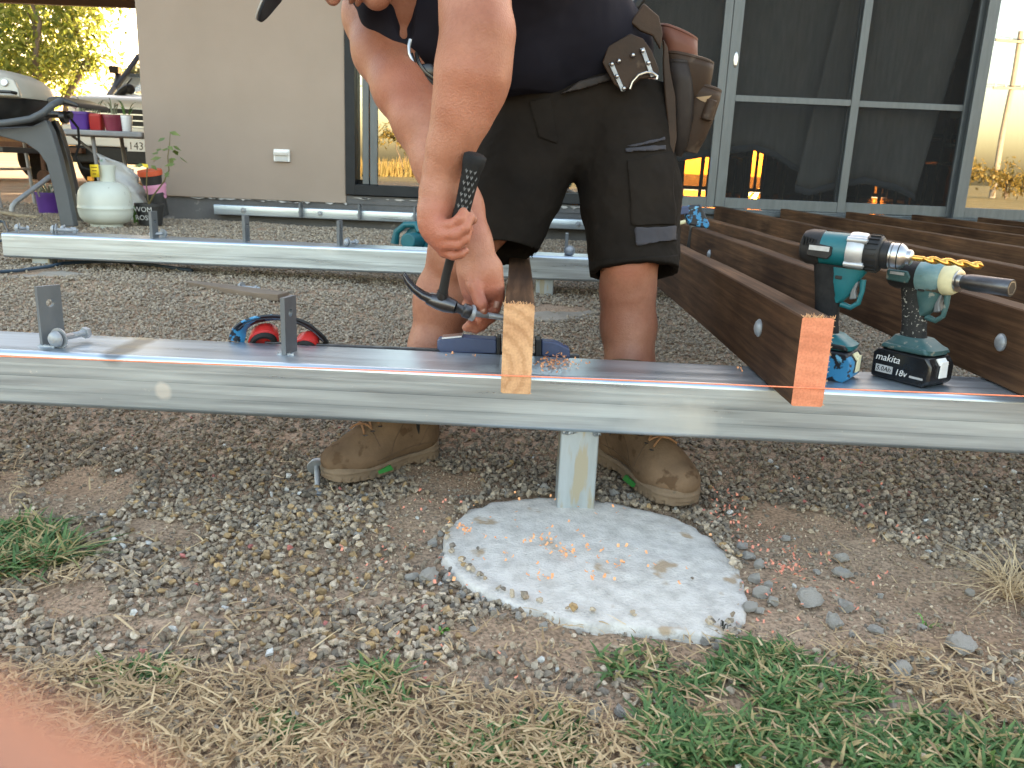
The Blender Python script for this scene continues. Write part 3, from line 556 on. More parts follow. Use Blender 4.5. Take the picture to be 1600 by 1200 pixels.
def end_mat(name, light, ring, cen, rs=24):
    """sawn end: growth rings about an off-centre pith (object x, z), fine saw fuzz"""
    m, n, b, o = new_mat(name); L = n.links.new; tc = N(n, 'TexCoord'); mp = N(n, 'Mapping'); mp.inputs['Location'].default_value = cen; mp.inputs['Scale'].default_value = (1, 0, 1); L(tc.outputs['Object'], mp.inputs[0])
    n0 = N(n, 'TexNoise', i_Scale=14, i_Detail=4); L(tc.outputs['Object'], n0.inputs['Vector'])
    w = N(n, 'TexWave', wave_type='RINGS', rings_direction='Y', i_Scale=rs, i_Distortion=2.2, i_Detail=2); w.inputs['Detail Scale'].default_value = 9; L(mp.outputs[0], w.inputs['Vector'])
    r = ramp(n, [(.05, ring), (.4, light), (1, tuple(c * 1.08 for c in light))]); L(w.outputs['Fac'], r.inputs[0])
    n2 = N(n, 'TexNoise', i_Scale=260, i_Detail=4); L(tc.outputs['Object'], n2.inputs['Vector']); r2 = ramp(n, [(.3, (.86, .84, .82)), (.6, (1.05, 1.05, 1.05))]); L(n2.outputs[0], r2.inputs[0])
    r3 = ramp(n, [(.35, (.8, .74, .7)), (.6, (1.03, 1.03, 1.03))]); L(n0.outputs[0], r3.inputs[0])
    x = N(n, 'Mix', data_type='RGBA', blend_type='MULTIPLY'); x.inputs[0].default_value = 1; L(r.outputs[0], x.inputs[6]); L(r2.outputs[0], x.inputs[7])
    x3 = N(n, 'Mix', data_type='RGBA', blend_type='MULTIPLY'); x3.inputs[0].default_value = 1; L(x.outputs[2], x3.inputs[6]); L(r3.outputs[0], x3.inputs[7]); L(x3.outputs[2], b.inputs['Base Color'])
    b.inputs['Roughness'].default_value = .9; bu = N(n, 'Bump', i_Strength=.5, i_Distance=.001); L(n2.outputs[0], bu.inputs['Height']); L(bu.outputs[0], b.inputs['Normal']); return m
M['joist'] = timber_mat('hardwood', (.080, .041, .020), (.030, .016, .008), (.15, .08, .04))
M['end_pale'] = end_mat('pale_cut_end', (.58, .35, .19), (.50, .285, .145), (.05, 0, -.04), 15)
M['end_orange'] = end_mat('orange_end', (.68, .255, .14), (.665, .243, .13), (.03, 0, .1), 16)
M['splinter'] = mat('splinters', (.62, .33, .16), (.7, .45, .25), 30, .8)
JZ0, JZ1 = .2675, .4125
def joist(label, x, y0, y1, endm=None, bolt=None, w=.048, splint=False, lean=0):
    t = thing('timber_joist', label, 'joist', (x, y0, JZ0), group='hardwood deck joists')
    q = MB(); nseg = 14; ys = np.linspace(y0, y1, nseg); c = .0025
    rings = []
    for yy in ys:
        dx = .0016 * math.sin(yy * 5 + x * 9); dz = .0012 * math.sin(yy * 7 + x * 3)
        rings.append([(x - w / 2 + c + dx, yy, JZ0), (x + w / 2 - c + dx, yy, JZ0), (x + w / 2 + dx, yy, JZ0 + c), (x + w / 2 + dx, yy, JZ1 - c + dz), (x + w / 2 - c + dx, yy, JZ1 + dz), (x - w / 2 + c + dx, yy, JZ1 + dz), (x - w / 2 + dx, yy, JZ1 - c + dz), (x - w / 2 + dx, yy, JZ0 + c)])
    q.loft(rings); q.add(rings[-1], [tuple(range(8))]); q.build('timber', M['joist'], t, world=True, smooth=30)
    q = MB(); q.add([(a, c_ , d) for a, c_, d in rings[0]], [tuple(range(8))]); q.build('cut_end', endm or M['joist'], t, world=True, smooth=0)
    if splint:
        q = MB(); g = np.random.default_rng(int(x * 100) + 5)
        for k in range(46):
            px = x - w / 2 + w * g.random(); hh = g.uniform(.002, .007) * (2.0 if g.random() < .1 else 1); a = Vector((px, y0 + g.uniform(-.001, .006), JZ1 - .002)); q.cyl(a, a + Vector((g.normal() * .003, g.normal() * .003 - .001, hh)), .0008, .0003, 4)
        for k in range(26):
            zz = g.uniform(JZ0, JZ1); a = Vector((x + w / 2 - .001, y0 + .001, zz)); q.cyl(a, a + Vector((g.uniform(.001, .003), -.001, g.normal() * .001)), .0006, .0003, 4)
        o = q.build('splinters', M['splinter'], t, world=True); o['kind'] = 'stuff'
    for (by, bz) in bolt or ():
        q = MB(); q.lathe([(.0165, 0), (.0165, .0025), (.0150, .0026), (.0125, .006), (.007, .0085), (0, .0092)], (x - w / 2 - .0005, by, bz), (-1, 0, 0), 20); q.build('bolt_head', M['zinc'], t, world=True)
    return t
b1 = float(P(1166, 518, 1.52)[2])
joist('hardwood joist with a pale sawn end being bolted by the man', .006, 1.287, 5.83, M['end_pale'], None, splint=True)
joist('dark joist with an orange painted end beside the green drills', .474, 1.284, 5.83, M['end_orange'], [(1.505, .352)], w=.05, splint=True)
joist('short lapped joist stopping mid span behind the drills, clamp on its far end', .722, 1.93, 5.3, None, [(3.05, .34)])
joist('dark joist with one round bolt head at the right edge of the photo', .915, 1.300, 5.83, M['end_orange'], [(1.50, .345)])
for i, x in enumerate((1.36, 1.81, 2.26, 2.71, 3.16)):
    joist(('dark joist third from the orange ended one, half hidden by the drill chuck', 'dark joist crossing behind the gold drill bit', 'dark joist seen as a thin strip under the middle door', 'dark joist seen as a thin strip under the right door', 'farthest dark joist at the right under the glass door')[i], x, 1.3, 5.83, M['end_orange'] if i < 1 else None)
# builder's string line stretched across the joist ends
ts = thing('string_line', 'taut orange builder\'s string line across the ends of the joists', 'string', (0, 1.296, .30))
M['string'] = mat('orange_string', (.85, .20, .09), (.95, .3, .15), 200, .7)
q = MB(); q.tube([(-1.6, 1.281, .2925), (-.02, 1.281, .2985), (.03, 1.281, .2986), (.449, 1.279, .2995), (.5, 1.279, .2996), (2.2, 1.281, .3045)], .0011, 6); q.build('string', M['string'], ts, world=True)

# ------------------------------------------------------------------ coach bolts lying about
def coach_bolt(label, p, d, ln=.09, s=1.0, nut=.8, washer=True, name='coach_bolt'):
    """p: world point of the head's centre, d: direction along the shank"""
    d = Vector(d).normalized(); t = thing(name, label, 'bolt', tuple(p), (0, 0, 0), 'loose galvanised bolts'); r = .0058 * s; O = Vector((0, 0, 0))
    q = MB(); q.lathe([(0, -.010 * s), (.007 * s, -.0095 * s), (.0125 * s, -.006 * s), (.0155 * s, 0), (.0155 * s, .001), (r, .0012)], O, d, 20); q.build('head', M['zinc'], t)
    q = MB(); prof = [(r, 0)]; k = .5
    while k < 1: prof += [(r, ln * k), (r * .88, ln * (k + .02))]; k += .04
    prof += [(r * .9, ln), (0, ln)]; q.lathe(prof, O, d, 12); q.build('shank', M['zinc'], t)
    if washer: q = MB(); q.lathe([(r, .006 * s), (.0195 * s, .006 * s), (.0195 * s, .0085 * s), (r, .0085 * s)], O, d, 20); q.build('washer', M['zinc'], t)
    if nut: q = MB(); q.lathe([(r, ln * nut), (.0112 * s, ln * nut), (.0112 * s, ln * nut + .0095 * s), (r, ln * nut + .0095 * s)], O, d, 6); q.build('nut', M['zinc'], t, bevel=.001)
    return t
h = P(87, 530, 1.475); coach_bolt('round headed bolt lying by the tall bracket at the left', (h[0], 1.475, FBZ1 + .0165), (P(126, 517, 1.53) - P(87, 530, 1.475)) * np.array([1, 1, 0]), .075, 1.0, .86)
h = P(493, 742, 1.585); coach_bolt('bolt lying on the gravel against the toe of the left boot', (-.386, 1.575, .024), (.03, -.115, -.05), .095, 1.0, .88)
def beam_bolt(px, ex, lab, y=3.50, s=1.0):
    a = P(px, 358, y); e = P(ex, 358, y); coach_bolt(lab, (float(a[0]), y, .2875), (float(e[0] - a[0]), .03, -.004), abs(float(e[0] - a[0])), s * 1.1, .8)
beam_bolt(27, 42, 'bolt lying at the left end of the rear beam'); beam_bolt(84, 118, 'big bolt lying on the rear beam in front of the gas bottle', 3.5, 1.15)
beam_bolt(98, 112, 'second bolt touching the big one before the gas bottle', 3.56, .8)
h = P(252, 365, 3.54); coach_bolt('bolt standing out beside the bracket below the plant pot', (float(h[0]), 3.57, .2835), (-.05, -.08, 0), .07, 1.05, .8)
h = P(541, 380, 3.5); coach_bolt('bolt beside the bracket in the middle of the rear beam', (float(h[0]), 3.50, .285), (.05, .05, 0), .06, 1.05, .7)
h = P(889, 398, 3.5); coach_bolt('bolt on the rear beam seen between the man\'s knees', (float(h[0]), 3.50, .288), (.01, .05, 0), .06, 1.2, .7)
h = PZ(376, 447, .12); coach_bolt('bolt lying beside the timber offcut on the gravel', (float(h[0]), float(h[1]), .118), (.09, -.03, 0), .09, 1.0, .75)
# timber offcut on the gravel
a = PZ(292, 443, .11); c = PZ(446, 464, .11); dd = Vector(c - a); t = thing('timber_offcut', 'thin weathered timber offcut lying on the gravel', 'offcut', tuple((a + c) / 2), (0, 0, math.atan2(dd.y, dd.x)))
M['old_wood'] = mat('old_wood', (.13, .095, .065), (.20, .15, .11), 8, .85, stretch=(.5, 6, 6), bump=.4, bscale=30, dist=.002)
q = MB(); L_ = dd.length / 2; q.prism([(-L_, -.03), (L_ * .62, -.065), (L_, -.04), (L_ * .95, .035), (-L_ * .9, .015)], (0, 0, -.012), (1, 0, 0), (0, 1, 0), (0, 0, .026)); q.build('board', M['old_wood'], t, bevel=.003)
# ------------------------------------------------------------------ things about the yard
def text(txt, size, org, ux, uy, mt, parent, name='lettering', depth=.0003, shear=0, world=False, align='LEFT'):
    cu = bpy.data.curves.new('t', 'FONT'); cu.body = txt; cu.size = size; cu.extrude = depth; cu.shear = shear; cu.align_x = align; cu.resolution_u = 3
    o = bpy.data.objects.new('t', cu); COL.objects.link(o); bpy.context.view_layer.update(); me = bpy.data.meshes.new_from_object(o.evaluated_get(bpy.context.evaluated_depsgraph_get()))
    bpy.data.objects.remove(o); bpy.data.curves.remove(cu); ux = Vector(ux).normalized(); uy = Vector(uy); uy = (uy - ux * uy.dot(ux)).normalized(); nz = ux.cross(uy)
    Mx = Matrix(((ux[0], uy[0], nz[0], org[0]), (ux[1], uy[1], nz[1], org[1]), (ux[2], uy[2], nz[2], org[2]), (0, 0, 0, 1)))
    if world: Mx = MW[root_of(parent).name].inverted() @ Mx
    me.transform(Mx); me.materials.clear(); me.materials.append(mt); q = bpy.data.objects.new(name, me); COL.objects.link(q); q.parent = parent; return q
M['teal'] = mat('teal_plastic', (.004, .085, .105), (.006, .115, .135), 14, .42, bump=.1, bscale=400, dist=.0003)
M['teal_old'] = mat('dusty_teal_plastic', (.012, .065, .07), (.05, .10, .10), 40, .6, spots=((.2, .2, .17), 60, .6))
M['grip'] = mat('black_grip', (.010, .010, .011), (.022, .022, .022), 60, .8, spec=.15, bump=.7, bscale=420, dist=.0012)
M['dusty_grip'] = mat('dusty_grip', (.015, .015, .015), (.035, .034, .032), 50, .8, spec=.2, bump=.7, bscale=300, spots=((.35, .33, .29), 190, .6), dist=.0012)
M['silver'] = mat('cast_alloy', (.50, .51, .52), (.38, .39, .40), 30, .42, .6, bump=.3, bscale=200, dist=.0006)
M['gold'] = mat('gold_bit', (.75, .42, .10), (.6, .32, .07), 60, .28, 1)
M['camo'] = mat('blue_camo', (.006, .008, .014), (.03, .20, .40), 30, .45, lo=.53, hi=.56, detail=3, spots=((.16, .42, .62), 48, .63))
M['lamp_white'] = mat('white_print', (.75, .75, .73)); M['sticker'] = mat('cream_sticker', (.68, .64, .42), (.6, .56, .36), 40, .6)
M['cream'] = mat('cream_bumper', (.62, .58, .36), (.5, .46, .28), 40, .6); M['black_gloss'] = mat('black_gloss', (.008, .008, .009), (.014, .014, .015), 30, .25)
M['grey_print'] = mat('grey_label', (.35, .35, .34), (.5, .5, .5), 90, .5)

def sect(q, secs, n=24, e=2.6, caps=True):
    """loft of superellipse sections in the y-z... each (centre, axis u, axis w, a, b)"""
    rings = []
    for c, u, w, a, b_ in secs:
        c = Vector(c); u = Vector(u); w = Vector(w); r = []
        for k in range(n):
            t = 2 * math.pi * k / n; ct, st = math.cos(t), math.sin(t)
            r.append(c + u * (a * math.copysign(abs(ct) ** (2 / e), ct)) + w * (b_ * math.copysign(abs(st) ** (2 / e), st)))
        rings.append(r)
    q.loft(rings, caps=caps); return q
def drill(name, label, loc, yaw, kind):
    t = thing(name, label, 'drill', loc, (0, R_(1.5) if kind == 1 else 0, yaw)); X, Y, Z = (1, 0, 0), (0, 1, 0), (0, 0, 1); tm = M['teal'] if kind == 1 else M['teal_old']
    bm_ = M['camo'] if kind == 1 else M['black_gloss']
    if kind == 1: zs, ax = 1.0, .232
    else: zs, ax = .84, .192
    # battery: chunky block with a chamfered front and a rail on top
    q = MB(); q.prism([(-.058, 0), (.046, 0), (.058, .010), (.058, .040), (.047, .056), (-.05, .056), (-.058, .046)], (0, -.038, 0), X, Z, (0, .076, 0)); bt = q.build('battery', bm_, t, bevel=.006, seg=3)
    q = MB(); q.prism([(-.012, 0), (.012, 0), (.010, .03), (-.010, .03)], (.0592 - .0005, 0, .018), Y, Z, (.003, 0, .0)); q.prism([(-.013, 0), (.013, 0), (.013, .014), (-.013, .014)], (.0585, 0, .040), Y, (-.62, 0, .78), (.003, 0, .002)); q.build('latch', M['sticker'] if kind == 1 else M['white_paint'], bt, bevel=.001)
    if kind == 2:
        text('makita', .0185, (-.05, -.0387, .034), X, Z, M['lamp_white'], bt, shear=.2); text('18v', .0165, (-.008, -.0387, .0125), X, Z, M['lamp_white'], bt, shear=.15)
        q = MB(); q.box((-.030, -.0384, .0185), (.034, .0008, .014)); q.build('label_patch', M['grey_print'], bt); text('5.0Ah', .0125, (-.0455, -.0390, .0145), X, Z, M['black_gloss'], bt, shear=.15)
        q = MB(); q.box((.034, -.0384, .0155), (.026, .0006, .004)); q.build('label_patch', M['grey_print'], bt)
    else: pass
    # foot of the handle
    q = MB(); sect(q, [((0.0, 0, .0575), X, Y, .050, .036), ((.002, 0, .066), X, Y, .050, .036), ((.0, 0, .072), X, Y, .040, .031), ((-.004, 0, .082), X, Y, .030, .024)], e=4.2); q.build('foot', tm, t, smooth=50)
    q = MB(); q.prism([(-.046, 0), (.047, 0), (.04, .009), (-.04, .009)], (0, -.0385, .0585), X, Z, (0, .077, 0)); q.build('battery_rail', M['black_plastic'] if kind == 1 else tm, t, bevel=.003)
    # grip leans back to the motor
    g = [((-.006, 0, .078), .024, .018), ((-.008, 0, .10), .021, .0165), ((-.011, 0, .13), .0215, .017), ((-.014, 0, .158), .023, .018), ((-.014, 0, .182), .028, .019), ((-.012, 0, .205), .034, .02)]
    q = MB(); sect(q, [((c[0], 0, .078 + (c[2] - .078) * zs), X, Y, a, b_) for c, a, b_ in g], e=2.6); q.build('grip', M['grip'] if kind == 1 else M['dusty_grip'], t, smooth=60)
    zt = .078 + (.172 - .078) * zs
    q = MB(); sect(q, [((.004, 0, zt - .034), X, Y, .010, .012), ((.012, 0, zt - .02), X, Y, .013, .0165), ((.010, 0, zt + .004), X, Y, .024, .0195), ((.012, 0, zt + .03), X, Y, .038, .021)], e=2.6); q.build('front_housing', tm, t, smooth=60)
    q = MB(); q.prism([(0, -.020), (.013, -.017), (.009, -.002), (.012, .014), (0, .016)], (.026, -.0075, zt - .006), X, Z, (0, .015, 0)); q.build('trigger', M['grey_steel'], t, bevel=.003)
    q = MB(); q.tube([(.012, 0, zt - .036), (.03, 0, zt - .040), (.042, 0, zt - .03), (.045, 0, zt - .008), (.043, 0, zt + .012)], [.006, .005, .0045, .0045, .006], 10); q.build('trigger_guard', tm, t)
    q = MB(); q.box((.006, -.0205, zt + .013), (.012, .003, .006)); q.build('direction_switch', M['black_plastic'], t, bevel=.001)
    A = (0, 0, ax)
    if kind == 1:
        q = MB(); q.lathe([(.026, -.062), (.0305, -.056), (.0305, -.03), (.031, .012)], A, X, 28, 1, .95); q.build('motor_housing', tm, t, smooth=50)
        q = MB(); q.lathe([(0, -.0715), (.022, -.0712), (.0285, -.068), (.0325, -.058), (.0325, -.036), (.0305, -.034)], A, X, 28, 1, .95); q.build('end_cap', M['black_plastic'], t)
        for k in range(5): q = MB(); q.box((-.062 + .005 * k, -.0305, ax + .012 - .001 * k), (.0022, .006, .016)); q.build('vent', M['rubber'], t)
        q = MB(); q.prism([(-.032, -.012), (.006, -.015), (.012, -.006), (.012, .008), (-.032, .012)], (-.022, -.0335, ax - .002), X, Z, (0, .01, 0)); pl = q.build('side_plate', M['black_plastic'], t, bevel=.002)
        q = MB(); q.box((-.032, -.0340, ax + .001), (.036, .001, .0085)); q.build('label_patch', M['grey_print'], pl)
        q = MB(); q.lathe([(.031, .012), (.0335, .013), (.0345, .02), (.0335, .038), (.030, .042)], A, X, 28); 
        gc = q.build('gear_case', M['silver'], t)
        for a in (40, 140, 220, 320): y, z = math.cos(R_(a)) * .033, math.sin(R_(a)) * .033; q = MB(); q.cyl((.012, y, ax + z), (.045, y, ax + z), .0055, .0055, 10); q.cyl((.045, y, ax + z), (.0465, y, ax + z), .003, .003, 6); q.build('screw_boss', M['silver'], gc)
        q = MB()
        prof = [(.0295, .040), (.0315, .043), (.0315, .064), (.029, .067), (.0245, .068), (.0245, .079), (.021, .080)]; q.lathe(prof, A, X, 28); cl = q.build('clutch_ring', M['black_plastic'], t)
        q = MB()
        for k in range(20): a = 2 * math.pi * k / 20; q.box((.0545, .0317 * math.cos(a), ax + .0317 * math.sin(a)), (.018, .002, .004), (a - math.pi / 2, 0, 0))
        o = q.build('ridge', M['black_plastic'], cl); o['kind'] = 'stuff'
        q = MB(); q.lathe([(.021, .079), (.0225, .081), (.0225, .0835), (.0205, .0845), (.0222, .086), (.0222, .098), (.019, .103), (.0135, .108), (.0135, .114), (.010, .117), (.004, .118)], A, X, 28); ch = q.build('chuck', M['chrome'], t, smooth=35)
        q = MB(); q.lathe([(.0224, .0945), (.0226, .0955), (.0224, .0965)], A, X, 28); q.build('chuck_ring', M['black_plastic'], ch)
        # twist bit: two helical lands on a core
        q = MB(); n = 60; rings = []
        for i in range(n + 1):
            s_ = i / n; x = .116 + .110 * s_; tw = s_ * 2 * math.pi * 2.4 if s_ > .18 else .18 * 2 * math.pi * 2.4; r = []
            for k in range(14):
                a = 2 * math.pi * k / 14; rad = .0048 if s_ < .18 else .0028 + .0040 * abs(math.cos(a - tw)) ** 1.3
                if s_ > .96: rad *= (1 - s_) / .04 * .95 + .05
                r.append((x, rad * math.cos(a), ax + rad * math.sin(a)))
            rings.append(r)
        q.loft(rings, caps=True); q.build('drill_bit', M['gold'], t, smooth=60)
    else:
        q = MB(); q.lathe([(0, -.066), (.018, -.066), (.026, -.062), (.0285, -.052), (.0285, -.018), (.030, -.006)], A, X, 28); q.build('motor_housing', M['black_plastic'], t, smooth=50)
        q = MB(); q.prism([(-.03, -.010), (.012, -.012), (.018, 0), (.010, .010), (-.03, .010)], (-.03, -.0315, ax - .002), X, Z, (0, .01, 0)); pl = q.build('side_plate', tm, t, bevel=.003)
        q = MB(); q.box((-.038, -.0318, ax + .002), (.028, .001, .005)); q.build('label_patch', M['grey_print'], pl)
        q = MB(); q.lathe([(.030, -.006), (.0305, .0), (.0300, .026), (.0265, .040)], A, X, 28); hc = q.build('hammer_case', M['teal_worn'], t, smooth=50)
        q = MB(); q.lathe([(.0268, .036), (.0285, .039), (.0265, .050), (.0215, .057), (.0165, .058)], A, X, 28); q.build('nose_bumper', M['cream'], t, smooth=50)
        q = MB(); q.lathe([(.0165, .056), (.019, .057), (.019, .061), (.0135, .062), (.0105, .062), (.0105, .068)], A, X, 24); q.build('anvil_collar', M['chrome'], t)
        q = MB(); hexr = lambda r: r; q.lathe([(.0105, .066), (.0125, .068), (.0135, .076), (.0145, .082), (.0145, .148), (.0138, .1495)], A, X, 28); q.build('socket', M['dark_steel'], t)
        q = MB(); rings = []
        for r, x, hx in ((.0138, .1494, 0), (.0105, .1496, 1), (.0105, .12, 1), (.0001, .1199, 1)):
            ring = []
            for k in range(24):
                a = 2 * math.pi * k / 24; rr = r * (math.cos(math.pi / 6) / math.cos((a % (math.pi / 3)) - math.pi / 6) if hx else 1); ring.append((x, rr * math.cos(a), ax + rr * math.sin(a)))
            rings.append(ring)
        q.loft(rings); q.build('socket_mouth', M['chrome'], t, smooth=25)
    return t
M['teal_worn'] = mat('worn_teal_case', (.07, .19, .21), (.22, .32, .32), 30, .45, .2, bump=.2, bscale=120, spots=((.10, .08, .05), 34, .6))
d1 = PZ(1303, 588, FBZ1); d2 = PZ(1424, 592, FBZ1)
drill('drill_driver', 'teal cordless drill driver with a gold twist bit and blue camouflage battery', (.578, 1.515, FBZ1 + .001), R_(-36), 1)
drill('impact_wrench', 'dusty teal impact wrench with black socket and black battery, white latch', (.735, 1.500, FBZ1 + .001), R_(-57), 2)

# earmuffs with a taped blue headband, lying over the bracket
em = thing('earmuffs', 'red earmuffs with a blue camouflage headband lying on the front beam', 'earmuffs', (-.43, 1.56, FBZ1))
pts = [(369, 533), (376, 513), (395, 501), (425, 496), (455, 499), (480, 508), (500, 524), (513, 540)]
q = MB(); wpts = [P(a, c, 1.60 + .02 * i / 7) for i, (a, c) in enumerate(pts)]; n_ = len(wpts); fine = []
for u in np.linspace(0, n_ - 1, 28):
    i = min(int(u), n_ - 2); f = u - i; p0, p1, p2, p3 = [np.array(wpts[max(0, min(n_ - 1, i + k))]) for k in (-1, 0, 1, 2)]; fine.append(.5 * (2 * p1 + (p2 - p0) * f + (2 * p0 - 5 * p1 + 4 * p2 - p3) * f * f + (3 * p1 - p0 - 3 * p2 + p3) * f ** 3))
q.tube(fine[:17], .017, 8, flat=.28, up=(0, .5, 1)); hb = q.build('headband', M['camo'], em, world=True)
q = MB(); q.tube(fine[16:], [.016] * 5 + [.013] * 4 + [.010] * 3, 8, flat=.35, up=(0, .5, 1)); q.build('headband', M['black_plastic'], em, world=True)
q = MB(); q.tube([Vector(p) + Vector((0, -.0135, .001)) for p in fine[4:26]], .0012, 5); q.build('wire_arm', M['dark_steel'], em, world=True)
M['red_plastic'] = mat('red_plastic', (.42, .02, .018), (.5, .03, .025), 12, .35)
for (px, py, r, tilt) in ((412, 531, .030, (.35, -.5, .75)), (478, 541, .026, (-.3, -.35, .85))):
    c = P(px, py, 1.615); q = MB(); q.lathe([(0, .028), (r * .6, .027), (r * .95, .018), (r * 1.05, .004), (r * 1.08, -.004), (r * .98, -.006)], c, (-tilt[0] * .3, .75, .6), 24, 1.15, .85); cp = q.build('ear_cup', M['red_plastic'], em, world=True)
    q = MB(); q.lathe([(0, -.002), (r * .5, -.003), (r * .62, -.013), (r * .85, -.014), (r * .97, -.004)], Vector(c), (-tilt[0] * .3, .75, .6), 24, 1.15, .85); q.build('ear_cushion', M['rubber'], cp, world=True)
# quick bar clamp holding the joist
M['blue_paint'] = mat('navy_clamp', (.035, .05, .11), (.05, .07, .14), 25, .5, bump=.2, bscale=90, spots=((.2, .2, .22), 60, .68), dist=.001)
qc = thing('bar_clamp', 'navy blue quick bar clamp gripping the pale ended joist', 'clamp', (-.05, 1.6, .26))
q = MB(); q.box((-.18, 1.604, .2595), (.62, .009, .014)); q.build('bar', M['dark_steel'], qc, world=True, bevel=.001)
def pxbox(q, pts, Y, d):
    A = [P(a, c, Y) for a, c in pts]; B = [Vector(p) + Vector((0, d, 0)) for p in A]; n = len(A); q.add(list(A) + B, [tuple(range(n)), tuple(range(n, 2 * n))[::-1]] + [(i, n + i, n + (i + 1) % n, (i + 1) % n) for i in range(n)]); return q
q = MB(); pxbox(q, [(683, 531), (720, 527), (776, 531), (776, 553), (690, 552), (683, 546)], 1.592, .035); jw = q.build('jaw', M['blue_paint'], qc, world=True, bevel=.003)
q = MB(); pxbox(q, [(690, 527.5), (722, 524.5), (722, 527.5), (690, 530.5)], 1.592, .03); q.build('trigger', M['chrome'], jw, world=True, bevel=.001)
q = MB(); pxbox(q, [(776, 528), (782.5, 528), (782.5, 556), (776, 556)], 1.588, .04); q.build('pad', M['black_plastic'], jw, world=True, bevel=.002)
q = MB(); pxbox(q, [(836, 531), (846, 532), (846, 558), (836, 558)], 1.588, .04); q.build('pad', M['black_plastic'], qc, world=True, bevel=.002)
q = MB(); pxbox(q, [(846, 533), (868, 535), (890, 546), (891, 560), (860, 558), (846, 557)], 1.592, .03); q.build('jaw', M['blue_paint'], qc, world=True, bevel=.003)
# second clamp, camouflage taped, at the far end of the lapped joist
cc = thing('joist_clamp', 'blue camouflage clamp standing on the lapped joist beside the man\'s shorts', 'clamp', tuple(P(1083, 357, 3.45)))
Yc = 3.40
q = MB(); pxbox(q, [(1076, 322), (1096, 320), (1110, 352), (1105, 358), (1077, 352), (1072, 338)], Yc, .05); q.build('clamp_head', M['camo'], cc, world=True, bevel=.008)
q = MB(); pxbox(q, [(1056, 324), (1076, 322), (1078, 334), (1058, 336)], Yc, .03); q.build('handle', M['blue_paint'], cc, world=True, bevel=.004)
q = MB(); pxbox(q, [(1079, 352), (1087, 352), (1080, 396), (1072, 396)], Yc + .005, .012); q.build('bar', M['dark_steel'], cc, world=True, bevel=.001)
q = MB(); q.cyl(P(1058, 350, Yc), P(1071, 346, Yc), .008); q.build('jaw_pad', M['cream'], cc, world=True)

# ------------------------------------------------------------------ gas bottle, barbecue, table, pots
M['bottle'] = mat('pale_green_enamel', (.50, .54, .485), (.56, .59, .53), 5, .42, spots=((.22, .22, .19), 38, .70), bump=.08, bscale=40)
yb = 4.88; c = P(167.5, 354, yb); zb = float(c[2]); xb = float(c[0])
gb = thing('gas_bottle', 'pale grey green gas bottle standing on the gravel by the barbecue', 'gas bottle', (xb, yb, zb))
r = .146; zz = lambda y: float(P(167, y, yb)[2]) - zb
q = MB(); q.lathe([(0, .012), (r * .55, .013), (r * .82, .03), (r * .95, .055), (r, .085), (r, zz(326)), (r * 1.012, zz(325.4)), (r * 1.012, zz(323.6)), (r, zz(323)), (r, zz(318)), (r * .985, zz(308)), (r * .93, zz(299)), (r * .83, zz(292)), (r * .68, zz(287)), (r * .5, zz(284)), (.0, zz(283))], n=40); q.build('cylinder', M['bottle'], gb, smooth=60)
q = MB(); q.lathe([(.085, -.012), (.088, -.004), (.088, .016), (.084, .016), (.082, -.012)], n=32); q.build('foot_ring', M['bottle'], gb)
q = MB(); n = 30; rings = []
for (rr, h) in ((.040, zz(285)), (.041, zz(272)), (.0455, zz(262)), (.0475, zz(258)), (.044, zz(258)), (.039, zz(271)), (.038, zz(285))): rings.append([(rr * math.cos(R_(a)) + .026, rr * math.sin(R_(a)), h) for a in np.linspace(-150, 140, n)])
q.loft(rings, closed=False); q.build('valve_collar', M['bottle'], gb)
q = MB(); q.lathe([(.014, zz(285)), (.014, zz(270)), (.009, zz(269)), (.009, zz(262)), (.018, zz(262)), (.018, zz(259)), (0, zz(259))], (.016, 0, 0), n=14); q.build('valve', mat('brass', (.45, .3, .1), None, 20, .4, .9), gb)
M['yellow'] = mat('yellow_tag', (.80, .58, .02), (.7, .5, .02), 40, .6)
q = MB(); q.add([(-.043, -.055, zz(277)), (.010, -.062, zz(277)), (.010, -.066, zz(257)), (-.042, -.058, zz(258))], [(0, 1, 2, 3)]); tg = q.build('tag', M['yellow'], gb, solid=.002)
for k in range(3): q = MB(); q.box((-.017, -.0622, zz(262 + 5 * k)), (.036 - .008 * k, .001, .006), (0, 0, -.13)); q.build('print_line', mat('tag_ink', (.28, .17, .0)), tg)
q = MB(); q.box((-.050, -.045, zz(280)), (.03, .03, .025)); q.build('regulator', mat('orange_plug', (.75, .3, .03)), gb, bevel=.006)
def on_cyl(a, h, w, hh, mt, name, rot=0):
    q = MB(); rings = []
    for v in (-1, 1):
        rings.append([((r + .0012) * math.cos(R_(a) + u * w / r), (r + .0012) * math.sin(R_(a) + u * w / r), h + v * hh) for u in np.linspace(-1, 1, 6)])
    if rot:
        pts = [(0, -hh), (w, 0), (0, hh), (-w, 0)]; q.add([((r + .0018) * math.cos(R_(a) + u / r), (r + .0018) * math.sin(R_(a) + u / r), h + v) for u, v in pts], [(0, 1, 2, 3)])
    else: q.loft(rings, closed=False)
    return q.build(name, mt, gb)
on_cyl(205, zz(311), .022, .024, M['white_paint'], 'warning_label'); on_cyl(205, zz(308), .010, .012, mat('red_ink', (.6, .02, .02)), 'diamond', 1)
q = MB(); q.box((0, 0, .0), (.3, .08, .03)); 

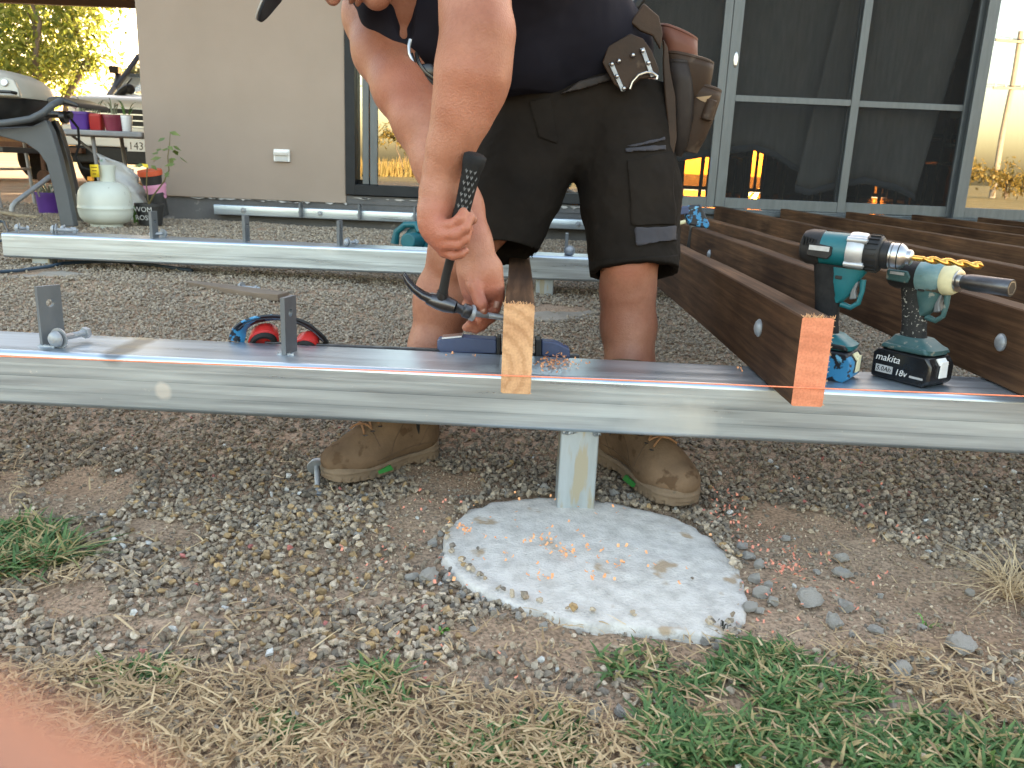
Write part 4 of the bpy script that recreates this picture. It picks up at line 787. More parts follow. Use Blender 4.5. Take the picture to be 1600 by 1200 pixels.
def gp_(x, y): return (x, y, float(gz(x, y)))
M['bbq_lid'] = mat('beige_lid', (.40, .375, .31), (.36, .335, .275), 3, .38, .25); M['bbq_grey'] = mat('slate_plastic', (.055, .062, .068), (.075, .082, .088), 10, .55, bump=.2, bscale=200, dist=.0005)
M['bbq_black'] = mat('black_enamel', (.012, .012, .013), (.02, .02, .02), 10, .35)
YQ = 4.85; q0 = P(-30, 353, YQ); XQ = float(q0[0]); zg = float(gz(XQ, YQ)) + .012
bq = thing('gas_barbecue', 'gas barbecue with a beige lid on a dark grey cart at the far left', 'barbecue', (XQ, YQ, zg))
hz = lambda y, Y=YQ: float(P(40, y, Y)[2]) - zg
rx, ry = .445, .30
rim = hz(156)
def oval(f, z, e=3.2, n=44, fx=1): return [(rx * f * fx * math.copysign(abs(math.cos(t)) ** (2 / e), math.cos(t)), ry * f * math.copysign(abs(math.sin(t)) ** (2 / e), math.sin(t)), z) for t in [2 * math.pi * k / n for k in range(n)]]
H = hz(109) - rim
q = MB(); q.loft([oval(1.0, rim), oval(1.0, rim + .012), oval(.985, rim + H * .22), oval(.94, rim + H * .45), oval(.86, rim + H * .66), oval(.73, rim + H * .83), oval(.55, rim + H * .94), oval(.3, rim + H * .99), oval(.02, rim + H)], caps=True); ld = q.build('lid', M['bbq_lid'], bq, smooth=50)
q = MB(); q.loft([oval(.975, rim - .004), oval(.95, rim - .05), oval(.86, rim - .11), oval(.66, rim - .15), oval(.3, rim - .165)], caps=True); q.build('firebox', M['bbq_black'], bq, smooth=60)
tp = P(2, 130, 4.56) - np.array([XQ, YQ, zg]); q = MB(); q.prism([(-.06, -.06), (.075, -.06), (.07, -.02), (.045, .03), (.0, .045), (-.04, .03)], (tp[0], tp[1] + .03, tp[2] - .005), (1, 0, 0), (0, .25, .97), (0, .03, -.01)); q.build('hood_plate', M['bbq_lid'], ld, bevel=.008)
q = MB(); q.lathe([(.019, -.01), (.019, .004), (.017, .006)], tp + np.array([0, .03, .005]), (0, -.97, .25), 24); th = q.build('thermometer', M['chrome'], ld); q = MB(); q.lathe([(.0165, .0062), (0, .0064)], tp + np.array([0, .03, .005]), (0, -.97, .25), 24); q.build('dial', M['white_paint'], th)
q = MB(); q.tube([tp + np.array(v) for v in ((-.10, .02, -.047), (-.09, -.02, -.045), (0, -.028, -.043), (.055, -.02, -.043), (.06, .025, -.045))], .0085, 10); q.build('handle', M['bbq_black'], ld)
# cradle tube that carries the firebox, folded side shelf
q = MB(); q.tube([P(a, c_, Y) - np.array([XQ, YQ, zg]) for a, c_, Y in ((-120, 199, 4.58), (-40, 196, 4.54), (10, 192, 4.54), (48, 186, 4.56), (68, 176, 4.58), (82, 164, 4.6), (94, 158, 4.66), (104, 158, 4.85), (108, 160, 5.05))], .018, 12); q.build('cradle', M['bbq_grey'], bq)
q = MB(); a0 = P(88, 160, 4.7) - np.array([XQ, YQ, zg]); q.prism([(0, 0), (.055, .012), (.16, -.02), (.17, -.045), (.10, -.03), (.0, -.03)], (a0[0] - .03, a0[1] - .04, a0[2] + .02), (1, 0, 0), (0, 0, 1), (0, .36, 0)); q.build('side_shelf', M['bbq_black'], bq, bevel=.01)
q = MB(); q.cyl(P(72, 178, 4.75) - np.array([XQ, YQ, zg]), P(112, 180, 4.75) - np.array([XQ, YQ, zg]), .020); q.cyl(P(96, 183, 4.73) - np.array([XQ, YQ, zg]), P(104, 183, 4.73) - np.array([XQ, YQ, zg]), .032); q.build('control_knob', M['bbq_black'], bq)
def stand(Y, mt, nm, dx=0):
    pr = [(-30, 200), (50, 197), (71, 187), (80, 205), (92, 245), (104, 295), (116, 354), (95, 354), (84, 300), (72, 256), (60, 238), (40, 224), (0, 213), (-30, 211)]
    pts = [P(a + dx, c_, Y) - np.array([XQ, YQ, zg]) for a, c_ in pr]; q = MB()
    half = [(float(p[0]) - float(pts[0][0]), float(p[2])) for p in pts]; x0 = float(pts[0][0])
    poly = [(x0 + a, c_) for a, c_ in half]; q.prism(poly, (0, float(Y - YQ), 0), (1, 0, 0), (0, 0, 1), (0, .05, 0))
    polym = [(x0 - a, c_) for a, c_ in half][::-1]; polym = [(a - .0005, c_) for a, c_ in polym]; q.prism(polym, (0, float(Y - YQ), 0), (1, 0, 0), (0, 0, 1), (0, .05, 0)); return q.build(nm, mt, bq, bevel=.006)
stand(4.60, M['bbq_grey'], 'cart_frame'); stand(5.12, M['bbq_black'], 'rear_cart_frame', 14)
q = MB(); q.box((0, .02, hz(235)), (.62, .48, .03)); q.build('cart_shelf', M['bbq_black'], bq, bevel=.006)
q = MB(); q.tube([P(a, c_, 5.0) - np.array([XQ, YQ, zg]) for a, c_ in ((110, 185), (122, 200), (124, 225), (118, 245), (128, 262), (150, 268), (160, 266))], .007, 8); q.build('gas_hose', M['rubber'], bq)
# trestle table behind, with potted seedlings
YT = 6.35; tz = float(P(180, 206, YT)[2]); tx = -3.28
M['table'] = mat('grey_table', (.20, .195, .19), (.27, .26, .25), 8, .55)
tb_ = thing('trestle_table', 'grey folding table behind the barbecue carrying four flower pots', 'table', (tx, YT, float(gz(tx, YT))))
q = MB(); q.bb(-3.95, -2.66, YT - .3, YT + .3, tz - .04, tz); q.build('tabletop', M['table'], tb_, world=True, bevel=.012)
for x in (-3.05, -3.8):
    for s in (-.22, .22): q = MB(); q.cyl((x, YT + s, tz - .04), (x + .04, YT + s, float(gz(x, YT)) - .02), .014); q.build('leg', M['table'], tb_, world=True)
    q = MB(); q.cyl((x + .02, YT - .22, .45), (x + .02, YT + .22, .45), .010); q.build('stretcher', M['table'], tb_, world=True)
q = MB(); q.cyl((-3.02, YT - .02, .5), (-3.3, YT - .02, tz - .04), .010); q.build('brace', M['table'], tb_, world=True)
M['purple'] = mat('purple_plastic', (.055, .012, .17), (.075, .018, .21), 8, .45); M['maroon'] = mat('maroon_plastic', (.16, .015, .035), (.2, .02, .045), 8, .45); M['red_pot'] = mat('red_pot', (.36, .022, .02), (.42, .03, .025), 8, .45); M['potting'] = mat('potting_mix', (.03, .022, .015), (.06, .045, .03), 60, .95, bump=1, bscale=80)
M['green_leaf'] = mat('green_leaf', (.05, .12, .02), (.10, .19, .04), 20, .5); M['grey_leaf'] = mat('grey_leaf', (.16, .19, .12), (.26, .26, .17), 20, .6); M['pink_pot'] = mat('pink_plastic', (.62, .26, .42), (.7, .33, .5), 8, .45); M['black_pot'] = mat('black_pot', (.016, .016, .017), (.03, .03, .03), 10, .55); M['orange_pot'] = mat('orange_plastic', (.62, .10, .035), (.55, .085, .03), 8, .5)
def pot(label, base, rt, rb, h, mt, sq=False, axis=(0, 0, 1), soil=True, name='flower_pot', group=None, rim=.008):
    t = thing(name, label, 'pot', tuple(base), group=group); n = 24; q = MB(); prof = [(rb * .9, .0), (rb, .004), (rt, h - rim * 2.2), (rt * 1.06, h - rim * 2.2), (rt * 1.06, h), (rt * .97, h), (rt * .95, h * .86)]
    if sq:
        q.loft([[(rr * math.copysign(abs(math.cos(a)) ** .3, math.cos(a)), rr * math.copysign(abs(math.sin(a)) ** .3, math.sin(a)), hh) for a in [2 * math.pi * k / 32 for k in range(32)]] for rr, hh in prof], caps=True)
    else: q.lathe(prof, (0, 0, 0), axis, n)
    q.build('shell', mt, t, smooth=40)
    if soil: q = MB(); q.lathe([(rt * .93, h * .86), (rt * .5, h * .89), (0, h * .9)], (0, 0, 0), axis, n); q.build('potting_soil', M['potting'], t)
    return t
def blades(t, n, h, spread, mt, seed, z0, w=.006, curl=.5, name='leaf', many=False, x0=0, y0=0):
    g = np.random.default_rng(seed); big = MB()
    for k in range(n):
        a = g.uniform(0, 2 * math.pi); rad = g.uniform(.0, spread * .35); out = g.uniform(.3, 1) * spread; hh = h * g.uniform(.5, 1.1); q = big if many else MB(); L1 = []; R1 = []
        for u in np.linspace(0, 1, 6):
            x = x0 + math.cos(a) * (rad + out * u ** 1.6); y = y0 + math.sin(a) * (rad + out * u ** 1.6); z = z0 + hh * (u - curl * u ** 3); ww = w * (1 - u) ** .6 * .5 + .0004
            L1.append((x - math.sin(a) * ww, y + math.cos(a) * ww, z)); R1.append((x + math.sin(a) * ww, y - math.cos(a) * ww, z + .0005))
        q.loft([L1, R1], closed=False)
        if not many: q.build(name, mt, t)
    if many: o = big.build(name, mt, t); o['kind'] = 'stuff'
def tpot(px, w, ytop, lab, mt, sq=False, soil=True):
    b_ = P(px, 206, YT - .1); hh = float(P(px, ytop, YT - .1)[2]) - tz; return pot(lab, (float(b_[0]), YT - .1, tz), w / 2 / 1300 * 6.25, w / 2 / 1300 * 6.25 * .82, hh, mt, sq, soil=soil, group='pots on the folding table')
p1 = tpot(130, 31, 175, 'square purple pot at the left end of the folding table', M['purple'], True); p2 = tpot(153, 20, 178, 'red pot standing next to the purple pot on the table', M['red_pot'], True)
p3 = tpot(179, 28, 180, 'round maroon pot with spiky seedlings on the table', M['maroon']); p4 = tpot(199, 16, 181, 'small white pot at the right end of the folding table', M['white_paint'])
M['petal'] = mat('dry_flowers', (.5, .36, .33), (.42, .30, .27), 40, .8)
for t, k, c_ in ((p1, 9, 'petal'), (p2, 7, 'grey_leaf'), (p3, 9, 'grey_leaf'), (p4, 6, 'green_leaf')): blades(t, k, .19, .12, M['grey_leaf' if c_ == 'petal' else c_], k * 3, .12, .012)
for k in range(7): q = MB(); q.ball((rnd.uniform(-.05, .06), rnd.uniform(-.05, .05), .155 + rnd.uniform(0, .03)), .017, 8, 6, (1.2, 1, .7)); q.build('dry_flower', M['petal'], p1)
# bag of potting mix, stack of empty pots, rose pot
M['bag'] = mat('plastic_bag', (.55, .55, .52), (.42, .42, .40), 9, .35, bump=.6, bscale=14, dist=.02, spots=((.10, .25, .12), 11, .66))
bc = P(196, 300, 5.55); bg_ = thing('potting_mix_bag', 'crumpled white plastic bag slumped behind the gas bottle', 'bag', (float(bc[0]), 5.55, float(gz(bc[0], 5.55))))
g = np.random.default_rng(4); q = MB(); hgt = float(P(190, 241, 5.55)[2]) - float(gz(bc[0], 5.55)); rings = []
for j, u in enumerate(np.linspace(0, 1, 16)):
    ww = .125 * (1 - .15 * u) + .01 * math.sin(j * 1.7); dd = .09 * (1 - u ** 2 * .85); cx = -.075 * u + .02 * math.sin(3 * u) + .02; rings.append([(cx + ww * math.copysign(abs(math.cos(a)) ** .7, math.cos(a)) + .008 * math.sin(5 * a + j * .9), dd * math.sin(a) + .010 * math.sin(3 * a + j), hgt * u * (1 - .22 * (math.cos(a) * .5 + .5) * u)) for a in [2 * math.pi * k / 36 for k in range(36)]])
q.loft(rings, caps=True); q.build('bag_skin', M['bag'], bg_, smooth=60)

c1_ = P(236, 345, 5.35); zt_ = float(gz(c1_[0], 5.35))
def lie(label, px, py, Y, axis, rt, rb, h, mt, rimc=None):
    b_ = P(px, py, Y); t = pot(label, b_, rt, rb, h, mt, axis=axis, soil=False, group='empty pots leaning by the wall'); 
    if rimc: q = MB(); q.lathe([(rt * 1.07, h - .03), (rt * 1.09, h - .015), (rt * 1.07, h + .001)], (0, 0, 0), axis, 24); q.build('rim', rimc, t)
    return t
lie('black pot lying tilted at the bottom of the leaning stack', 252, 338, 5.5, (-.18, -.1, .95), .062, .05, .15, M['black_pot'])
lie('pink pot in the middle of the leaning stack', 247, 311, 5.5, (-.12, -.12, .95), .066, .055, .095, M['pink_pot'], None)
lie('black pot with an orange rim on top of the leaning stack', 239, 292, 5.5, (-.08, -.15, .95), .070, .058, .105, M['black_pot'], M['orange_pot'])
rp = P(236, 357, 5.05); zr_ = float(gz(rp[0], 5.05)) + .01; rose = pot('black pot with chalk lettering and a leggy leafy plant', (float(rp[0]), 5.05, zr_), .080, .066, float(P(236, 318, 5.05)[2]) - zr_, M['black_pot'], name='plant_pot')
chalk = mat('chalk', (.6, .6, .58)); text('WOM', .042, (-.062, -.0785, .082), (1, 0, 0), (0, -.1, 1), chalk, rose); text('ROSE', .040, (-.056, -.0735, .034), (1, 0, 0), (0, -.1, 1), chalk, rose)
st = [P(a, c_, 5.05) - np.array([rp[0], 5.05, zr_]) for a, c_ in ((232, 320), (240, 305), (256, 284), (264, 266), (262, 245), (265, 225), (266, 207))]; M['stem'] = mat('stem', (.10, .07, .03), (.14, .12, .04), 20, .7)
q = MB(); q.tube(st, [.0055, .005, .0045, .004, .0032, .0025, .002], 7); q.tube([st[0], P(229, 290, 5.05) - np.array([rp[0], 5.05, zr_]), P(230, 262, 5.05) - np.array([rp[0], 5.05, zr_])], .0035, 6); q.build('stem', M['stem'], rose)
g = np.random.default_rng(8); M['rose_leaf'] = mat('rose_leaf', (.06, .10, .025), (.16, .19, .05), 25, .45)
for (a, c_) in ((252, 246), (247, 240), (256, 236), (272, 234), (278, 240), (268, 246), (276, 250), (262, 228), (258, 215), (270, 228), (262, 268), (256, 275), (245, 248), (274, 256), (232, 262), (264, 206), (280, 246), (250, 232), (226, 258), (236, 258)):
    p = P(a, c_, 5.05 + g.uniform(-.05, .05)) - np.array([rp[0], 5.05, zr_]); q = MB(); d = Vector((g.normal(), g.normal() * .6, -.3 + g.normal() * .3)).normalized(); s = d.cross(Vector((0, -.6, .8))).normalized(); w = g.uniform(.024, .034); l = w * 2.0
    q.add([p, Vector(p) + d * l * .4 + s * w * .6 + Vector((0, 0, .002)), Vector(p) + d * l, Vector(p) + d * l * .4 - s * w * .6 + Vector((0, 0, .002)), Vector(p) + d * l * .5 - Vector((0, 0, .004))], [(0, 1, 4), (1, 2, 4), (2, 3, 4), (3, 0, 4)]); q.build('leaf', M['rose_leaf'] if c_ < 260 else M['yellow'] if a == 232 else M['rose_leaf'], rose)
bl = thing('leafy_weed', 'clump of dark green leaves between the gas bottle and the pots', 'plant', gp_(float(P(216, 330, 5.25)[0]), 5.25)); blades(bl, 26, .22, .10, M['green_leaf'], 6, 0, .03, .6)
pp = P(79, 333, 5.9); pz_ = float(gz(pp[0], 5.9)); sp_ = pot('purple pot with strappy leaves on the ground behind the barbecue leg', (float(pp[0]), 5.9, pz_), .085, .07, .15, M['purple']); blades(sp_, 34, .22, .26, M['grey_leaf'], 17, .12, .014, .75)
# bent pipe and rope on the ground at the far left
pi = thing('bent_pipe', 'bent galvanised pipe leaning out from behind the barbecue leg', 'pipe', gp_(-3.1, 5.4)); q = MB(); q.tube([P(a, c_, Y) for a, c_, Y in ((78, 276, 5.7), (62, 288, 5.6), (40, 304, 5.5), (24, 316, 5.42), (19, 323, 5.4), (19, 330, 5.4))], .016, 10); q.build('tube', M['zinc'], pi, world=True)
ro = thing('rope', 'pale twisted rope lying along the ground under the barbecue', 'rope', gp_(-3.1, 5.1)); q = MB(); rp_ = [P(a, c_, 5.25) for a, c_ in ((-20, 331), (0, 332), (15, 334), (30, 337), (45, 338), (60, 340))]
fine = [np.array([np.interp(u, range(6), [p[k] for p in rp_]) for k in range(3)]) for u in np.linspace(0, 5, 90)]
for ph in (0, math.pi): q.tube([p + np.array([0, .006 * math.cos(i * .9 + ph), .006 * math.sin(i * .9 + ph)]) for i, p in enumerate(fine)], .0065, 6)
o = q.build('strand', mat('rope_fibre', (.45, .38, .27), (.3, .25, .18), 40, .9), ro, world=True); o['kind'] = 'stuff'
ho = thing('air_hose', 'thin dark blue hose running over the gravel under the rear beam', 'hose', gp_(-1.9, 3.3)); M['hose'] = mat('blue_hose', (.015, .03, .05), (.02, .045, .07), 10, .5)
def ghose(px): return [tuple(PZ(a, c_, .15)[:2]) for a, c_ in px]
for pl in ([(-60, 422), (0, 419), (30, 418), (52, 416), (75, 414), (100, 410), (140, 408.5), (180, 408), (230, 411), (300, 418)], [(-60, 362), (0, 359), (8, 360), (14, 372), (9, 381), (0, 383), (-50, 385)]):
    w_ = ghose(pl); q = MB(); q.tube([(a, c_, float(gz(a, c_)) + .014) for a, c_ in w_], .007, 8); q.build('hose', M['hose'], ho, world=True)
# circular saw behind the rear beam
cs = P(648, 388, 4.35); zs_ = float(gz(cs[0], 4.35)) + .006; sw = thing('circular_saw', 'teal circular saw on the gravel behind the man\'s hammer hand', 'saw', (float(cs[0]), 4.35, zs_), (0, 0, R_(160)))
q = MB(); q.box((0, 0, .008), (.24, .13, .004)); q.build('base_plate', M['chrome'], sw); q = MB(); q.lathe([(.05, -.03), (.075, -.03), (.08, 0), (.078, .012), (.05, .015)], (-.01, -.02, .075), (0, 1, 0), 24); q.build('blade_guard', M['teal'], sw)
q = MB(); q.cyl((-.01, -.0525, .07), (-.01, -.0545, .07), .068, .068, 30); q.build('blade', M['chrome'], sw); q = MB(); q.cyl((-.02, 0, .085), (-.02, .12, .085), .042); q.build('motor_housing', M['teal'], sw, bevel=.008)
q = MB(); q.tube([(-.04, .03, .13), (-.02, .03, .165), (.04, .03, .16), (.09, .03, .12), (.10, .03, .06)], [.016, .017, .017, .018, .022], 10); q.build('handle', M['teal'], sw); q = MB(); q.cyl((-.085, -.02, .09), (-.12, -.02, .13), .018, .022); q.build('front_knob', M['black_plastic'], sw)

# ------------------------------------------------------------------ white utility parked beyond, trailer
M['car_white'] = mat('white_car_paint', (.74, .74, .72), (.68, .68, .66), 2, .25); M['car_glass'] = glass_mat('car_glass', (.75, .78, .76), .12)
cx, cy, cz = -4.68, 10.55, .17; car = thing('parked_utility', 'white utility with a black snorkel parked beyond the house corner', 'car', (cx, cy, cz)); q = MB()
hood = [(0, .60), (.02, .98), (.10, 1.06), (.9, 1.14), (1.02, 1.16), (1.02, .45), (.75, .45), (.70, .70), (.45, .80), (.20, .70), (.12, .45)]
q.prism([(y, z) for y, z in hood], (-.86, 0, 0), (0, 1, 0), (0, 0, 1), (1.72, 0, 0)); q.prism([(1.02, .3), (1.02, 1.16), (1.15, 1.16), (4.6, 1.1), (4.6, .45), (4.2, .35)], (-.86, 0, 0), (0, 1, 0), (0, 0, 1), (1.72, 0, 0)); q.build('body', M['car_white'], car, bevel=.035, seg=3)
q = MB(); q.prism([(1.72, 1.76), (3.3, 1.78), (3.3, 1.72), (1.70, 1.70)], (-.70, 0, 0), (0, 1, 0), (0, 0, 1), (1.4, 0, 0)); q.build('roof', M['car_white'], car, bevel=.02)
for s in (-1, 1): q = MB(); q.tube([(s * .80, 1.04, 1.14), (s * .69, 1.72, 1.72)], .035, 8); q.tube([(s * .80, 2.4, 1.12), (s * .69, 2.4, 1.74)], .035, 8); q.tube([(s * .8, 3.3, 1.12), (s * .69, 3.28, 1.74)], .035, 8); q.build('pillar', M['black_plastic'], car)
q = MB(); q.add([(-.78, 1.06, 1.15), (.78, 1.06, 1.15), (.68, 1.72, 1.70), (-.68, 1.72, 1.70)], [(0, 1, 2, 3)]); q.build('windscreen', M['car_glass'], car, solid=.006)
q = MB(); q.bb(-.70, .70, -.012, .02, .68, .93); gr = q.build('grille', M['black_plastic'], car, bevel=.01)
for k in range(3): q = MB(); q.bb(-.5, .5, -.02, -.0125, .72 + .07 * k, .735 + .07 * k); q.build('grille_bar', M['chrome'], gr)
for s in (-1, 1):
    q = MB(); q.bb(s * .62 - .14, s * .62 + .14, -.016, .01, .74, .90); hl = q.build('headlight', mat('lamp_glass', (.5, .5, .5), None, 10, .1, .5), car, bevel=.02)
    q = MB(); q.bb(s * .62 - .09, s * .62 + .09, -.075, -.05, .58, .66); q.build('fog_light', M['black_plastic'], car)
    for wy in (.47, 3.5):
        q = MB(); q.lathe([(.20, -.11), (.33, -.11), (.37, -.08), (.375, 0), (.37, .08), (.33, .11), (.20, .11)], (s * .76, wy, .375), (1, 0, 0), 28); w_ = q.build('wheel', M['rubber'], car, smooth=50); q = MB(); q.lathe([(.20, -.07), (.19, .02), (.05, .05), (0, .05)], (s * .76, wy, .375), (s, 0, 0), 20); q.build('rim', M['chrome'], w_)
q = MB(); q.bb(-.92, .92, -.12, .06, .48, .66); q.bb(-.88, .88, -.11, .05, .66, .72); bmp = q.build('bumper', M['car_white'], car, bevel=.02); q = MB(); q.bb(-.84, .84, -.09, .05, .28, .478); q.build('lower_bumper', M['black_plastic'], car, bevel=.02)
pl0 = P(198, 219, cy - .125) - np.array([cx, cy, cz]); q = MB(); q.box((pl0[0] + .186, -.128, pl0[2] - .062), (.372, .008, .134)); npl = q.build('number_plate', M['white_paint'], car, bevel=.004); text('143·DK', .125, (pl0[0] + .018, -.1335, pl0[2] - .105), (1, 0, 0), (0, 0, 1), M['black_gloss'], npl)
q = MB(); q.tube([P(a, c_, cy + dy) - np.array([cx, cy, cz]) for a, c_, dy in ((161, 160, .7), (170, 151, .9), (180, 137, 1.2), (185, 126, 1.4), (185, 113, 1.5))], [.035, .04, .045, .045, .045], 10); a0 = P(178, 109, cy + 1.45) - np.array([cx, cy, cz]); q.box((a0[0] + .02, a0[1], a0[2]), (.13, .12, .09)); q.build('snorkel', M['black_plastic'], car, bevel=.006)
q = MB(); q.tube([P(a, c_, cy + .95) - np.array([cx, cy, cz]) for a, c_ in ((183, 155), (191, 143), (200, 136))], [.06, .055, .05], 8); q.ball(P(203, 139, cy + .95) - np.array([cx, cy, cz]), .07, 12, 8, (1, .6, .9)); q.build('mirror', M['black_plastic'], car)
q = MB(); q.tube([P(a, c_, cy + 1.0) - np.array([cx, cy, cz]) for a, c_ in ((184, 151), (206, 122))], .01, 6); q.build('aerial', M['black_plastic'], car)
M['rust'] = mat('rusty_trailer', (.10, .05, .03), (.16, .085, .05), 14, .8, bump=.3, bscale=40); M['tray_wood'] = mat('tray_wood', (.36, .22, .10), (.26, .15, .07), 8, .8, stretch=(1, 6, 6))
tr = thing('box_trailer', 'rusty trailer with big tyres seen between the barbecue legs', 'trailer', (-7.2, 10.3, .17)); q = MB()
q.bb(-9.2, -6.0, 9.75, 11.05, .60, .66); q.build('chassis', M['rust'], tr, world=True); q = MB(); q.bb(-9.2, -6.05, 9.7, 9.75, .66, .84); q.bb(-9.2, -6.05, 11.05, 11.1, .66, .84); q.bb(-6.05, -6.0, 9.7, 11.1, .66, .84); q.build('tray_side', M['tray_wood'], tr, world=True)
q = MB(); q.bb(-6.0, -5.3, 10.35, 10.45, .56, .62); q.build('drawbar', M['rust'], tr, world=True)
for x, y in ((-6.25, 9.55), (-7.1, 9.55), (-6.25, 11.2)): q = MB(); q.lathe([(.15, -.09), (.27, -.09), (.30, -.06), (.305, 0), (.30, .06), (.27, .09), (.15, .09), (.14, 0), (.0, 0)], (x, y, .475), (0, 1, 0), 28); q.build('wheel', M['rubber'], tr, world=True, smooth=50)
jx = float(P(69, 272, 10.2)[0]); q = MB(); q.cyl((jx, 10.2, .35), (jx, 10.2, .85), .025); q.build('jockey_stand', M['rust'], tr, world=True); q = MB(); q.lathe([(.0, -.03), (.08, -.03), (.09, 0), (.08, .03), (0, .03)], (jx, 10.2, .265), (.2, 1, 0), 20); q.build('jockey_wheel', M['rust'], tr, world=True)
# finger of the person taking the picture, right against the lens at the lower left
# ------------------------------------------------------------------ the man: signed-distance volumes turned into continuous meshes
import openvdb
from mathutils.bvhtree import BVHTree
class SDF:
    def __init__(s, lo, hi, h):
        s.lo = np.array(lo, float); s.h = h; s.n = tuple(int(math.ceil((b_ - a) / h)) + 1 for a, b_ in zip(lo, hi)); s.A = np.full(s.n, .06, np.float32)
    def grid(s, mn, mx, pad):
        i0 = [max(0, int((mn[k] - pad - s.lo[k]) / s.h)) for k in range(3)]; i1 = [min(s.n[k], int((mx[k] + pad - s.lo[k]) / s.h) + 2) for k in range(3)]
        sl = tuple(slice(a, max(a, b_)) for a, b_ in zip(i0, i1)); X = [(np.arange(q.start, q.stop, dtype=np.float32) * s.h + np.float32(s.lo[k])) for k, q in enumerate(sl)]
        return sl, (X[0][:, None, None], X[1][None, :, None], X[2][None, None, :])
    def put(s, sl, d, k, op='u'):
        a = s.A[sl]
        if op == 'u': m = np.minimum(a, d)
        else: d = -d; m = np.maximum(a, d)
        if k > 0:
            hh = np.maximum(k - np.abs(a - d), 0); m = m - hh * hh * (.25 / k) if op == 'u' else m + hh * hh * (.25 / k)
        s.A[sl] = m; return s
    @staticmethod
    def drc(X, a, b_, ra, rb):
        a = np.asarray(a, np.float32); b_ = np.asarray(b_, np.float32); e = b_ - a; L2 = float(e @ e) + 1e-9
        px, py, pz = X[0] - a[0], X[1] - a[1], X[2] - a[2]; t = np.clip((px * e[0] + py * e[1] + pz * e[2]) / L2, 0, 1)
        return np.sqrt((px - t * e[0]) ** 2 + (py - t * e[1]) ** 2 + (pz - t * e[2]) ** 2) - (ra + (rb - ra) * t)
    def rc(s, a, b_, ra, rb, k=.02, op='u'):
        r = max(ra, rb); sl, X = s.grid(np.minimum(a, b_), np.maximum(a, b_), r + k + .03); return s.put(sl, s.drc(X, a, b_, ra, rb), k, op)
    def chain(s, pts, k=.02):
        for (a, ra), (b_, rb) in zip(pts[:-1], pts[1:]): s.rc(a, b_, ra, rb, k)
        return s
    def ell(s, c, rad, ax=None, k=.015, op='u'):
        c = np.asarray(c, float); rad = np.asarray(rad, float); r = rad.max(); sl, X = s.grid(c, c, r + k + .03); ax = np.eye(3) if ax is None else np.asarray(ax, float); p = [X[i] - np.float32(c[i]) for i in range(3)]
        q = [(p[0] * np.float32(ax[i][0]) + p[1] * np.float32(ax[i][1]) + p[2] * np.float32(ax[i][2])) for i in range(3)]; k0 = np.sqrt(sum((q[i] / rad[i]) ** 2 for i in range(3))); k1 = np.sqrt(sum((q[i] / rad[i] ** 2) ** 2 for i in range(3))) + 1e-6
        return s.put(sl, (k0 * (k0 - 1) / k1).astype(np.float32), k, op)
    def cut(s, p, n, k=.0):
        """remove everything on the side of point p that n points to"""
        n = np.asarray(n, float); n = n / np.linalg.norm(n); sl, X = s.grid(s.lo, s.lo + np.array(s.n) * s.h, 0); d = (X[0] - p[0]) * n[0] + (X[1] - p[1]) * n[1] + (X[2] - p[2]) * n[2]; s.A = np.maximum(s.A, d.astype(np.float32)); return s
    def mesh(s, name, mt, parent, A=None, world=True, smooth=0, xf=None, disp=None):
        A = s.A if A is None else A; A = np.clip(A, -3 * s.h, 3 * s.h).astype(np.float32); g = openvdb.FloatGrid(3 * s.h); g.copyFromArray(A); pts, quads = g.convertToQuads(0.0)
        V = pts.astype(float) * s.h + s.lo
        if xf is not None: V = (np.asarray(xf)[:3, :3] @ V.T).T + np.asarray(xf)[:3, 3]
        if world: mi = MW[root_of(parent).name].inverted(); V = V + np.array(mi.translation)
        o = arr_mesh(name, V, quads[:, ::-1], mt, parent)
        if smooth: q = o.modifiers.new('smooth', 'SMOOTH'); q.factor = .5; q.iterations = smooth
        if disp:
            tx = bpy.data.textures.new(name, 'CLOUDS'); tx.noise_scale = disp[1]; tx.noise_depth = 2; q = o.modifiers.new('folds', 'DISPLACE'); q.texture = tx; q.texture_coords = 'LOCAL'; q.strength = disp[0]; q.mid_level = .5
        return o
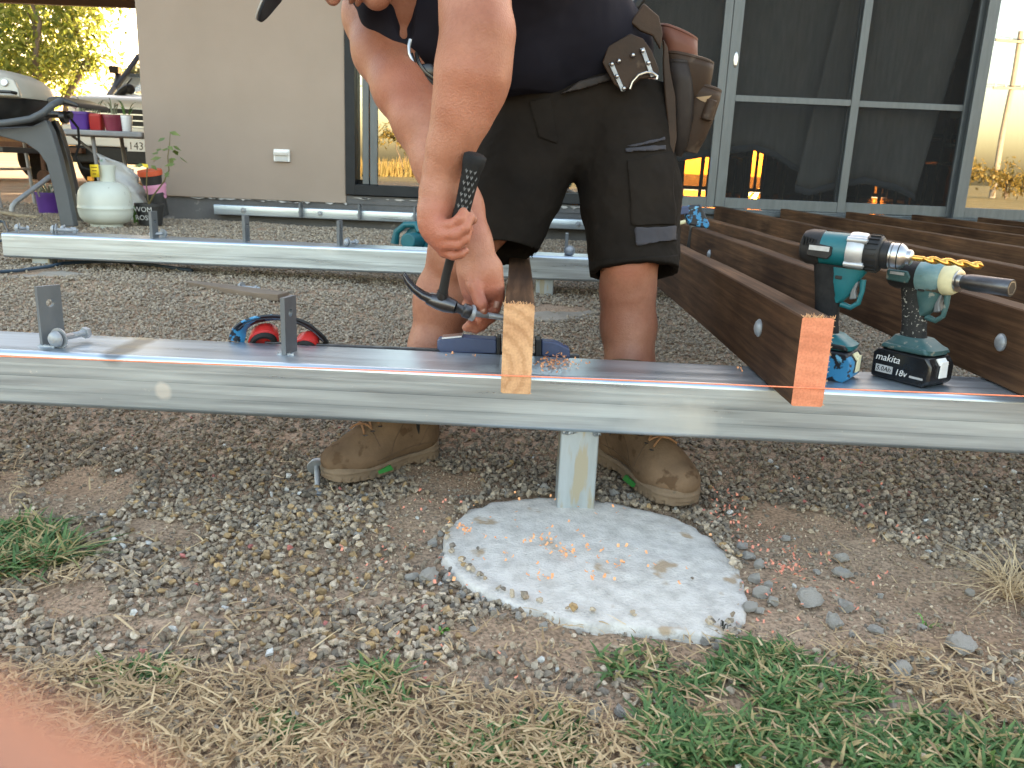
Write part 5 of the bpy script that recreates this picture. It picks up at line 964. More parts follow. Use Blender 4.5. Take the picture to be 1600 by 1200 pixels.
def skin_mat():
    m, n, b, o = new_mat('skin'); L = n.links.new; tc = N(n, 'TexCoord')
    n1 = N(n, 'TexNoise', i_Scale=9, i_Detail=6, i_Roughness=.6); L(tc.outputs['Object'], n1.inputs['Vector']); r1 = ramp(n, [(.28, (.265, .098, .054)), (.5, (.345, .148, .089)), (.72, (.44, .212, .138))]); L(n1.outputs[0], r1.inputs[0])
    n2 = N(n, 'TexNoise', i_Scale=170, i_Detail=3); L(tc.outputs['Object'], n2.inputs['Vector']); r2 = ramp(n, [(.3, (.93, .91, .90)), (.55, (1.02, 1.01, 1.01))]); L(n2.outputs[0], r2.inputs[0])
    x = N(n, 'Mix', data_type='RGBA', blend_type='MULTIPLY'); x.inputs[0].default_value = 1; L(r1.outputs[0], x.inputs[6]); L(r2.outputs[0], x.inputs[7])
    at = N(n, 'Attribute', attribute_name='flush'); x2 = N(n, 'Mix', data_type='RGBA'); L(at.outputs['Fac'], x2.inputs[0]); L(x.outputs[2], x2.inputs[6]); x2.inputs[7].default_value = (.34, .090, .053, 1); L(x2.outputs[2], b.inputs['Base Color'])
    b.inputs['Roughness'].default_value = .48; b.inputs['Subsurface Weight'].default_value = .12; b.inputs['Subsurface Radius'].default_value = (.012, .004, .002); b.inputs['Subsurface Scale'].default_value = .5; b.inputs['Specular IOR Level'].default_value = .4
    n3 = N(n, 'TexNoise', i_Scale=240, i_Detail=5); L(tc.outputs['Object'], n3.inputs['Vector']); n4 = N(n, 'TexVoronoi', i_Scale=330, distance='EUCLIDEAN'); L(tc.outputs['Object'], n4.inputs['Vector']); ad = N(n, 'Math', operation='ADD'); L(n3.outputs[0], ad.inputs[0]); L(n4.outputs['Distance'], ad.inputs[1])
    bu = N(n, 'Bump', i_Strength=.4, i_Distance=.0014); L(ad.outputs[0], bu.inputs['Height']); L(bu.outputs[0], b.inputs['Normal']); return m
M['skin'] = skin_mat()
M['shirt'] = mat('navy_shirt', (.010, .010, .017), (.015, .0145, .022), 5, .9, bump=.35, bscale=900, dist=.0006, spec=.15)
M['shorts'] = mat('black_work_shorts', (.0075, .0062, .0053), (.021, .0165, .013), 4.5, .92, bump=.35, bscale=750, dist=.0006, spec=.12, detail=8)
M['panel'] = mat('grey_panel', (.032, .030, .036), (.045, .043, .05), 9, .9, bump=.3, bscale=700, dist=.0006)
M['leather'] = mat('brown_leather', (.026, .016, .011), (.055, .033, .021), 9, .55, bump=.5, bscale=160, dist=.001, spec=.2, spots=((.09, .062, .042), 20, .64)); M['leather_red'] = mat('red_leather', (.10, .035, .022), (.15, .06, .038), 9, .5, spec=.25, bump=.4, bscale=160, dist=.001); M['leather_dark'] = mat('dark_leather', (.02, .016, .015), (.04, .032, .028), 14, .5, spec=.15, bump=.4, bscale=200, dist=.001)
M['suede'] = mat('tan_suede', (.105, .068, .042), (.17, .112, .07), 16, .95, bump=.7, bscale=200, dist=.0016, spec=.1, spots=((.09, .055, .032), 30, .58)); M['sole'] = mat('tan_sole', (.12, .08, .05), (.18, .13, .085), 24, .9, bump=.4, bscale=90, spots=((.10, .075, .05), 30, .6)); M['lace'] = mat('lace', (.30, .15, .07), (.22, .11, .05), 200, .8); M['seam'] = mat('seam_thread', (.08, .05, .03), (.10, .06, .035), 200, .9); M['green_flash'] = mat('green_flash', (.02, .16, .03), (.03, .2, .04), 30, .5)
man = thing('person', 'man in black work shorts and navy singlet bending over the joist with a hammer', 'person', (.02, 1.75, .0))
J = lambda x, y, Y, r: (P(x, y, Y), r)
B = SDF((-.54, 1.20, .02), (.42, 2.20, 1.36), .0025)
# legs
B.chain([J(845, 190, 1.985, .0970), J(792, 310, 1.915, .0679), J(718, 388, 1.865, .0621), J(692, 470, 1.875, .0606), J(678, 545, 1.86, .0543), J(662, 625, 1.82, .0417), J(655, 668, 1.805, .0398)], .03); B.ell(P(712, 398, 1.815), (.036, .03, .042), k=.03); B.rc(P(688, 450, 1.905), P(680, 530, 1.90), .045, .036, .03)
B.chain([J(965, 170, 2.02, .1013), J(980, 300, 1.93, .0772), J(984, 400, 1.88, .0593), J(981, 450, 1.885, .0579), J(982, 510, 1.885, .0589), J(984, 570, 1.86, .0511), J(984, 640, 1.815, .0415), J(982, 680, 1.805, .0405)], .03); B.ell(P(981, 414, 1.84), (.034, .024, .040), k=.03); B.rc(P(976, 460, 1.915), P(980, 540, 1.91), .045, .036, .03)
# trunk (under the clothes) and chest showing in the neckline
B.chain([J(860, 130, 2.0, .10), J(800, 50, 1.87, .095), J(700, -20, 1.76, .10)], .03); B.chain([J(950, 100, 2.03, .10), J(870, 0, 1.90, .10), J(790, -90, 1.70, .11)], .03); B.rc(P(680, -30, 1.76), P(790, -100, 1.70), .105, .11, .03); B.rc(P(628, -8, 1.732), P(690, -50, 1.72), .067, .075, .03); B.rc(P(630, 18, 1.732), P(638, 40, 1.742), .060, .056, .02)
# right arm (left in the picture) and left arm
B.chain([J(592, -25, 1.82, .0620), J(588, 25, 1.79, .0616), J(600, 80, 1.73, .0564), J(630, 138, 1.66, .0526), J(660, 190, 1.61, .0498), J(690, 255, 1.57, .0479), J(718, 325, 1.535, .0385), J(736, 378, 1.508, .0320), J(744, 402, 1.498, .0310)], .03)
B.chain([J(748, -150, 1.58, .0591), J(742, -70, 1.48, .0537), J(742, 5, 1.405, .0497), J(744, 52, 1.385, .0488), J(737, 115, 1.385, .0528), J(722, 178, 1.392, .0425), J(703, 232, 1.397, .0322), J(690, 268, 1.40, .0268)], .03); B.ell(P(770, 44, 1.395), (.024, .026, .028), k=.018); B.rc(P(760, 62, 1.40), P(752, 140, 1.40), .036, .032, .03); B.rc(P(722, 70, 1.362), P(712, 170, 1.370), .024, .018, .02); B.rc(P(752, 80, 1.362), P(728, 200, 1.372), .020, .012, .018)
# left hand: palm left of the handle, four fingers wrapped in front of it, thumb behind
B.chain([J(689, 270, 1.40, .029), J(684, 300, 1.398, .0285), J(680, 330, 1.392, .027), J(678, 348, 1.388, .024)], .012); B.rc(P(694, 282, 1.402), P(694, 340, 1.402), .022, .020, .012); B.rc(P(672, 330, 1.382), P(682, 366, 1.382), .0150, .013, .010)
def finger(pts, k=.0035, root=.010):
    for i, ((a, ra), (b_, rb)) in enumerate(zip(pts[:-1], pts[1:])): B.rc(a, b_, ra, rb, root if i == 0 else k)
finger([J(668, 336, 1.385, .0120), J(690, 352, 1.366, .0102), J(708, 351, 1.355, .0096), J(719, 342, 1.351, .0090), J(724, 331, 1.358, .0076)])
finger([J(666, 349, 1.384, .0120), J(690, 367, 1.362, .0104), J(712, 366, 1.351, .0098), J(726, 356, 1.352, .0092), J(735, 339, 1.362, .0078)])
finger([J(668, 361, 1.383, .0112), J(692, 382, 1.364, .0098), J(713, 382, 1.354, .0092), J(726, 373, 1.358, .0086), J(733, 358, 1.367, .0074)])
finger([J(674, 371, 1.384, .0100), J(693, 394, 1.372, .0086), J(708, 399, 1.366, .0080), J(719, 397, 1.368, .0074), J(727, 392, 1.374, .0064)])
B.chain([J(697, 292, 1.412, .0165), J(712, 314, 1.422, .0125), J(726, 330, 1.424, .0108), J(738, 343, 1.418, .0090)], .004)
for x, y in ((667, 337), (664, 350), (667, 362)): B.ell(P(x, y, 1.375), (.007, .007, .007), k=.008)
# right hand: back of the hand to the camera, thumb down over the bolt, fingers curled below and behind it
B.chain([J(742, 400, 1.50, .032), J(748, 425, 1.492, .0325), J(752, 448, 1.490, .030)], .012); B.rc(P(766, 420, 1.50), P(771, 452, 1.495), .023, .020, .012); B.rc(P(733, 425, 1.495), P(737, 452, 1.497), .020, .020, .012)
finger([J(738, 428, 1.478, .0165), J(742, 448, 1.462, .0135), J(748, 466, 1.452, .0112), J(752, 476, 1.447, .0112), J(755, 486, 1.447, .0088)], .005)
finger([J(772, 447, 1.498, .0115), J(779, 466, 1.494, .0102), J(774, 482, 1.488, .0094), J(764, 488, 1.487, .0082)])
finger([J(763, 452, 1.502, .0115), J(773, 478, 1.510, .0104), J(766, 496, 1.502, .0096), J(752, 500, 1.49, .0084)])
finger([J(754, 455, 1.503, .0115), J(766, 492, 1.506, .0100), J(752, 509, 1.496, .0094), J(734, 507, 1.485, .0082)])
finger([J(744, 455, 1.503, .0105), J(757, 500, 1.500, .0092), J(744, 514, 1.492, .0084), J(728, 512, 1.486, .0074)])
B.rc(P(736, 480, 1.505), P(760, 485, 1.51), .018, .016, .012)
# head, looking down at the work
hf = np.array([-.30, -.40, -.86]); hf /= np.linalg.norm(hf); hu = np.array([-.88, -.28, -.02]); hu -= hf * (hu @ hf); hu /= np.linalg.norm(hu); hr = np.cross(hf, hu); HC = P(541, -92, 1.60)
Hd = lambda a, b_, c: HC + hr * a + hu * b_ + hf * c
hax = np.array([hr, hu, hf])
B.ell(Hd(0, .025, -.012), (.074, .094, .094), hax, .01); B.rc(Hd(0, -.035, .028), Hd(0, -.082, .064), .056, .026, .03); B.rc(Hd(-.035, -.055, .03), Hd(.035, -.055, .03), .035, .035, .02)
for s_ in (-1, 1): B.ell(Hd(s_ * .036, -.015, .056), (.028, .026, .026), hax, .02); B.ell(Hd(s_ * .077, .0, -.008), (.009, .031, .020), hax, .006); B.ell(Hd(s_ * .031, .018, .088), (.017, .010, .014), hax, .008, 's'); B.ell(Hd(s_ * .031, .017, .072), (.012, .012, .012), hax, .002)
B.ell(Hd(0, .036, .078), (.052, .012, .016), hax, .014); B.rc(Hd(0, .022, .088), Hd(0, -.018, .108), .009, .0125, .01)
for s_ in (-1, 1): B.ell(Hd(s_ * .012, -.022, .098), (.009, .008, .011), hax, .006)
B.ell(Hd(0, -.046, .088), (.025, .0055, .009), hax, .005); B.ell(Hd(0, -.058, .087), (.022, .006, .009), hax, .005); B.ell(Hd(0, -.052, .096), (.022, .0012, .006), hax, .002, 's')
B.rc(Hd(0, -.06, -.035), P(690, -75, 1.72), .058, .066, .03)
body = B.mesh('body', M['skin'], man, smooth=2)
# redder hands, elbows and knees: a colour of the skin itself
me = body.data; co = np.empty(len(me.vertices) * 3, np.float32); me.vertices.foreach_get('co', co); co = co.reshape(-1, 3) + np.array(man.location); fl = np.zeros(len(co))
for px, py, Y, r, w in ((700, 360, 1.37, .075, .55), (768, 46, 1.385, .05, .6), (755, 470, 1.48, .08, .6), (985, 405, 1.83, .07, .3), (722, 140, 1.36, .09, .2), (640, 150, 1.62, .10, .22), (510, 5, 1.5, .05, .5), (720, 345, 1.5, .08, .3)):
    d = np.linalg.norm(co - P(px, py, Y), axis=1); fl = np.maximum(fl, w * (1 - sstep(r * .35, r, d)))
a = me.attributes.new('flush', 'FLOAT', 'POINT'); a.data.foreach_set('value', fl.astype(np.float32))
# short body hair on the forearms and shins
vn = np.empty(len(co) * 3, np.float32); me.vertices.foreach_get('normal', vn); vn = vn.reshape(-1, 3); gh_ = np.random.default_rng(5); pxx, pyy = project(co)
limb = ((co[:, 2] < .50) & (co[:, 2] > .12) & (co[:, 1] > 1.70)) | ((pyy > 70) & (pyy < 300) & (co[:, 1] < 1.7) & (co[:, 0] < .02)); limb &= vn[:, 1] < .5
ii = gh_.choice(np.nonzero(limb)[0], 5200); c0 = co[ii] - np.array(man.location); nn0 = vn[ii]; dn = np.array([.1, -.1, -1.]) + gh_.normal(0, .35, (len(ii), 3)); dn -= (dn * nn0).sum(1)[:, None] * nn0; dn /= np.linalg.norm(dn, axis=1)[:, None]; sd_ = np.cross(dn, nn0); ln_ = gh_.uniform(.005, .013, len(ii))[:, None]
Vh = np.stack([c0 - sd_ * .00016, c0 + sd_ * .00016, c0 + dn * ln_ * .6 + nn0 * ln_ * .22 + sd_ * .00012, c0 + dn * ln_ * .6 + nn0 * ln_ * .22 - sd_ * .00012, c0 + dn * ln_ + nn0 * ln_ * .2], 1).reshape(-1, 3); b0_ = np.arange(len(ii))[:, None] * 5
M['body_hair'] = mat('body_hair', (.10, .055, .03), (.16, .09, .05), 50, .6); bh = arr_mesh('body_hair', Vh, np.concatenate([b0_ + np.array([0, 1, 2, 3]), b0_ + np.array([3, 2, 4, 4])])[:, :4] if False else (b0_ + np.array([0, 1, 2, 3])), M['body_hair'], man); bh['kind'] = 'stuff'
# nails
M['nail'] = mat('nail', (.42, .22, .155), (.40, .20, .14), 50, .35)
def nail(c, n_, up, w=.0052, l=.0062):
    n_ = Vector(n_).normalized(); up = Vector(up); up = (up - n_ * up.dot(n_)).normalized(); s = n_.cross(up); q = MB(); rings = []
    for v in np.linspace(-1, 1, 5): rings.append([Vector(c) + up * l * v + s * w * u * (1 - .25 * max(0, v) ** 2) - n_ * (.0022 * u * u) for u in np.linspace(-1, 1, 7)])
    q.loft(rings, closed=False); q.build('nail', M['nail'], man, world=True, smooth=60, solid=.0006)
nail(P(753, 482, 1.4375), (-.25, -1, .1), (.1, 0, -1), .0062, .007)
nail(P(776, 476, 1.478), (.1, -1, .2), (-.2, 0, -1)); nail(P(722, 336, 1.349), (.3, -1, .1), (.3, 0, 1)); nail(P(733, 345, 1.353), (.5, -1, .1), (.4, 0, 1))
# singlet
T = SDF((-.36, 1.42, .60), (.40, 2.22, 1.32), .004)
Kx = .045
T.chain([J(850, 112, 2.0, .112), J(800, 62, 1.87, .108), J(668, 5, 1.765, .104)], Kx); T.chain([J(948, 82, 2.03, .108), J(876, 0, 1.90, .114), J(800, -100, 1.70, .118)], Kx); T.rc(P(668, 0, 1.765), P(800, -100, 1.70), .110, .118, Kx); T.rc(P(740, -30, 1.76), P(900, 60, 1.97), .125, .11, Kx)
T.rc(P(655, 40, 1.735), P(682, 62, 1.75), .058, .052, .03); T.rc(P(606, 22, 1.71), P(655, 60, 1.72), .026, .045, .03); T.rc(P(566, -15, 1.725), P(592, 22, 1.695), .030, .030, .02); T.rc(P(592, 22, 1.695), P(618, 60, 1.69), .030, .030, .02); T.rc(P(610, -70, 1.80), P(570, -20, 1.765), .045, .03, .02)
T.rc(P(622, -45, 1.63), P(634, 50, 1.67), .040, .013, .006, 's'); T.rc(P(585, -70, 1.66), P(640, -60, 1.70), .075, .085, .01, 's')
T.cut(P(900, 146, 1.9), (.12, -.12, -1))
shirt = T.mesh('singlet', M['shirt'], man, smooth=3, disp=(.010, .11))
# shorts
G = SDF((-.16, 1.70, .36), (.42, 2.20, .95), .003)
G.chain([J(846, 150, 2.0, .118), J(840, 205, 1.985, .118), J(758, 392, 1.875, .107)], .03); G.chain([J(958, 128, 2.03, .118), J(968, 190, 2.01, .119), J(985, 300, 1.945, .110), J(992, 436, 1.875, .0985)], .03); G.rc(P(850, 150, 2.0), P(955, 140, 2.03), .115, .115, .03); G.rc(P(905, 120, 1.96), P(870, 235, 1.93), .07, .06, .03)
lh = P(768, 397, 1.875); rh = P(991, 424, 1.885); ld_ = lh - P(840, 205, 1.985); rd_ = rh - P(968, 190, 2.01)
Sx = G.A.copy()
G.cut(P(900, 108, 1.95), (.10, 0, 1))
# the two hems, cut square to each leg, hollow inside
sl, X = G.grid(G.lo, G.lo + np.array(G.n) * G.h, 0); mid = X[0] > P(880, 350, 1.9)[0]
def plane(p, n_): n_ = np.asarray(n_) / np.linalg.norm(n_); return (X[0] - p[0]) * n_[0] + (X[1] - p[1]) * n_[1] + (X[2] - p[2]) * n_[2]
cutd = np.where(mid, plane(rh, rd_ + np.array([-.02, 0, 0])), plane(lh, ld_ + np.array([.10, 0, 0]))).astype(np.float32); G.A = np.maximum(G.A, cutd)
G.rc(lh - ld_ * .22, lh + ld_ * .1, .09, .102, 0, 's'); G.rc(rh - rd_ * .22, rh + rd_ * .1, .084, .0925, 0, 's')
GD = (.010, .05)
shorts = G.mesh('shorts', M['shorts'], man, smooth=2, disp=GD)
def patch(name, mt, corners, Y, t, depth=.10, fld=G, base=None, **k):
    """raised cloth panel: the slice of the garment's surface inside a quad of the photograph, t thick"""
    base = fld.A if base is None else base; pts = [P(a, c_, Y) for a, c_ in corners]; d = np.full(fld.n, -1., np.float32); sl, XX = fld.grid(fld.lo, fld.lo + np.array(fld.n) * fld.h, 0); n = len(pts); C = EYE
    for i in range(n):
        a, b_ = pts[i] - C, pts[(i + 1) % n] - C; nn = np.cross(a, b_); nn /= np.linalg.norm(nn); q = (XX[0] - C[0]) * nn[0] + (XX[1] - C[1]) * nn[1] + (XX[2] - C[2]) * nn[2]; d = np.maximum(d, -q.astype(np.float32) if ORI < 0 else q.astype(np.float32))
    far = ((XX[1] - (Y + depth)) + 0 * XX[0] + 0 * XX[2]).astype(np.float32); d = np.maximum(d, far); A = np.maximum(np.maximum(base - t, -(base + .003)), d); return fld.mesh(name, mt, man, A=A, smooth=1, disp=GD, **k)
v = np.cross(P(1000, 240, 1.9) - EYE, P(1050, 240, 1.9) - EYE); ORI = -1 if v @ (P(1020, 300, 1.9) - EYE) > 0 else 1
patch('cargo_pocket', M['shorts'], [(979, 250), (1052, 236), (1056, 352), (988, 352)], 1.9, .0055); patch('pocket_trim', M['panel'], [(992, 356), (1058, 352), (1058, 376), (994, 384)], 1.9, .007)
patch('pocket_welt', M['panel'], [(976, 229), (1040, 213), (1040, 219), (990, 230)], 1.92, .0065); patch('pocket_welt', M['panel'], [(976, 231), (1041, 226), (1041, 234), (978, 238)], 1.92, .0065)
patch('fly_flap', M['shorts'], [(826, 158), (860, 150), (872, 225), (842, 215)], 1.88, .0045); patch('hem_band', M['shorts'], [(920, 408), (1060, 398), (1062, 440), (920, 440)], 1.88, .0035)
bvh = lambda o: BVHTree.FromObject(o, bpy.context.evaluated_depsgraph_get())
# tool belt: strap round the waist, hammer plate and pouches on the hip
belt = patch('tool_belt', M['leather_dark'], [(850, 141), (905, 126), (946, 98), (1040, 70), (1046, 92), (955, 126), (910, 140), (852, 152)], 2.0, .016, .3)
def plate(pts, Y, th, mt, name, parent=belt, dY=0, bevel=.0015):
    A = [P(a, c_, Y + (dY * i if False else 0)) for i, (a, c_) in enumerate(pts)]; q = MB(); n = len(A); Bk = [p + np.array([0, th, 0]) for p in A]
    q.add(A + Bk, [tuple(range(n)), tuple(range(n, 2 * n))[::-1]] + [(i, (i + 1) % n, n + (i + 1) % n, n + i) for i in range(n)]); return q.build(name, mt, parent, world=True, bevel=bevel)
plate([(941, 98), (950, 72), (985, 52), (1005, 60), (1018, 78), (1030, 108), (1026, 121), (1000, 124), (985, 136), (973, 143), (960, 132)], 1.862, .006, M['leather'], 'hammer_plate', bevel=.003)
for pts in ([(951, 99), (958, 97), (977, 142), (971, 143)], [(1000, 76), (1007, 74), (1023, 119), (1017, 121)]): plate(pts, 1.857, .004, M['zinc'], 'metal_strap', bevel=.001)
def stud(x, y, Y, r=.0045): q = MB(); q.lathe([(r, -.003), (r, .0), (r * .7, .002), (0, .003)], P(x, y, Y), (0, -1, .1), 12); q.build('stud', M['chrome'], belt, world=True)
for x, y in ((967, 95), (989, 86), (956, 100), (964, 119), (1004, 79), (1013, 98), (975, 138)): stud(x, y, 1.853)
q = MB(); q.tube([P(a, c_, 1.85) for a, c_ in ((984, 139), (988, 128), (998, 117), (1010, 113), (1020, 114), (1027, 119), (1026, 124))], .0028, 8); q.build('hammer_loop', M['chrome'], belt, world=True)
plate([(985, 35), (1006, 4), (1030, 25), (1036, 52), (1032, 78), (1020, 56), (1000, 48)], 1.90, .012, M['leather'], 'belt_flap', bevel=.004)
q = MB(); q.tube([P(a, c_, 1.98) for a, c_ in ((962, 26), (980, 18), (995, 8), (1003, -4))], .012, 8); q.build('belt_webbing', M['black_plastic'], belt, world=True)
def pouch(name, mt, rings, tk=.006):
    """rings: (x, y, half width in pixels, slope in pixels, half depth in metres) from the rim downwards"""
    q = MB(); L_ = []
    for x, y, hw, sl_, hd in rings:
        r = []
        for k in range(28):
            a = 2 * math.pi * k / 28; cx_, sx_ = math.copysign(abs(math.cos(a)) ** .8, math.cos(a)), math.copysign(abs(math.sin(a)) ** .8, math.sin(a)); p = P(x + hw * cx_, y + sl_ * cx_, 1.965); r.append(p + np.array([0, hd * sx_, 0]))
        L_.append(r)
    q.loft(L_); q.add(L_[-1], [tuple(range(28))]); o = q.build(name, mt, belt, world=True, smooth=50, solid=tk)
    rim = MB(); rim.tube(L_[0] + [L_[0][0], L_[0][1]], .0042, 6, caps=False); rim.build('rim', mt, o, world=True) if False else rim.build('pouch_rim', mt, belt, world=True); return o
pouch('pouch', M['leather_red'], [(1060, 52, 27, 12, .035), (1062, 75, 25, 9, .034), (1064, 100, 23, 6, .03), (1064, 125, 18, 4, .02)])
pouch('pouch', M['leather'], [(1076, 92, 36, 9, .045), (1077, 104, 34, 8, .044), (1078, 130, 29, 5, .04), (1076, 150, 22, 4, .03)])
pouch('pouch', M['leather'], [(1100, 137, 24, 7, .034), (1099, 150, 23, 7, .034), (1092, 180, 21, 5, .030), (1083, 212, 17, 4, .024), (1076, 236, 12, 2, .016)])
pouch('pouch', M['leather_dark'], [(1058, 100, 16, 2, .05), (1062, 130, 18, 3, .05), (1064, 180, 16, 3, .045), (1060, 225, 12, 2, .03), (1057, 242, 7, 1, .015)])
plate([(1037, 60), (1044, 74), (1048, 110), (1056, 150), (1058, 215), (1053, 243), (1044, 238), (1043, 190), (1038, 140), (1036, 100)], 1.915, .010, M['leather'], 'tool_strap', bevel=.004)
stud(1072, 104, 1.918, .004); q = MB(); q.lathe([(.013, -.02), (.013, .02), (.010, .022), (.010, -.022)], P(1108, 172, 1.93), (.25, 0, 1), 14); q.build('tool_loop', M['leather'], belt, world=True)
plate([(1088, 152), (1112, 149), (1102, 160), (1095, 157)], 1.928, .002, mat('tan_patch', (.30, .20, .10), (.24, .15, .08), 30, .7), 'maker_patch', bevel=0)
# cap
M['cap'] = mat('pale_cap', (.42, .42, .40), (.34, .34, .33), 12, .9, bump=.4, bscale=500, dist=.0006); M['cap_dark'] = mat('cap_under', (.012, .015, .022), (.02, .024, .03), 20, .9)
q = MB(); rings = []
for j in range(12):
    t = j / 11 * math.pi / 2; zz_ = math.sin(t); rr = math.cos(t) ** .8; rings.append([Hd(.082 * rr * math.cos(a), .052 + .078 * zz_, -.008 + .104 * rr * math.sin(a)) for a in [2 * math.pi * k / 32 for k in range(32)]])
q.loft(rings); cap = q.build('cap', M['cap'], man, world=True, smooth=60, solid=.002)
def visor(dz, mt, nm, par):
    q = MB(); rings = []
    for v in np.linspace(0, 1, 8): rings.append([Hd(u * .078 * (1 - .25 * v ** 2), .058 + dz + .012 * v + .022 * (1 - u * u) - .012 * (1 - u * u) * v, .055 + .055 * math.sqrt(max(0, 1 - u * u)) * .8 + .104 * v * (1 - .55 * abs(u) ** 2.5)) for u in np.linspace(-1, 1, 15)])
    q.loft(rings, closed=False); return q.build(nm, mt, par, world=True, smooth=60, solid=.003)
visor(0, M['cap'], 'visor', cap); visor(-.0042, M['cap_dark'], 'visor_lining', cap)
M['hair'] = mat('brown_hair', (.05, .03, .018), (.08, .05, .03), 60, .8, bump=.8, bscale=200)
q = MB(); q.ball(Hd(0, .03, -.018), 1, 24, 16, (.0785, .098, .0965), Matrix(np.array([hr, hu, hf]).T.tolist())); hair = q.build('hair', M['hair'], man, world=True)
bm = bmesh.new(); bm.from_mesh(hair.data); off = Vector(man.location)
bmesh.ops.delete(bm, geom=[v for v in bm.verts if (np.array(v.co + off) - HC) @ hf > .035 or (np.array(v.co + off) - HC) @ hu < -.03], context='VERTS'); bm.to_mesh(hair.data); bm.free()
# boots
def boot(side, toe, heel):
    """toe, heel: ground points; side +1 when the zip is on the viewer's right of the foot"""
    toe = np.array(toe); heel = np.array(heel); d = toe - heel; d[2] = 0; ln = np.linalg.norm(d); d /= ln; yv = np.array([-d[1], d[0], 0]); s = ln / .305; o0 = heel + d * .105 * s
    X4 = np.eye(4); X4[:3, 0] = d * s; X4[:3, 1] = yv * s; X4[2, 2] = s; X4[:3, 3] = o0
    A = SDF((-.13, -.08, -.005), (.225, .08, .235), .0025)
    A.rc((-.062, 0, .060), (-.06, 0, .10), .042, .040, .02); A.rc((-.052, 0, .10), (-.045, 0, .195), .044, .052, .02); A.rc((-.04, 0, .16), (.02, 0, .105), .044, .040, .03); A.rc((.02, 0, .105), (.11, 0, .056), .038, .036, .03); A.rc((-.05, 0, .055), (.10, .006, .050), .041, .044, .03)
    A.ell((.135, .003, .042), (.066, .051, .038), k=.02); A.ell((.10, .004, .040), (.06, .053, .032), k=.02); A.cut((0, 0, .022), (0, 0, -1)); A.rc((-.045, 0, .14), (-.045, 0, .25), .036, .045, .004, 's'); A.cut((0, 0, .212), (.15, 0, 1))
    bt = A.mesh('boot', M['suede'], man, xf=X4, smooth=1)
    q = SDF((-.13, -.08, -.01), (.23, .08, .06), .0025); XX = q.grid(q.lo, q.lo + np.array(q.n) * q.h, 0)[1]; Z0 = XX[2] * 0
    d2 = np.minimum(np.minimum(SDF.drc((XX[0], XX[1], Z0), (-.062, 0, 0), (.02, .002, 0), .0445, .040), SDF.drc((XX[0], XX[1], Z0), (.02, .002, 0), (.10, .005, 0), .042, .0545)), SDF.drc((XX[0], XX[1], Z0), (.10, .005, 0), (.148, .002, 0), .0545, .050))
    top = .030 + .012 * sstep(-.03, -.09, XX[0]) + .006 * sstep(.11, .19, XX[0]); bot = .004 * sstep(.12, .2, XX[0]) + np.where((XX[0] > -.02) & (XX[0] < .02), .006, 0); tread = np.where((XX[2] < .012) & (np.sin(XX[0] * 330) > .55), .003, 0)
    q.A = np.maximum(np.maximum(d2 + tread - .002 * (np.abs(XX[2] - .024) < .003), XX[2] - top), bot - XX[2]).astype(np.float32); q.mesh('sole', M['sole'], bt, xf=X4, smooth=1)
    bv = bvh(bt); off = Vector(MW[man.name].translation)
    W_ = lambda v: Vector((X4 @ np.array([*v, 1]))[:3]) - off
    def top_at(x, y, lift=.002):
        o_ = W_((x, y, .30)); hit = bv.ray_cast(o_, Vector((0, 0, -1))); return (hit[0] + Vector((0, 0, lift))) if hit[0] is not None else W_((x, y, .08))
    def side_at(x, z, sd, lift=.002):
        o_ = W_((x, sd * .2, z)); dr = Vector(-yv * sd); hit = bv.ray_cast(o_, dr); return (hit[0] - dr * lift) if hit[0] is not None else W_((x, sd * .05, z))
    rows = [(.034 + .0195 * k) for k in range(5)]
    for k in range(4):
        for sg in (-1, 1):
            q = MB(); x0, x1 = rows[k], rows[k + 1]; q.tube([top_at(x0 + (x1 - x0) * u, sg * .026 * (1 - 2 * u), .0022 + .002 * math.sin(u * 3.14) + (.0015 if sg > 0 else 0)) for u in np.linspace(0, 1, 7)], .0021, 6); q.build('lace', M['lace'], bt)
    for sg in (-1, 1): q = MB(); q.tube([top_at(rows[0], 0, .006), top_at(rows[0] + .01, sg * .02, .014), top_at(rows[0] + .028, sg * .028, .012), top_at(rows[0] + .02, sg * .012, .008), top_at(rows[0], 0, .007)], .002, 6); q.build('lace', M['lace'], bt)
    for k in range(5):
        for sg in (-1, 1): p = top_at(rows[k], sg * .030, .0005); q = MB(); q.lathe([(.0026, 0), (.0046, .0006), (.0046, .0014), (.0026, .0016)], p, (0, 0, 1), 10); q.build('eyelet', M['dark_steel'], bt)
    for sd in (-1, 1):
        q = MB(); q.tube([side_at(-.012 - .012 * u, .205 - .13 * u, sd, .0004) for u in np.linspace(0, 1, 10)], [.0052] * 8 + [.004, .001], 6, flat=.5, up=yv); q.build('zip', M['black_plastic'], bt)
        for path in ([(.012 + .045 * u, .045 + .075 * (1 - u) ** .7) for u in np.linspace(0, 1, 9)], [(-.07 + .045 * u, .11 - .065 * u ** 1.5) for u in np.linspace(0, 1, 9)], [(-.10 + .2 * u, .046 + .004 * math.sin(u * 5)) for u in np.linspace(0, 1, 14)]):
            q = MB(); q.tube([side_at(a, c_, sd, .0001) for a, c_ in path], .0009, 4); q.build('seam', M['seam'], bt)
        q = MB(); q.prism([(.058, .012), (.096, .010), (.100, .018), (.066, .024)], W_((0, sd * .0562 + (.004 if sd > 0 else 0), 0)), tuple(d * s), (0, 0, s), tuple(-yv * .005 * sd)); q.build('flash', M['green_flash'], bt)
    q = MB(); q.tube([top_at(.085 + .010 * math.cos(a), .052 * math.sin(a), .0001) for a in np.linspace(-1.35, 1.35, 22)], .0010, 5); q.build('seam', M['seam'], bt)
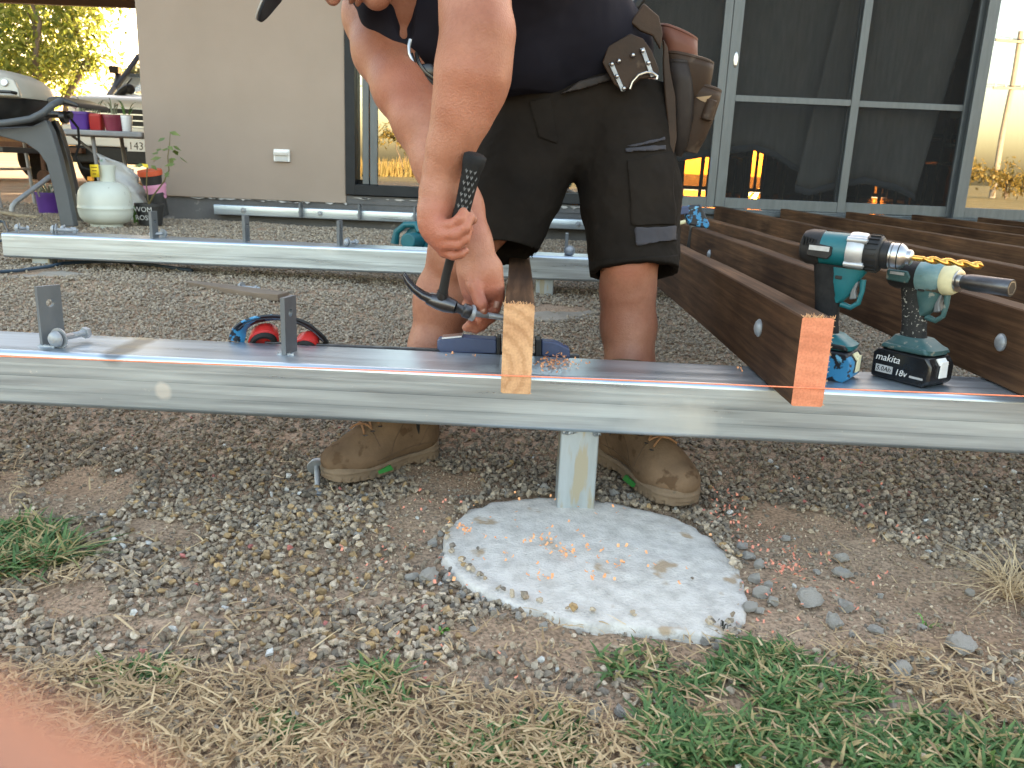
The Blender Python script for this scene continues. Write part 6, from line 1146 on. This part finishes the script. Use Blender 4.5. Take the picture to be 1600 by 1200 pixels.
    q = MB(); q.loft([[W_((-.045 + r_ * math.cos(a), r_ * math.sin(a), z)) for a in [2 * math.pi * k / 24 for k in range(24)]] for r_, z in ((.043, .15), (.044, .175), (.043, .19), (.040, .19))]); q.build('sock', mat('grey_sock', (.10, .12, .14), (.13, .15, .17), 60, .95, bump=.6, bscale=300), bt)
    return bt
g0 = lambda x, y, z: PZ(x, y, z)
boot(1, g0(505, 752, .012), g0(678, 707, .012)); boot(-1, g0(1073, 797, .010), g0(948, 712, .012))
# hammer, bolt being driven, sunglasses on the collar
M['hammer_steel'] = mat('dark_forged_steel', (.055, .055, .06), (.10, .10, .105), 25, .28, .9, bump=.15, bscale=60, dist=.0006)
hm = thing('claw_hammer', 'black claw hammer with a dimpled rubber grip held in the man\'s hand', 'hammer', tuple(P(700, 420, 1.40)))
hp = lambda *a: [P(x, y, Y) for x, y, Y in a]
q = MB(); ax_ = hp((690, 470, 1.425), (697, 430, 1.408), (707, 392, 1.392), (720, 340, 1.380), (733, 285, 1.366), (741, 250, 1.357)); q.tube(ax_[:3], [.0085, .0075, .0080], 12); q.build('shaft', M['black_plastic'], hm, world=True)
q = MB(); gpnt = [ax_[2] + (ax_[5] - ax_[2]) * u for u in (0, .1, .3, .5, .7, .88, .97, 1.04, 1.06)]; q.tube(gpnt, [.011, .0125, .0145, .0135, .0145, .0155, .0185, .0185, .014], 16); grip = q.build('rubber_grip', M['grip'], hm, world=True, smooth=60)
gb_ = bvh(grip); off = Vector(MW[hm.name].translation); q = MB(); g = np.random.default_rng(2); cdir = (ax_[5] - ax_[2]); cdir /= np.linalg.norm(cdir); sdir = np.cross(cdir, [0, -1, 0]); sdir /= np.linalg.norm(sdir)
for i in range(13):
    for k in (-1, 0, 1):
        c = ax_[2] + (ax_[5] - ax_[2]) * (.14 + .062 * i) + sdir * .0085 * (k + (.5 if i % 2 else 0)) * .8; hit = gb_.ray_cast(Vector(c + np.array([0, -.05, .0])) - off, Vector((0, 1, 0)))
        if hit[0] is not None: n_ = Vector((0, -1, 0)); t_ = Vector(cdir); t_ = (t_ - n_ * t_.dot(n_)).normalized(); s_ = n_.cross(t_); a = hit[0] - n_ * .0003; q.add([a + t_ * .0050, a + s_ * .0022 + n_ * .0016, a - t_ * .0050, a - s_ * .0022 + n_ * .0016], [(0, 1, 2), (0, 2, 3)])
o = q.build('grip_dimples', mat('scuffed_rubber', (.10, .10, .10), (.2, .2, .2), 80, .7), hm, smooth=0); o['kind'] = 'stuff'
q = MB(); q.tube(hp((668, 466, 1.432), (684, 471, 1.43), (697, 475, 1.428), (712, 480, 1.426)), [.0105, .0145, .0150, .0115], 14); q.tube(hp((692, 455, 1.42), (690, 474, 1.43)), [.0095, .0125], 12); hd_ = q.build('head', M['hammer_steel'], hm, world=True, smooth=70)
q = MB(); q.lathe([(.0115, 0), (.0085, .006), (.0085, .013), (.0125, .016), (.0128, .026), (.0115, .0285), (0, .029)], P(711, 480, 1.426), P(735, 488, 1.432) - P(711, 480, 1.426), 20); q.build('face', M['dark_steel'], hd_, world=True)
for s_ in (-1, 1):
    q = MB(); q.tube([p + np.array([0, s_ * w_, 0]) for p, w_ in zip(hp((676, 468, 1.432), (660, 461, 1.432), (647, 451, 1.432), (637, 439, 1.432), (630, 426, 1.432)), (.003, .0045, .0065, .008, .009))], [.0105, .0085, .0065, .0048, .002], 10, flat=.9); q.build('claw', M['hammer_steel'], hd_, world=True, smooth=70)
bt_a, bt_b = P(738, 489, 1.436), P(785, 496, 1.462); coach_bolt('bolt the man holds against the pale ended joist', bt_a, bt_b - bt_a, float(np.linalg.norm(bt_b - bt_a)), .95, 0, False, name='held_bolt')
sg = thing('sunglasses', 'dark sunglasses hanging from the neckline of the singlet', 'sunglasses', tuple(P(655, 100, 1.63)))
q = MB(); q.tube(hp((641, 62, 1.645), (639, 72, 1.640), (640, 84, 1.635), (646, 98, 1.63)), [.0035, .003, .003, .003], 8); q.build('temple_arm', M['chrome'], sg, world=True)
for dx, dy in ((0, 0), (7, -2)):
    q = MB(); q.tube(hp((643 + dx, 84 + dy, 1.64), (647 + dx, 102 + dy, 1.63), (657 + dx, 117 + dy, 1.625), (672 + dx, 128 + dy, 1.622), (686 + dx * .4, 139 + dy, 1.62)), [.004, .006, .006, .005, .003], 8, flat=.5); q.build('temple_arm' if dx else 'frame', M['black_gloss'] if dx else M['black_plastic'], sg, world=True)
q = MB(); q.ball(P(668, 112, 1.64), 1, 14, 8, (.022, .004, .015)); q.build('lens', M['black_gloss'], sg, world=True)
# fingertip of the photographer against the lens
fg = thing('fingertip', 'blurred fingertip of the photographer covering the lower left corner', 'finger', tuple(P(120, 1300, .03)))
F_ = SDF((-.075, -.03, .50), (.04, .075, .635), .0008)
tipc = EYE + ray(130, 1432) * .0205; prv = EYE + ray(-300, 1440) * .025; prv2 = prv + np.array([-.016, -.012, -.018]); pm = prv2 + np.array([-.004, -.02, -.012])
F_.chain([(tipc, .0031), (tipc * .65 + prv * .35, .0042), (prv, .0070), (prv2, .0088), (pm, .011)], .004)
F_.mesh('skin', mat('finger_skin', (.25, .108, .062), (.22, .092, .052), 60, .6), fg, smooth=2)
# ------------------------------------------------------------------ gravel, grass, straw, shavings, lumps of concrete
def inpoly(poly, px, py):
    q = np.array(poly, float); ins = np.zeros(len(px), bool); j = len(q) - 1
    for i in range(len(q)):
        ins ^= ((q[i, 1] > py) != (q[j, 1] > py)) & (px < (q[j, 0] - q[i, 0]) * (py - q[i, 1]) / (q[j, 1] - q[i, 1] + 1e-9) + q[i, 0]); j = i
    return ins
def anypoly(polys, px, py):
    r = np.zeros(len(px), bool)
    for p in polys: r |= inpoly(p, px, py)
    return r
DIRT = [[(1150, 840), (1165, 800), (1230, 790), (1330, 815), (1420, 870), (1560, 905), (1600, 955), (1610, 1010), (1500, 1030), (1330, 1015), (1200, 1020), (1150, 1000)], [(690, 985), (830, 978), (1000, 990), (1180, 1000), (1150, 1045), (900, 1040), (760, 1035)],
        [(600, 800), (640, 770), (720, 765), (700, 830), (690, 895), (640, 880)], [(110, 735), (210, 745), (190, 805), (80, 805), (30, 765)], [(-10, 740), (40, 740), (20, 830), (-10, 830)], [(215, 808), (335, 825), (290, 850), (200, 845)], [(40, 915), (190, 920), (150, 965), (40, 950)], [(640, 720), (760, 740), (740, 775), (640, 760)]]
GREEN = [[(1010, 1105), (1060, 1060), (1170, 1022), (1290, 1050), (1400, 1085), (1500, 1135), (1610, 1165), (1610, 1215), (1040, 1215), (985, 1165)], [(1150, 1010), (1260, 1030), (1230, 1080), (1100, 1080)]]
TUFTS = [([(-25, 838), (40, 822), (100, 842), (132, 872), (90, 890), (30, 903), (-25, 908)], 900, .055), ([(520, 1065), (610, 1050), (640, 1100), (560, 1130)], 170, .035), ([(150, 1050), (290, 1040), (285, 1085), (180, 1090)], 130, .035), ([(740, 1140), (900, 1125), (950, 1205), (760, 1205)], 200, .032), ([(380, 1135), (470, 1130), (450, 1185)], 70, .03), ([(930, 1020), (1040, 1010), (1060, 1060), (960, 1070)], 130, .03), ([(690, 1150), (760, 1150), (760, 1205), (680, 1205)], 60, .03)]
STRAW = [([(-20, 1050), (250, 1040), (450, 1065), (700, 1075), (900, 1110), (1010, 1160), (1010, 1215), (-20, 1215)], 3400), ([(1290, 1030), (1420, 1020), (1500, 1070), (1610, 1100), (1610, 1165), (1450, 1100), (1340, 1070)], 420), ([(0, 700), (640, 700), (640, 1050), (0, 1050)], 260), ([(-20, 870), (140, 880), (130, 920), (-20, 920)], 160), ([(1000, 1010), (1600, 1010), (1600, 1200), (1000, 1200)], 500), ([(640, 960), (1250, 990), (1200, 1060), (640, 1060)], 120), ([(1200, 850), (1600, 850), (1600, 1000), (1200, 1000)], 60), ([(-10, 700), (40, 710), (40, 790), (-10, 800)], 60)]
PADS = [PADPX, [(15, 425), (72, 421), (128, 426), (132, 430), (100, 434), (40, 435)], [(803, 487), (855, 476), (912, 481), (930, 490), (900, 496), (840, 498)]]
# --- gravel points
def scatter(x0, x1, y0, y1, dens):
    n = int((x1 - x0) * (y1 - y0) * dens); return NR.uniform(x0, x1, n), NR.uniform(y0, y1, n)
parts_ = []
for y0, y1, dens, s0, s1 in ((.72, 1.7, 11500, .0095, .0180), (1.7, 3.0, 8600, .009, .0155), (3.0, 4.6, 5200, .011, .018), (4.6, 6.6, 3000, .013, .022)):
    xm = .75 * y1 + .65; x, y = scatter(-xm, xm if y1 < 4.7 else 1.8, y0, y1, dens); parts_.append((x, y, np.exp(NR.uniform(np.log(s0), np.log(s1), len(x)))))
x = np.concatenate([p[0] for p in parts_]); y = np.concatenate([p[1] for p in parts_]); s = np.concatenate([p[2] for p in parts_]); z = soilz(x, y)
px, py = project(np.stack([x, y, z], 1)); u = NR.random(len(x)); wob = 14 * (vnoise(x, y, 18, 9) - .5), 14 * (vnoise(x, y, 18, 12) - .5)
dirt = anypoly(DIRT, px + wob[0] * 2, py + wob[1] * 2); pad = anypoly(PADS[1:], px, py) | inpoly(PADPX, px, py)
keep = np.where(dirt, u < .10 + .25 * (vnoise(x, y, 11, 5) > .66), True); low = py > 1035 + 30 * (vnoise(x, y, 8, 6) - .5); keep &= np.where(low, u < np.where(px < 720, .42, .38), True); keep &= ~anypoly(GREEN, px, py) | (u < .10); rim_ = inpoly(PADPX, px, py) & ~inpoly([(925 + (a - 925) * .955, 880 + (c - 880) * .955) for a, c in PADPX], px, py); keep &= ~(pad & ~rim_) | (u < np.where(y < 1.8, .004, .02))
keep &= ~((px > 1190) & (py > 860) & (u > .42)) ; keep &= (y < WY - .04) | (x < XL); keep &= ~((np.abs(x - .127) < .045) & (np.abs(y - 1.47) < .045)); thin = (py > 690) & (vnoise(x, y, 6, 21) > .8); keep &= ~thin | (u < .45)
x, y, z, s, px, py, dirt = (a[keep] for a in (x, y, z, s, px, py, dirt)); n = len(x); s = np.where(dirt, s * NR.uniform(.4, .9, n), s)
base = np.array([(.16, .15, .135), (.215, .20, .178), (.28, .26, .23), (.20, .175, .148), (.25, .22, .18), (.135, .128, .122), (.34, .315, .28)])
col = base[NR.integers(0, len(base), n)] * np.array([1.26, 1.13, .97]) * NR.uniform(.8, 1.2, n)[:, None]
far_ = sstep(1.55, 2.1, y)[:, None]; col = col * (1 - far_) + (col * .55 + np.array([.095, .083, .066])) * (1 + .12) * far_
oz = np.exp(-(((px - 440) / 190) ** 2 + ((py - 900) / 130) ** 2)); ok = NR.random(n) < .20 * oz + .015 * (py > 690); col[ok] = np.array([.36, .245, .125]) * NR.uniform(.65, 1.15, ok.sum())[:, None]
pk = (NR.random(n) < .003 * (py > 640) + .012 * np.exp(-(((px - 420) / 120) ** 2 + ((py - 900) / 40) ** 2))); col[pk] = np.array([.44, .16, .14]) * NR.uniform(.7, 1.2, pk.sum())[:, None]
col *= (1 - .28 * sstep(1.40, 1.5, y) * (1 - sstep(1.95, 2.3, y)))[:, None]; wh = NR.random(n) < .008 * (py > 690); col[wh] = np.array([.48, .48, .46]); s[ok] *= 1.1  # under the front beam: darker fresh stones, with beam shade put into the colour
z = z + s * .16 + NR.uniform(0, .006, n) * (~dirt); z = np.where(inpoly(PADPX, px, py), .014 + s * .2, z)
rot = NR.uniform(0, 6.283, (n, 3)); rot[:, :2] = NR.normal(0, .5, (n, 2)); scl = s[:, None] * np.stack([NR.uniform(.85, 1.25, n), NR.uniform(.65, 1.0, n), NR.uniform(.45, .8, n)], 1)
def stone_proto(seed, npt=13, r=.5):
    g = np.random.default_rng(seed); bm = bmesh.new()
    for _ in range(npt): v = g.normal(size=3); v /= np.linalg.norm(v); bm.verts.new(v * r * g.uniform(.82, 1.05))
    bmesh.ops.convex_hull(bm, input=bm.verts); bmesh.ops.delete(bm, geom=[v for v in bm.verts if not v.link_faces], context='VERTS'); me = bpy.data.meshes.new('stone'); bm.to_mesh(me); bm.free(); return me
m, nn_, b, o = new_mat('gravel_stone'); L = nn_.links.new; at = N(nn_, 'Attribute', attribute_name='col', attribute_type='INSTANCER'); tc = N(nn_, 'TexCoord'); n1 = N(nn_, 'TexNoise', i_Scale=3.5, i_Detail=5); L(tc.outputs['Object'], n1.inputs['Vector']); r1 = ramp(nn_, [(.3, (.72, .71, .70)), (.65, (1.2, 1.19, 1.17))]); L(n1.outputs[0], r1.inputs[0])
xm_ = N(nn_, 'Mix', data_type='RGBA', blend_type='MULTIPLY'); xm_.inputs[0].default_value = 1; L(at.outputs['Color'], xm_.inputs[6]); L(r1.outputs[0], xm_.inputs[7]); L(xm_.outputs[2], b.inputs['Base Color']); b.inputs['Roughness'].default_value = .85; b.inputs['Specular IOR Level'].default_value = .3
M['stone'] = m
protos = []
for k in range(10):
    me_ = stone_proto(100 + k, 12 + k % 4); me_.materials.append(m); protos.append(bpy.data.objects.new('stone_shape', me_))
def instancer(name, pts, rot, scl, col, protos, label):
    me = bpy.data.meshes.new(name); me.vertices.add(len(pts)); me.vertices.foreach_set('co', np.asarray(pts, np.float32).ravel())
    for an, ty, d, key in (('rot', 'FLOAT_VECTOR', rot, 'vector'), ('scl', 'FLOAT_VECTOR', scl, 'vector'), ('col', 'FLOAT_VECTOR', col, 'vector')): me.attributes.new(an, ty, 'POINT').data.foreach_set(key, np.asarray(d, np.float32).ravel())
    o = bpy.data.objects.new(name, me); COL.objects.link(o); o['kind'] = 'stuff'; o['label'] = label
    ng = bpy.data.node_groups.new(name, 'GeometryNodeTree'); ng.interface.new_socket('Geometry', in_out='INPUT', socket_type='NodeSocketGeometry'); ng.interface.new_socket('Geometry', in_out='OUTPUT', socket_type='NodeSocketGeometry'); Lk = ng.links.new
    gi = ng.nodes.new('NodeGroupInput'); go = ng.nodes.new('NodeGroupOutput'); ip = ng.nodes.new('GeometryNodeInstanceOnPoints'); jn = ng.nodes.new('GeometryNodeJoinGeometry')
    for p in protos:
        oi = ng.nodes.new('GeometryNodeObjectInfo'); oi.inputs['Object'].default_value = p; oi.inputs['As Instance'].default_value = True; Lk(oi.outputs['Geometry'], jn.inputs[0])
    def attr(nm): a = ng.nodes.new('GeometryNodeInputNamedAttribute'); a.data_type = 'FLOAT_VECTOR'; a.inputs['Name'].default_value = nm; return a.outputs[0]
    rv = ng.nodes.new('FunctionNodeRandomValue'); rv.data_type = 'INT'; rv.inputs[4].default_value = 0; rv.inputs[5].default_value = len(protos) - 1
    er = ng.nodes.new('FunctionNodeEulerToRotation'); Lk(attr('rot'), er.inputs[0]); ip.inputs['Pick Instance'].default_value = True
    mp_ = ng.nodes.new('GeometryNodeMeshToPoints'); Lk(gi.outputs[0], mp_.inputs[0]); Lk(mp_.outputs[0], ip.inputs['Points']); Lk(jn.outputs[0], ip.inputs['Instance']); Lk(rv.outputs[2], ip.inputs['Instance Index']); Lk(er.outputs[0], ip.inputs['Rotation']); Lk(attr('scl'), ip.inputs['Scale']); Lk(ip.outputs[0], go.inputs[0])
    md = o.modifiers.new('stones', 'NODES'); md.node_group = ng; return o
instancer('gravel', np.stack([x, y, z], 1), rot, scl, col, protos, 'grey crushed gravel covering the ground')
# fine grit between the stones and over the bare soil
gxx, gyy = scatter(-1.5, 1.5, .72, 1.75, 30000); gzz = soilz(gxx, gyy); gpx, gpy = project(np.stack([gxx, gyy, gzz], 1)); gk = (vnoise(gxx, gyy, 10, 31) > .28) & ~anypoly(GREEN, gpx, gpy) & ~inpoly([(925 + (a - 925) * .97, 880 + (c - 880) * .97) for a, c in PADPX], gpx, gpy) & (np.abs(gpx - 800) < 860)
gk &= ~anypoly(DIRT, gpx, gpy) | (NR.random(len(gxx)) < .5); gxx, gyy, gzz = gxx[gk], gyy[gk], gzz[gk]; gn = len(gxx); gs = np.exp(NR.uniform(np.log(.0022), np.log(.0065), gn)); gc = base[NR.integers(0, len(base), gn)] * np.array([1.35, 1.15, .93]) * NR.uniform(.75, 1.25, gn)[:, None]
instancer('grit', np.stack([gxx, gyy, gzz + gs * .2], 1), NR.uniform(0, 6.28, (gn, 3)), gs[:, None] * np.stack([NR.uniform(.8, 1.3, gn), NR.uniform(.6, 1, gn), NR.uniform(.5, .8, gn)], 1), gc, protos[:5], 'fine grey brown grit between the larger stones')
# --- grass and straw
def blade_mesh(name, label, X, Y, h, w, lean, tone, mt, flat=0, curve=.6, seed=0, z0=None):
    g = np.random.default_rng(seed); n = len(X); a = g.uniform(0, 2 * math.pi, n); d = np.stack([np.cos(a), np.sin(a)], 1); sd = np.stack([-np.sin(a), np.cos(a)], 1); Z = soilz(X, Y) if z0 is None else z0; V = np.zeros((n, 4, 2, 3), np.float32)
    tw = g.normal(0, .5, n)
    for j, u in enumerate((0, .36, .72, 1.0)):
        out = lean * (u + curve * u * u) * h; up = h * (u - .45 * lean * u * u) * (1 - flat) + .004 + flat * h * .06 * np.sin(u * 3 + tw * 3)
        ww = w * (1, .95, .65, .08)[j] * .5; dx = d * out[:, None] + sd * (tw * h * .25 * u * u)[:, None]
        for k, sg in enumerate((-1, 1)):
            V[:, j, k, 0] = X + dx[:, 0] + sd[:, 0] * ww * sg; V[:, j, k, 1] = Y + dx[:, 1] + sd[:, 1] * ww * sg; V[:, j, k, 2] = Z + np.maximum(up, .002) + sg * ww * .25 * np.sin(tw * 4)
    b0 = (np.arange(n) * 8)[:, None]; F = np.concatenate([b0 + np.array([2 * j, 2 * j + 1, 2 * j + 3, 2 * j + 2]) for j in range(3)])
    o = arr_mesh(name, V.reshape(-1, 3), F, mt, attrs={'tone': ('FLOAT', 'POINT', np.repeat(tone, 8))}); o['kind'] = 'stuff'; o['label'] = label; return o
def blade_mat(name, stops):
    m, n, b, o = new_mat(name); L = n.links.new; at = N(n, 'Attribute', attribute_name='tone'); r = ramp(n, stops); L(at.outputs['Fac'], r.inputs[0]); L(r.outputs[0], b.inputs['Base Color']); b.inputs['Roughness'].default_value = .6; tr = N(n, 'BsdfTranslucent'); L(r.outputs[0], tr.inputs[0]); x = N(n, 'MixShader', i_0=.3); L(b.outputs[0], x.inputs[1]); L(tr.outputs[0], x.inputs[2]); L(x.outputs[0], o.inputs[0]); return m
M['grass'] = blade_mat('grass_blade', [(0, (.035, .085, .022)), (.45, (.08, .175, .05)), (.72, (.15, .23, .07)), (.8, (.30, .25, .10)), (1, (.45, .34, .17))]); M['straw'] = blade_mat('straw_blade', [(0, (.20, .125, .065)), (.5, (.42, .30, .165)), (1, (.64, .50, .30))])
def inpts(poly, n, seed):
    g = np.random.default_rng(seed); q = np.array(poly, float); px, py = [], []
    while len(px) < n:
        a = g.uniform(q[:, 0].min(), q[:, 0].max(), n * 3); c = g.uniform(q[:, 1].min(), q[:, 1].max(), n * 3); k = inpoly(poly, a, c); px += list(a[k]); py += list(c[k])
    W_ = np.array([PZ(a, c, 0) for a, c in zip(px[:n], py[:n])]); return W_[:, 0], W_[:, 1], g
gx, gy, gh, gw, gt = [], [], [], [], []
for i, (poly, n, h) in enumerate([(GREEN[0], 3500, .036), (GREEN[1], 700, .03)] + TUFTS):
    a, c, g = inpts(poly, n, 50 + i); k = vnoise(a, c, 14, 3) > (.22 if i < 2 else 0); a, c = a[k], c[k]; n = len(a); hh = h * g.uniform(.45, 1.25, n) * (.65 + .7 * vnoise(a, c, 9, 8)); gx.append(a); gy.append(c); gh.append(hh); gw.append(g.uniform(.0034, .0062, n)); t = np.clip(g.normal(.42, .17, n), 0, .7); dry = g.random(n) < (.20 if i < 2 else .38); t[dry] = g.uniform(.76, 1, dry.sum()); gt.append(t)
X_ = np.concatenate(gx); Y_ = np.concatenate(gy); g = np.random.default_rng(3); blade_mesh('grass', 'short green grass growing in patches in front of the footing', X_, Y_, np.concatenate(gh) * .6, np.concatenate(gw), g.uniform(.3, 1.5, len(X_)), np.concatenate(gt), M['grass'], seed=4)
sx, sy, sh = [], [], []
for i, (poly, n) in enumerate(STRAW): a, c, g = inpts(poly, n, 90 + i); kk = ~inpoly(PADPX, *project(np.stack([a, c, 0 * a], 1))); sx.append(a[kk]); sy.append(c[kk]); sh.append(np.exp(g.normal(math.log(.030 if i not in (2, 6) else .04), .45, kk.sum())))
X_ = np.concatenate(sx); Y_ = np.concatenate(sy); H_ = np.clip(np.concatenate(sh), .01, .10); g = np.random.default_rng(6); n = len(X_)
blade_mesh('dry_straw', 'dead straw coloured grass lying over the soil', X_, Y_, H_, g.uniform(.0012, .0034, n), np.full(n, .62), np.clip(g.normal(.55, .25, n), 0, 1), M['straw'], flat=.93, curve=.1, seed=7, z0=soilz(X_, Y_) + g.uniform(.003, .014, n))
a, c, g = inpts([(1555, 905), (1600, 895), (1610, 945), (1570, 940)], 150, 130); blade_mesh('dry_tuft', 'pale dry tuft of grass at the right edge', a, c, g.uniform(.03, .075, 150), np.full(150, .002), g.uniform(.5, 1.8, 150), g.uniform(.6, 1, 150), M['straw'], seed=9)
# --- wood shavings: short curled strips
M['shaving'] = mat('shaving', (.72, .30, .13), (.8, .42, .2), 90, .8); M['shaving_red'] = mat('pink_shaving', (.62, .20, .13), (.7, .3, .2), 90, .8)
def shavings(name, label, spots, mt, seed, z0=None):
    g = np.random.default_rng(seed); q = MB()
    for (cx_, cy_, sp, n, zz_) in spots:
        for _ in range(n):
            w = PZ(cx_ + g.normal() * sp, cy_ + g.normal() * sp * .45, zz_); zb_ = zz_ + .003 if zz_ > .0 else float(soilz(w[0], w[1])) + .010; a = g.uniform(0, 6.28); d = Vector((math.cos(a), math.sin(a), 0)); e = Vector((-math.sin(a), math.cos(a), 0)); l = g.uniform(.0022, .0055); ww = g.uniform(.001, .0024); r = g.uniform(.0012, .0024); L1, L2 = [], []
            for k in range(5):
                t = k / 4 * g.uniform(2.2, 3.6); p = Vector((w[0], w[1], zb_)) + d * (l * (k / 4 - .5) + r * math.sin(t)) + Vector((0, 0, r * (1 - math.cos(t)))); L1.append(p - e * ww); L2.append(p + e * ww + Vector((0, 0, g.normal() * .0004)))
            q.loft([L1, L2], closed=False)
    o = q.build(name, mt, smooth=60, merge=False); o['kind'] = 'stuff'; o['label'] = label; return o
shavings('wood_shavings', 'curled pale orange wood shavings on the concrete footing', [(728, 830, 9, 8, .021), (845, 848, 18, 16, .021), (900, 862, 22, 16, .021), (882, 868, 10, 12, .021), (850, 902, 16, 10, .021), (930, 905, 16, 8, .021), (965, 885, 8, 6, .021), (720, 825, 10, 10, .021), (830, 800, 60, 16, .021), (955, 796, 8, 3, .021), (970, 880, 4, 3, .021), (800, 870, 70, 18, .021), (1000, 880, 60, 12, .021)], M['shaving'], 1)
shavings('pink_shavings', 'pinkish wood shavings scattered on the soil right of the footing', [(1190, 860, 30, 26, 0), (1235, 890, 22, 30, 0), (1225, 905, 12, 18, 0), (1150, 815, 26, 24, 0), (1120, 790, 22, 20, 0), (1260, 920, 30, 14, 0), (1180, 930, 16, 10, 0), (1330, 930, 40, 12, 0), (1190, 990, 30, 8, 0), (720, 900, 40, 16, 0), (690, 800, 30, 14, 0), (620, 860, 60, 18, 0), (1250, 760, 80, 18, 0), (700, 1010, 60, 10, 0), (1350, 860, 60, 12, 0)], M['shaving_red'], 2)
shavings('drill_swarf', 'pile of drilling dust and shavings on the beam beside the pale joist', [(862, 567, 16, 70, .266), (880, 566, 12, 26, .266), (700, 556, 4, 4, .266), (745, 560, 3, 3, .266), (912, 569, 5, 3, .266), (1153, 580, 3, 4, .266)], M['shaving'], 3)
# --- lumps of broken concrete
M['lump'] = mat('concrete_lump', (.60, .555, .50), (.42, .39, .35), 60, .95, bump=1.0, bscale=160, dist=.004)
def lump_mesh(seed):
    g = np.random.default_rng(seed); bm = bmesh.new(); bmesh.ops.create_icosphere(bm, subdivisions=4, radius=.5); dirs = [(lambda v: v / np.linalg.norm(v))(g.normal(size=3)) for _ in range(14)]; offs = [g.uniform(.28, .44) for _ in dirs]; hs = g.normal(size=(26, 3)); hs /= np.linalg.norm(hs, axis=1)[:, None]
    for v in bm.verts:
        p = np.array(v.co)
        for d, o_ in zip(dirs, offs): e = p @ d - o_; p = p - d * max(0, e)
        nrm = p / (np.linalg.norm(p) + 1e-9); bumps = np.exp(-((nrm - hs) ** 2).sum(1) / .03).sum(); p = p * (1 + .14 * bumps + g.normal() * .03); v.co = p
    me = bpy.data.meshes.new('lump'); bm.to_mesh(me); bm.free(); me.materials.append(M['lump']); return me
LM = [lump_mesh(300 + k) for k in range(7)]
def lump(x, y, w, label, group, flat=.62):
    p = PZ(x, y, .0); d = np.linalg.norm(p - EYE); s = w / FPX * d * .95; o = bpy.data.objects.new('concrete_lump', LM[rnd.randrange(len(LM))]); COL.objects.link(o); o.location = (p[0], p[1], float(soilz(p[0], p[1])) + s * flat * .36); o.scale = (s, s * .8, s * flat); o.rotation_euler = (rnd.uniform(-.2, .2), rnd.uniform(-.2, .2), rnd.uniform(0, 6.28)); MW[o.name] = Matrix.Identity(4); setp(o, label, 'rock', group)
GB = 'lumps of broken concrete'
for x_, y_, w_, lb in ((1265, 949, 48, 'largest concrete lump on the bare soil right of the footing'), (1319, 957, 33, 'round concrete lump touching the largest one on the bare soil'), (1303, 984, 34, 'concrete lump just below the two big ones on the bare soil'), (1366, 994, 23, 'small concrete lump above the straw on the bare soil'),
    (1500, 1022, 50, 'wide flat concrete lump in the straw near the right edge'), (1406, 1062, 44, 'concrete lump at the upper edge of the green grass'), (1396, 1045, 24, 'small lump leaning on the one at the edge of the green grass'), (928, 1127, 30, 'pale concrete lump in the straw below the footing, left of a pair'), (968, 1118, 30, 'pale concrete lump in the straw below the footing, right of a pair'),
    (1056, 1099, 21, 'lump of concrete at the left edge of the green grass'), (1081, 1173, 29, 'white concrete lump in the green grass at the bottom edge'), (907, 1158, 22, 'small white lump by a patch of bare earth at the bottom'), (753, 1120, 24, 'light stone in the straw at the bottom middle'), (609, 1083, 22, 'white stone at the upper edge of the straw'),
    (1312, 880, 28, 'upper of two concrete lumps below the gravel edge on the right'), (1316, 903, 32, 'lower of two concrete lumps below the gravel edge on the right'), (672, 908, 40, 'grey concrete lump against the left rim of the footing'), (642, 905, 26, 'smaller concrete lump left of the footing rim'), (676, 850, 24, 'concrete lump at the upper left rim of the footing'),
    (478, 742, 20, 'pale stone on the gravel left of the boot'), (238, 793, 17, 'white chip of concrete alone on the left gravel'), (740, 992, 18, 'concrete lump below the lower left rim of the footing')): lump(x_, y_, w_, lb, GB) if x_ != 478 else None
for x_, y_, w_ in ((1160, 858, 20), (1168, 876, 24), (1186, 893, 22), (1178, 915, 26), (1190, 938, 30), (1172, 960, 28), (1200, 925, 18), (1205, 950, 22), (1150, 985, 20), (1100, 1003, 22), (1118, 1010, 15), (690, 868, 18), (688, 835, 15), (700, 905, 22), (720, 930, 20), (745, 945, 22), (770, 962, 18), (810, 972, 18), (850, 985, 20), (905, 988, 14), (725, 1114, 16), (1228, 845, 17), (1514, 927, 17), (1330, 1000, 14), (1440, 990, 13), (560, 838, 16), (1540, 1060, 18), (1580, 1072, 16), (850, 772, 22), (880, 776, 16), (960, 778, 22), (985, 783, 18), (790, 776, 16), (1375, 935, 12), (1275, 900, 14), (1185, 965, 20), (1425, 1040, 14)):
    lump(x_, y_, w_, 'small crumb of grey concrete lying loose around the footing', 'loose crumbs of concrete', .7)
# --- seedlings
def weed(px, py, label, mt, n, h, sp, w):
    p = PZ(px, py, 0); t = thing('weed', label, 'plant', (float(p[0]), float(p[1]), float(soilz(p[0], p[1])))); blades(t, n, h, sp, mt, int(px), 0, w, .6)
M['fresh'] = mat('fresh_leaf', (.08, .22, .03), (.12, .28, .04), 30, .5); M['dark_twig'] = mat('dark_twig', (.02, .02, .015), (.035, .035, .025), 30, .8)
weed(686, 996, 'bright green seedling in the gravel left of the footing', M['fresh'], 9, .016, .016, .007); weed(1128, 990, 'thin dark sprig at the lower right rim of the footing', M['dark_twig'], 9, .045, .016, .0022)
weed(1448, 985, 'little green blade of a weed by the concrete lumps', M['grass'] if False else M['fresh'], 4, .03, .02, .003)
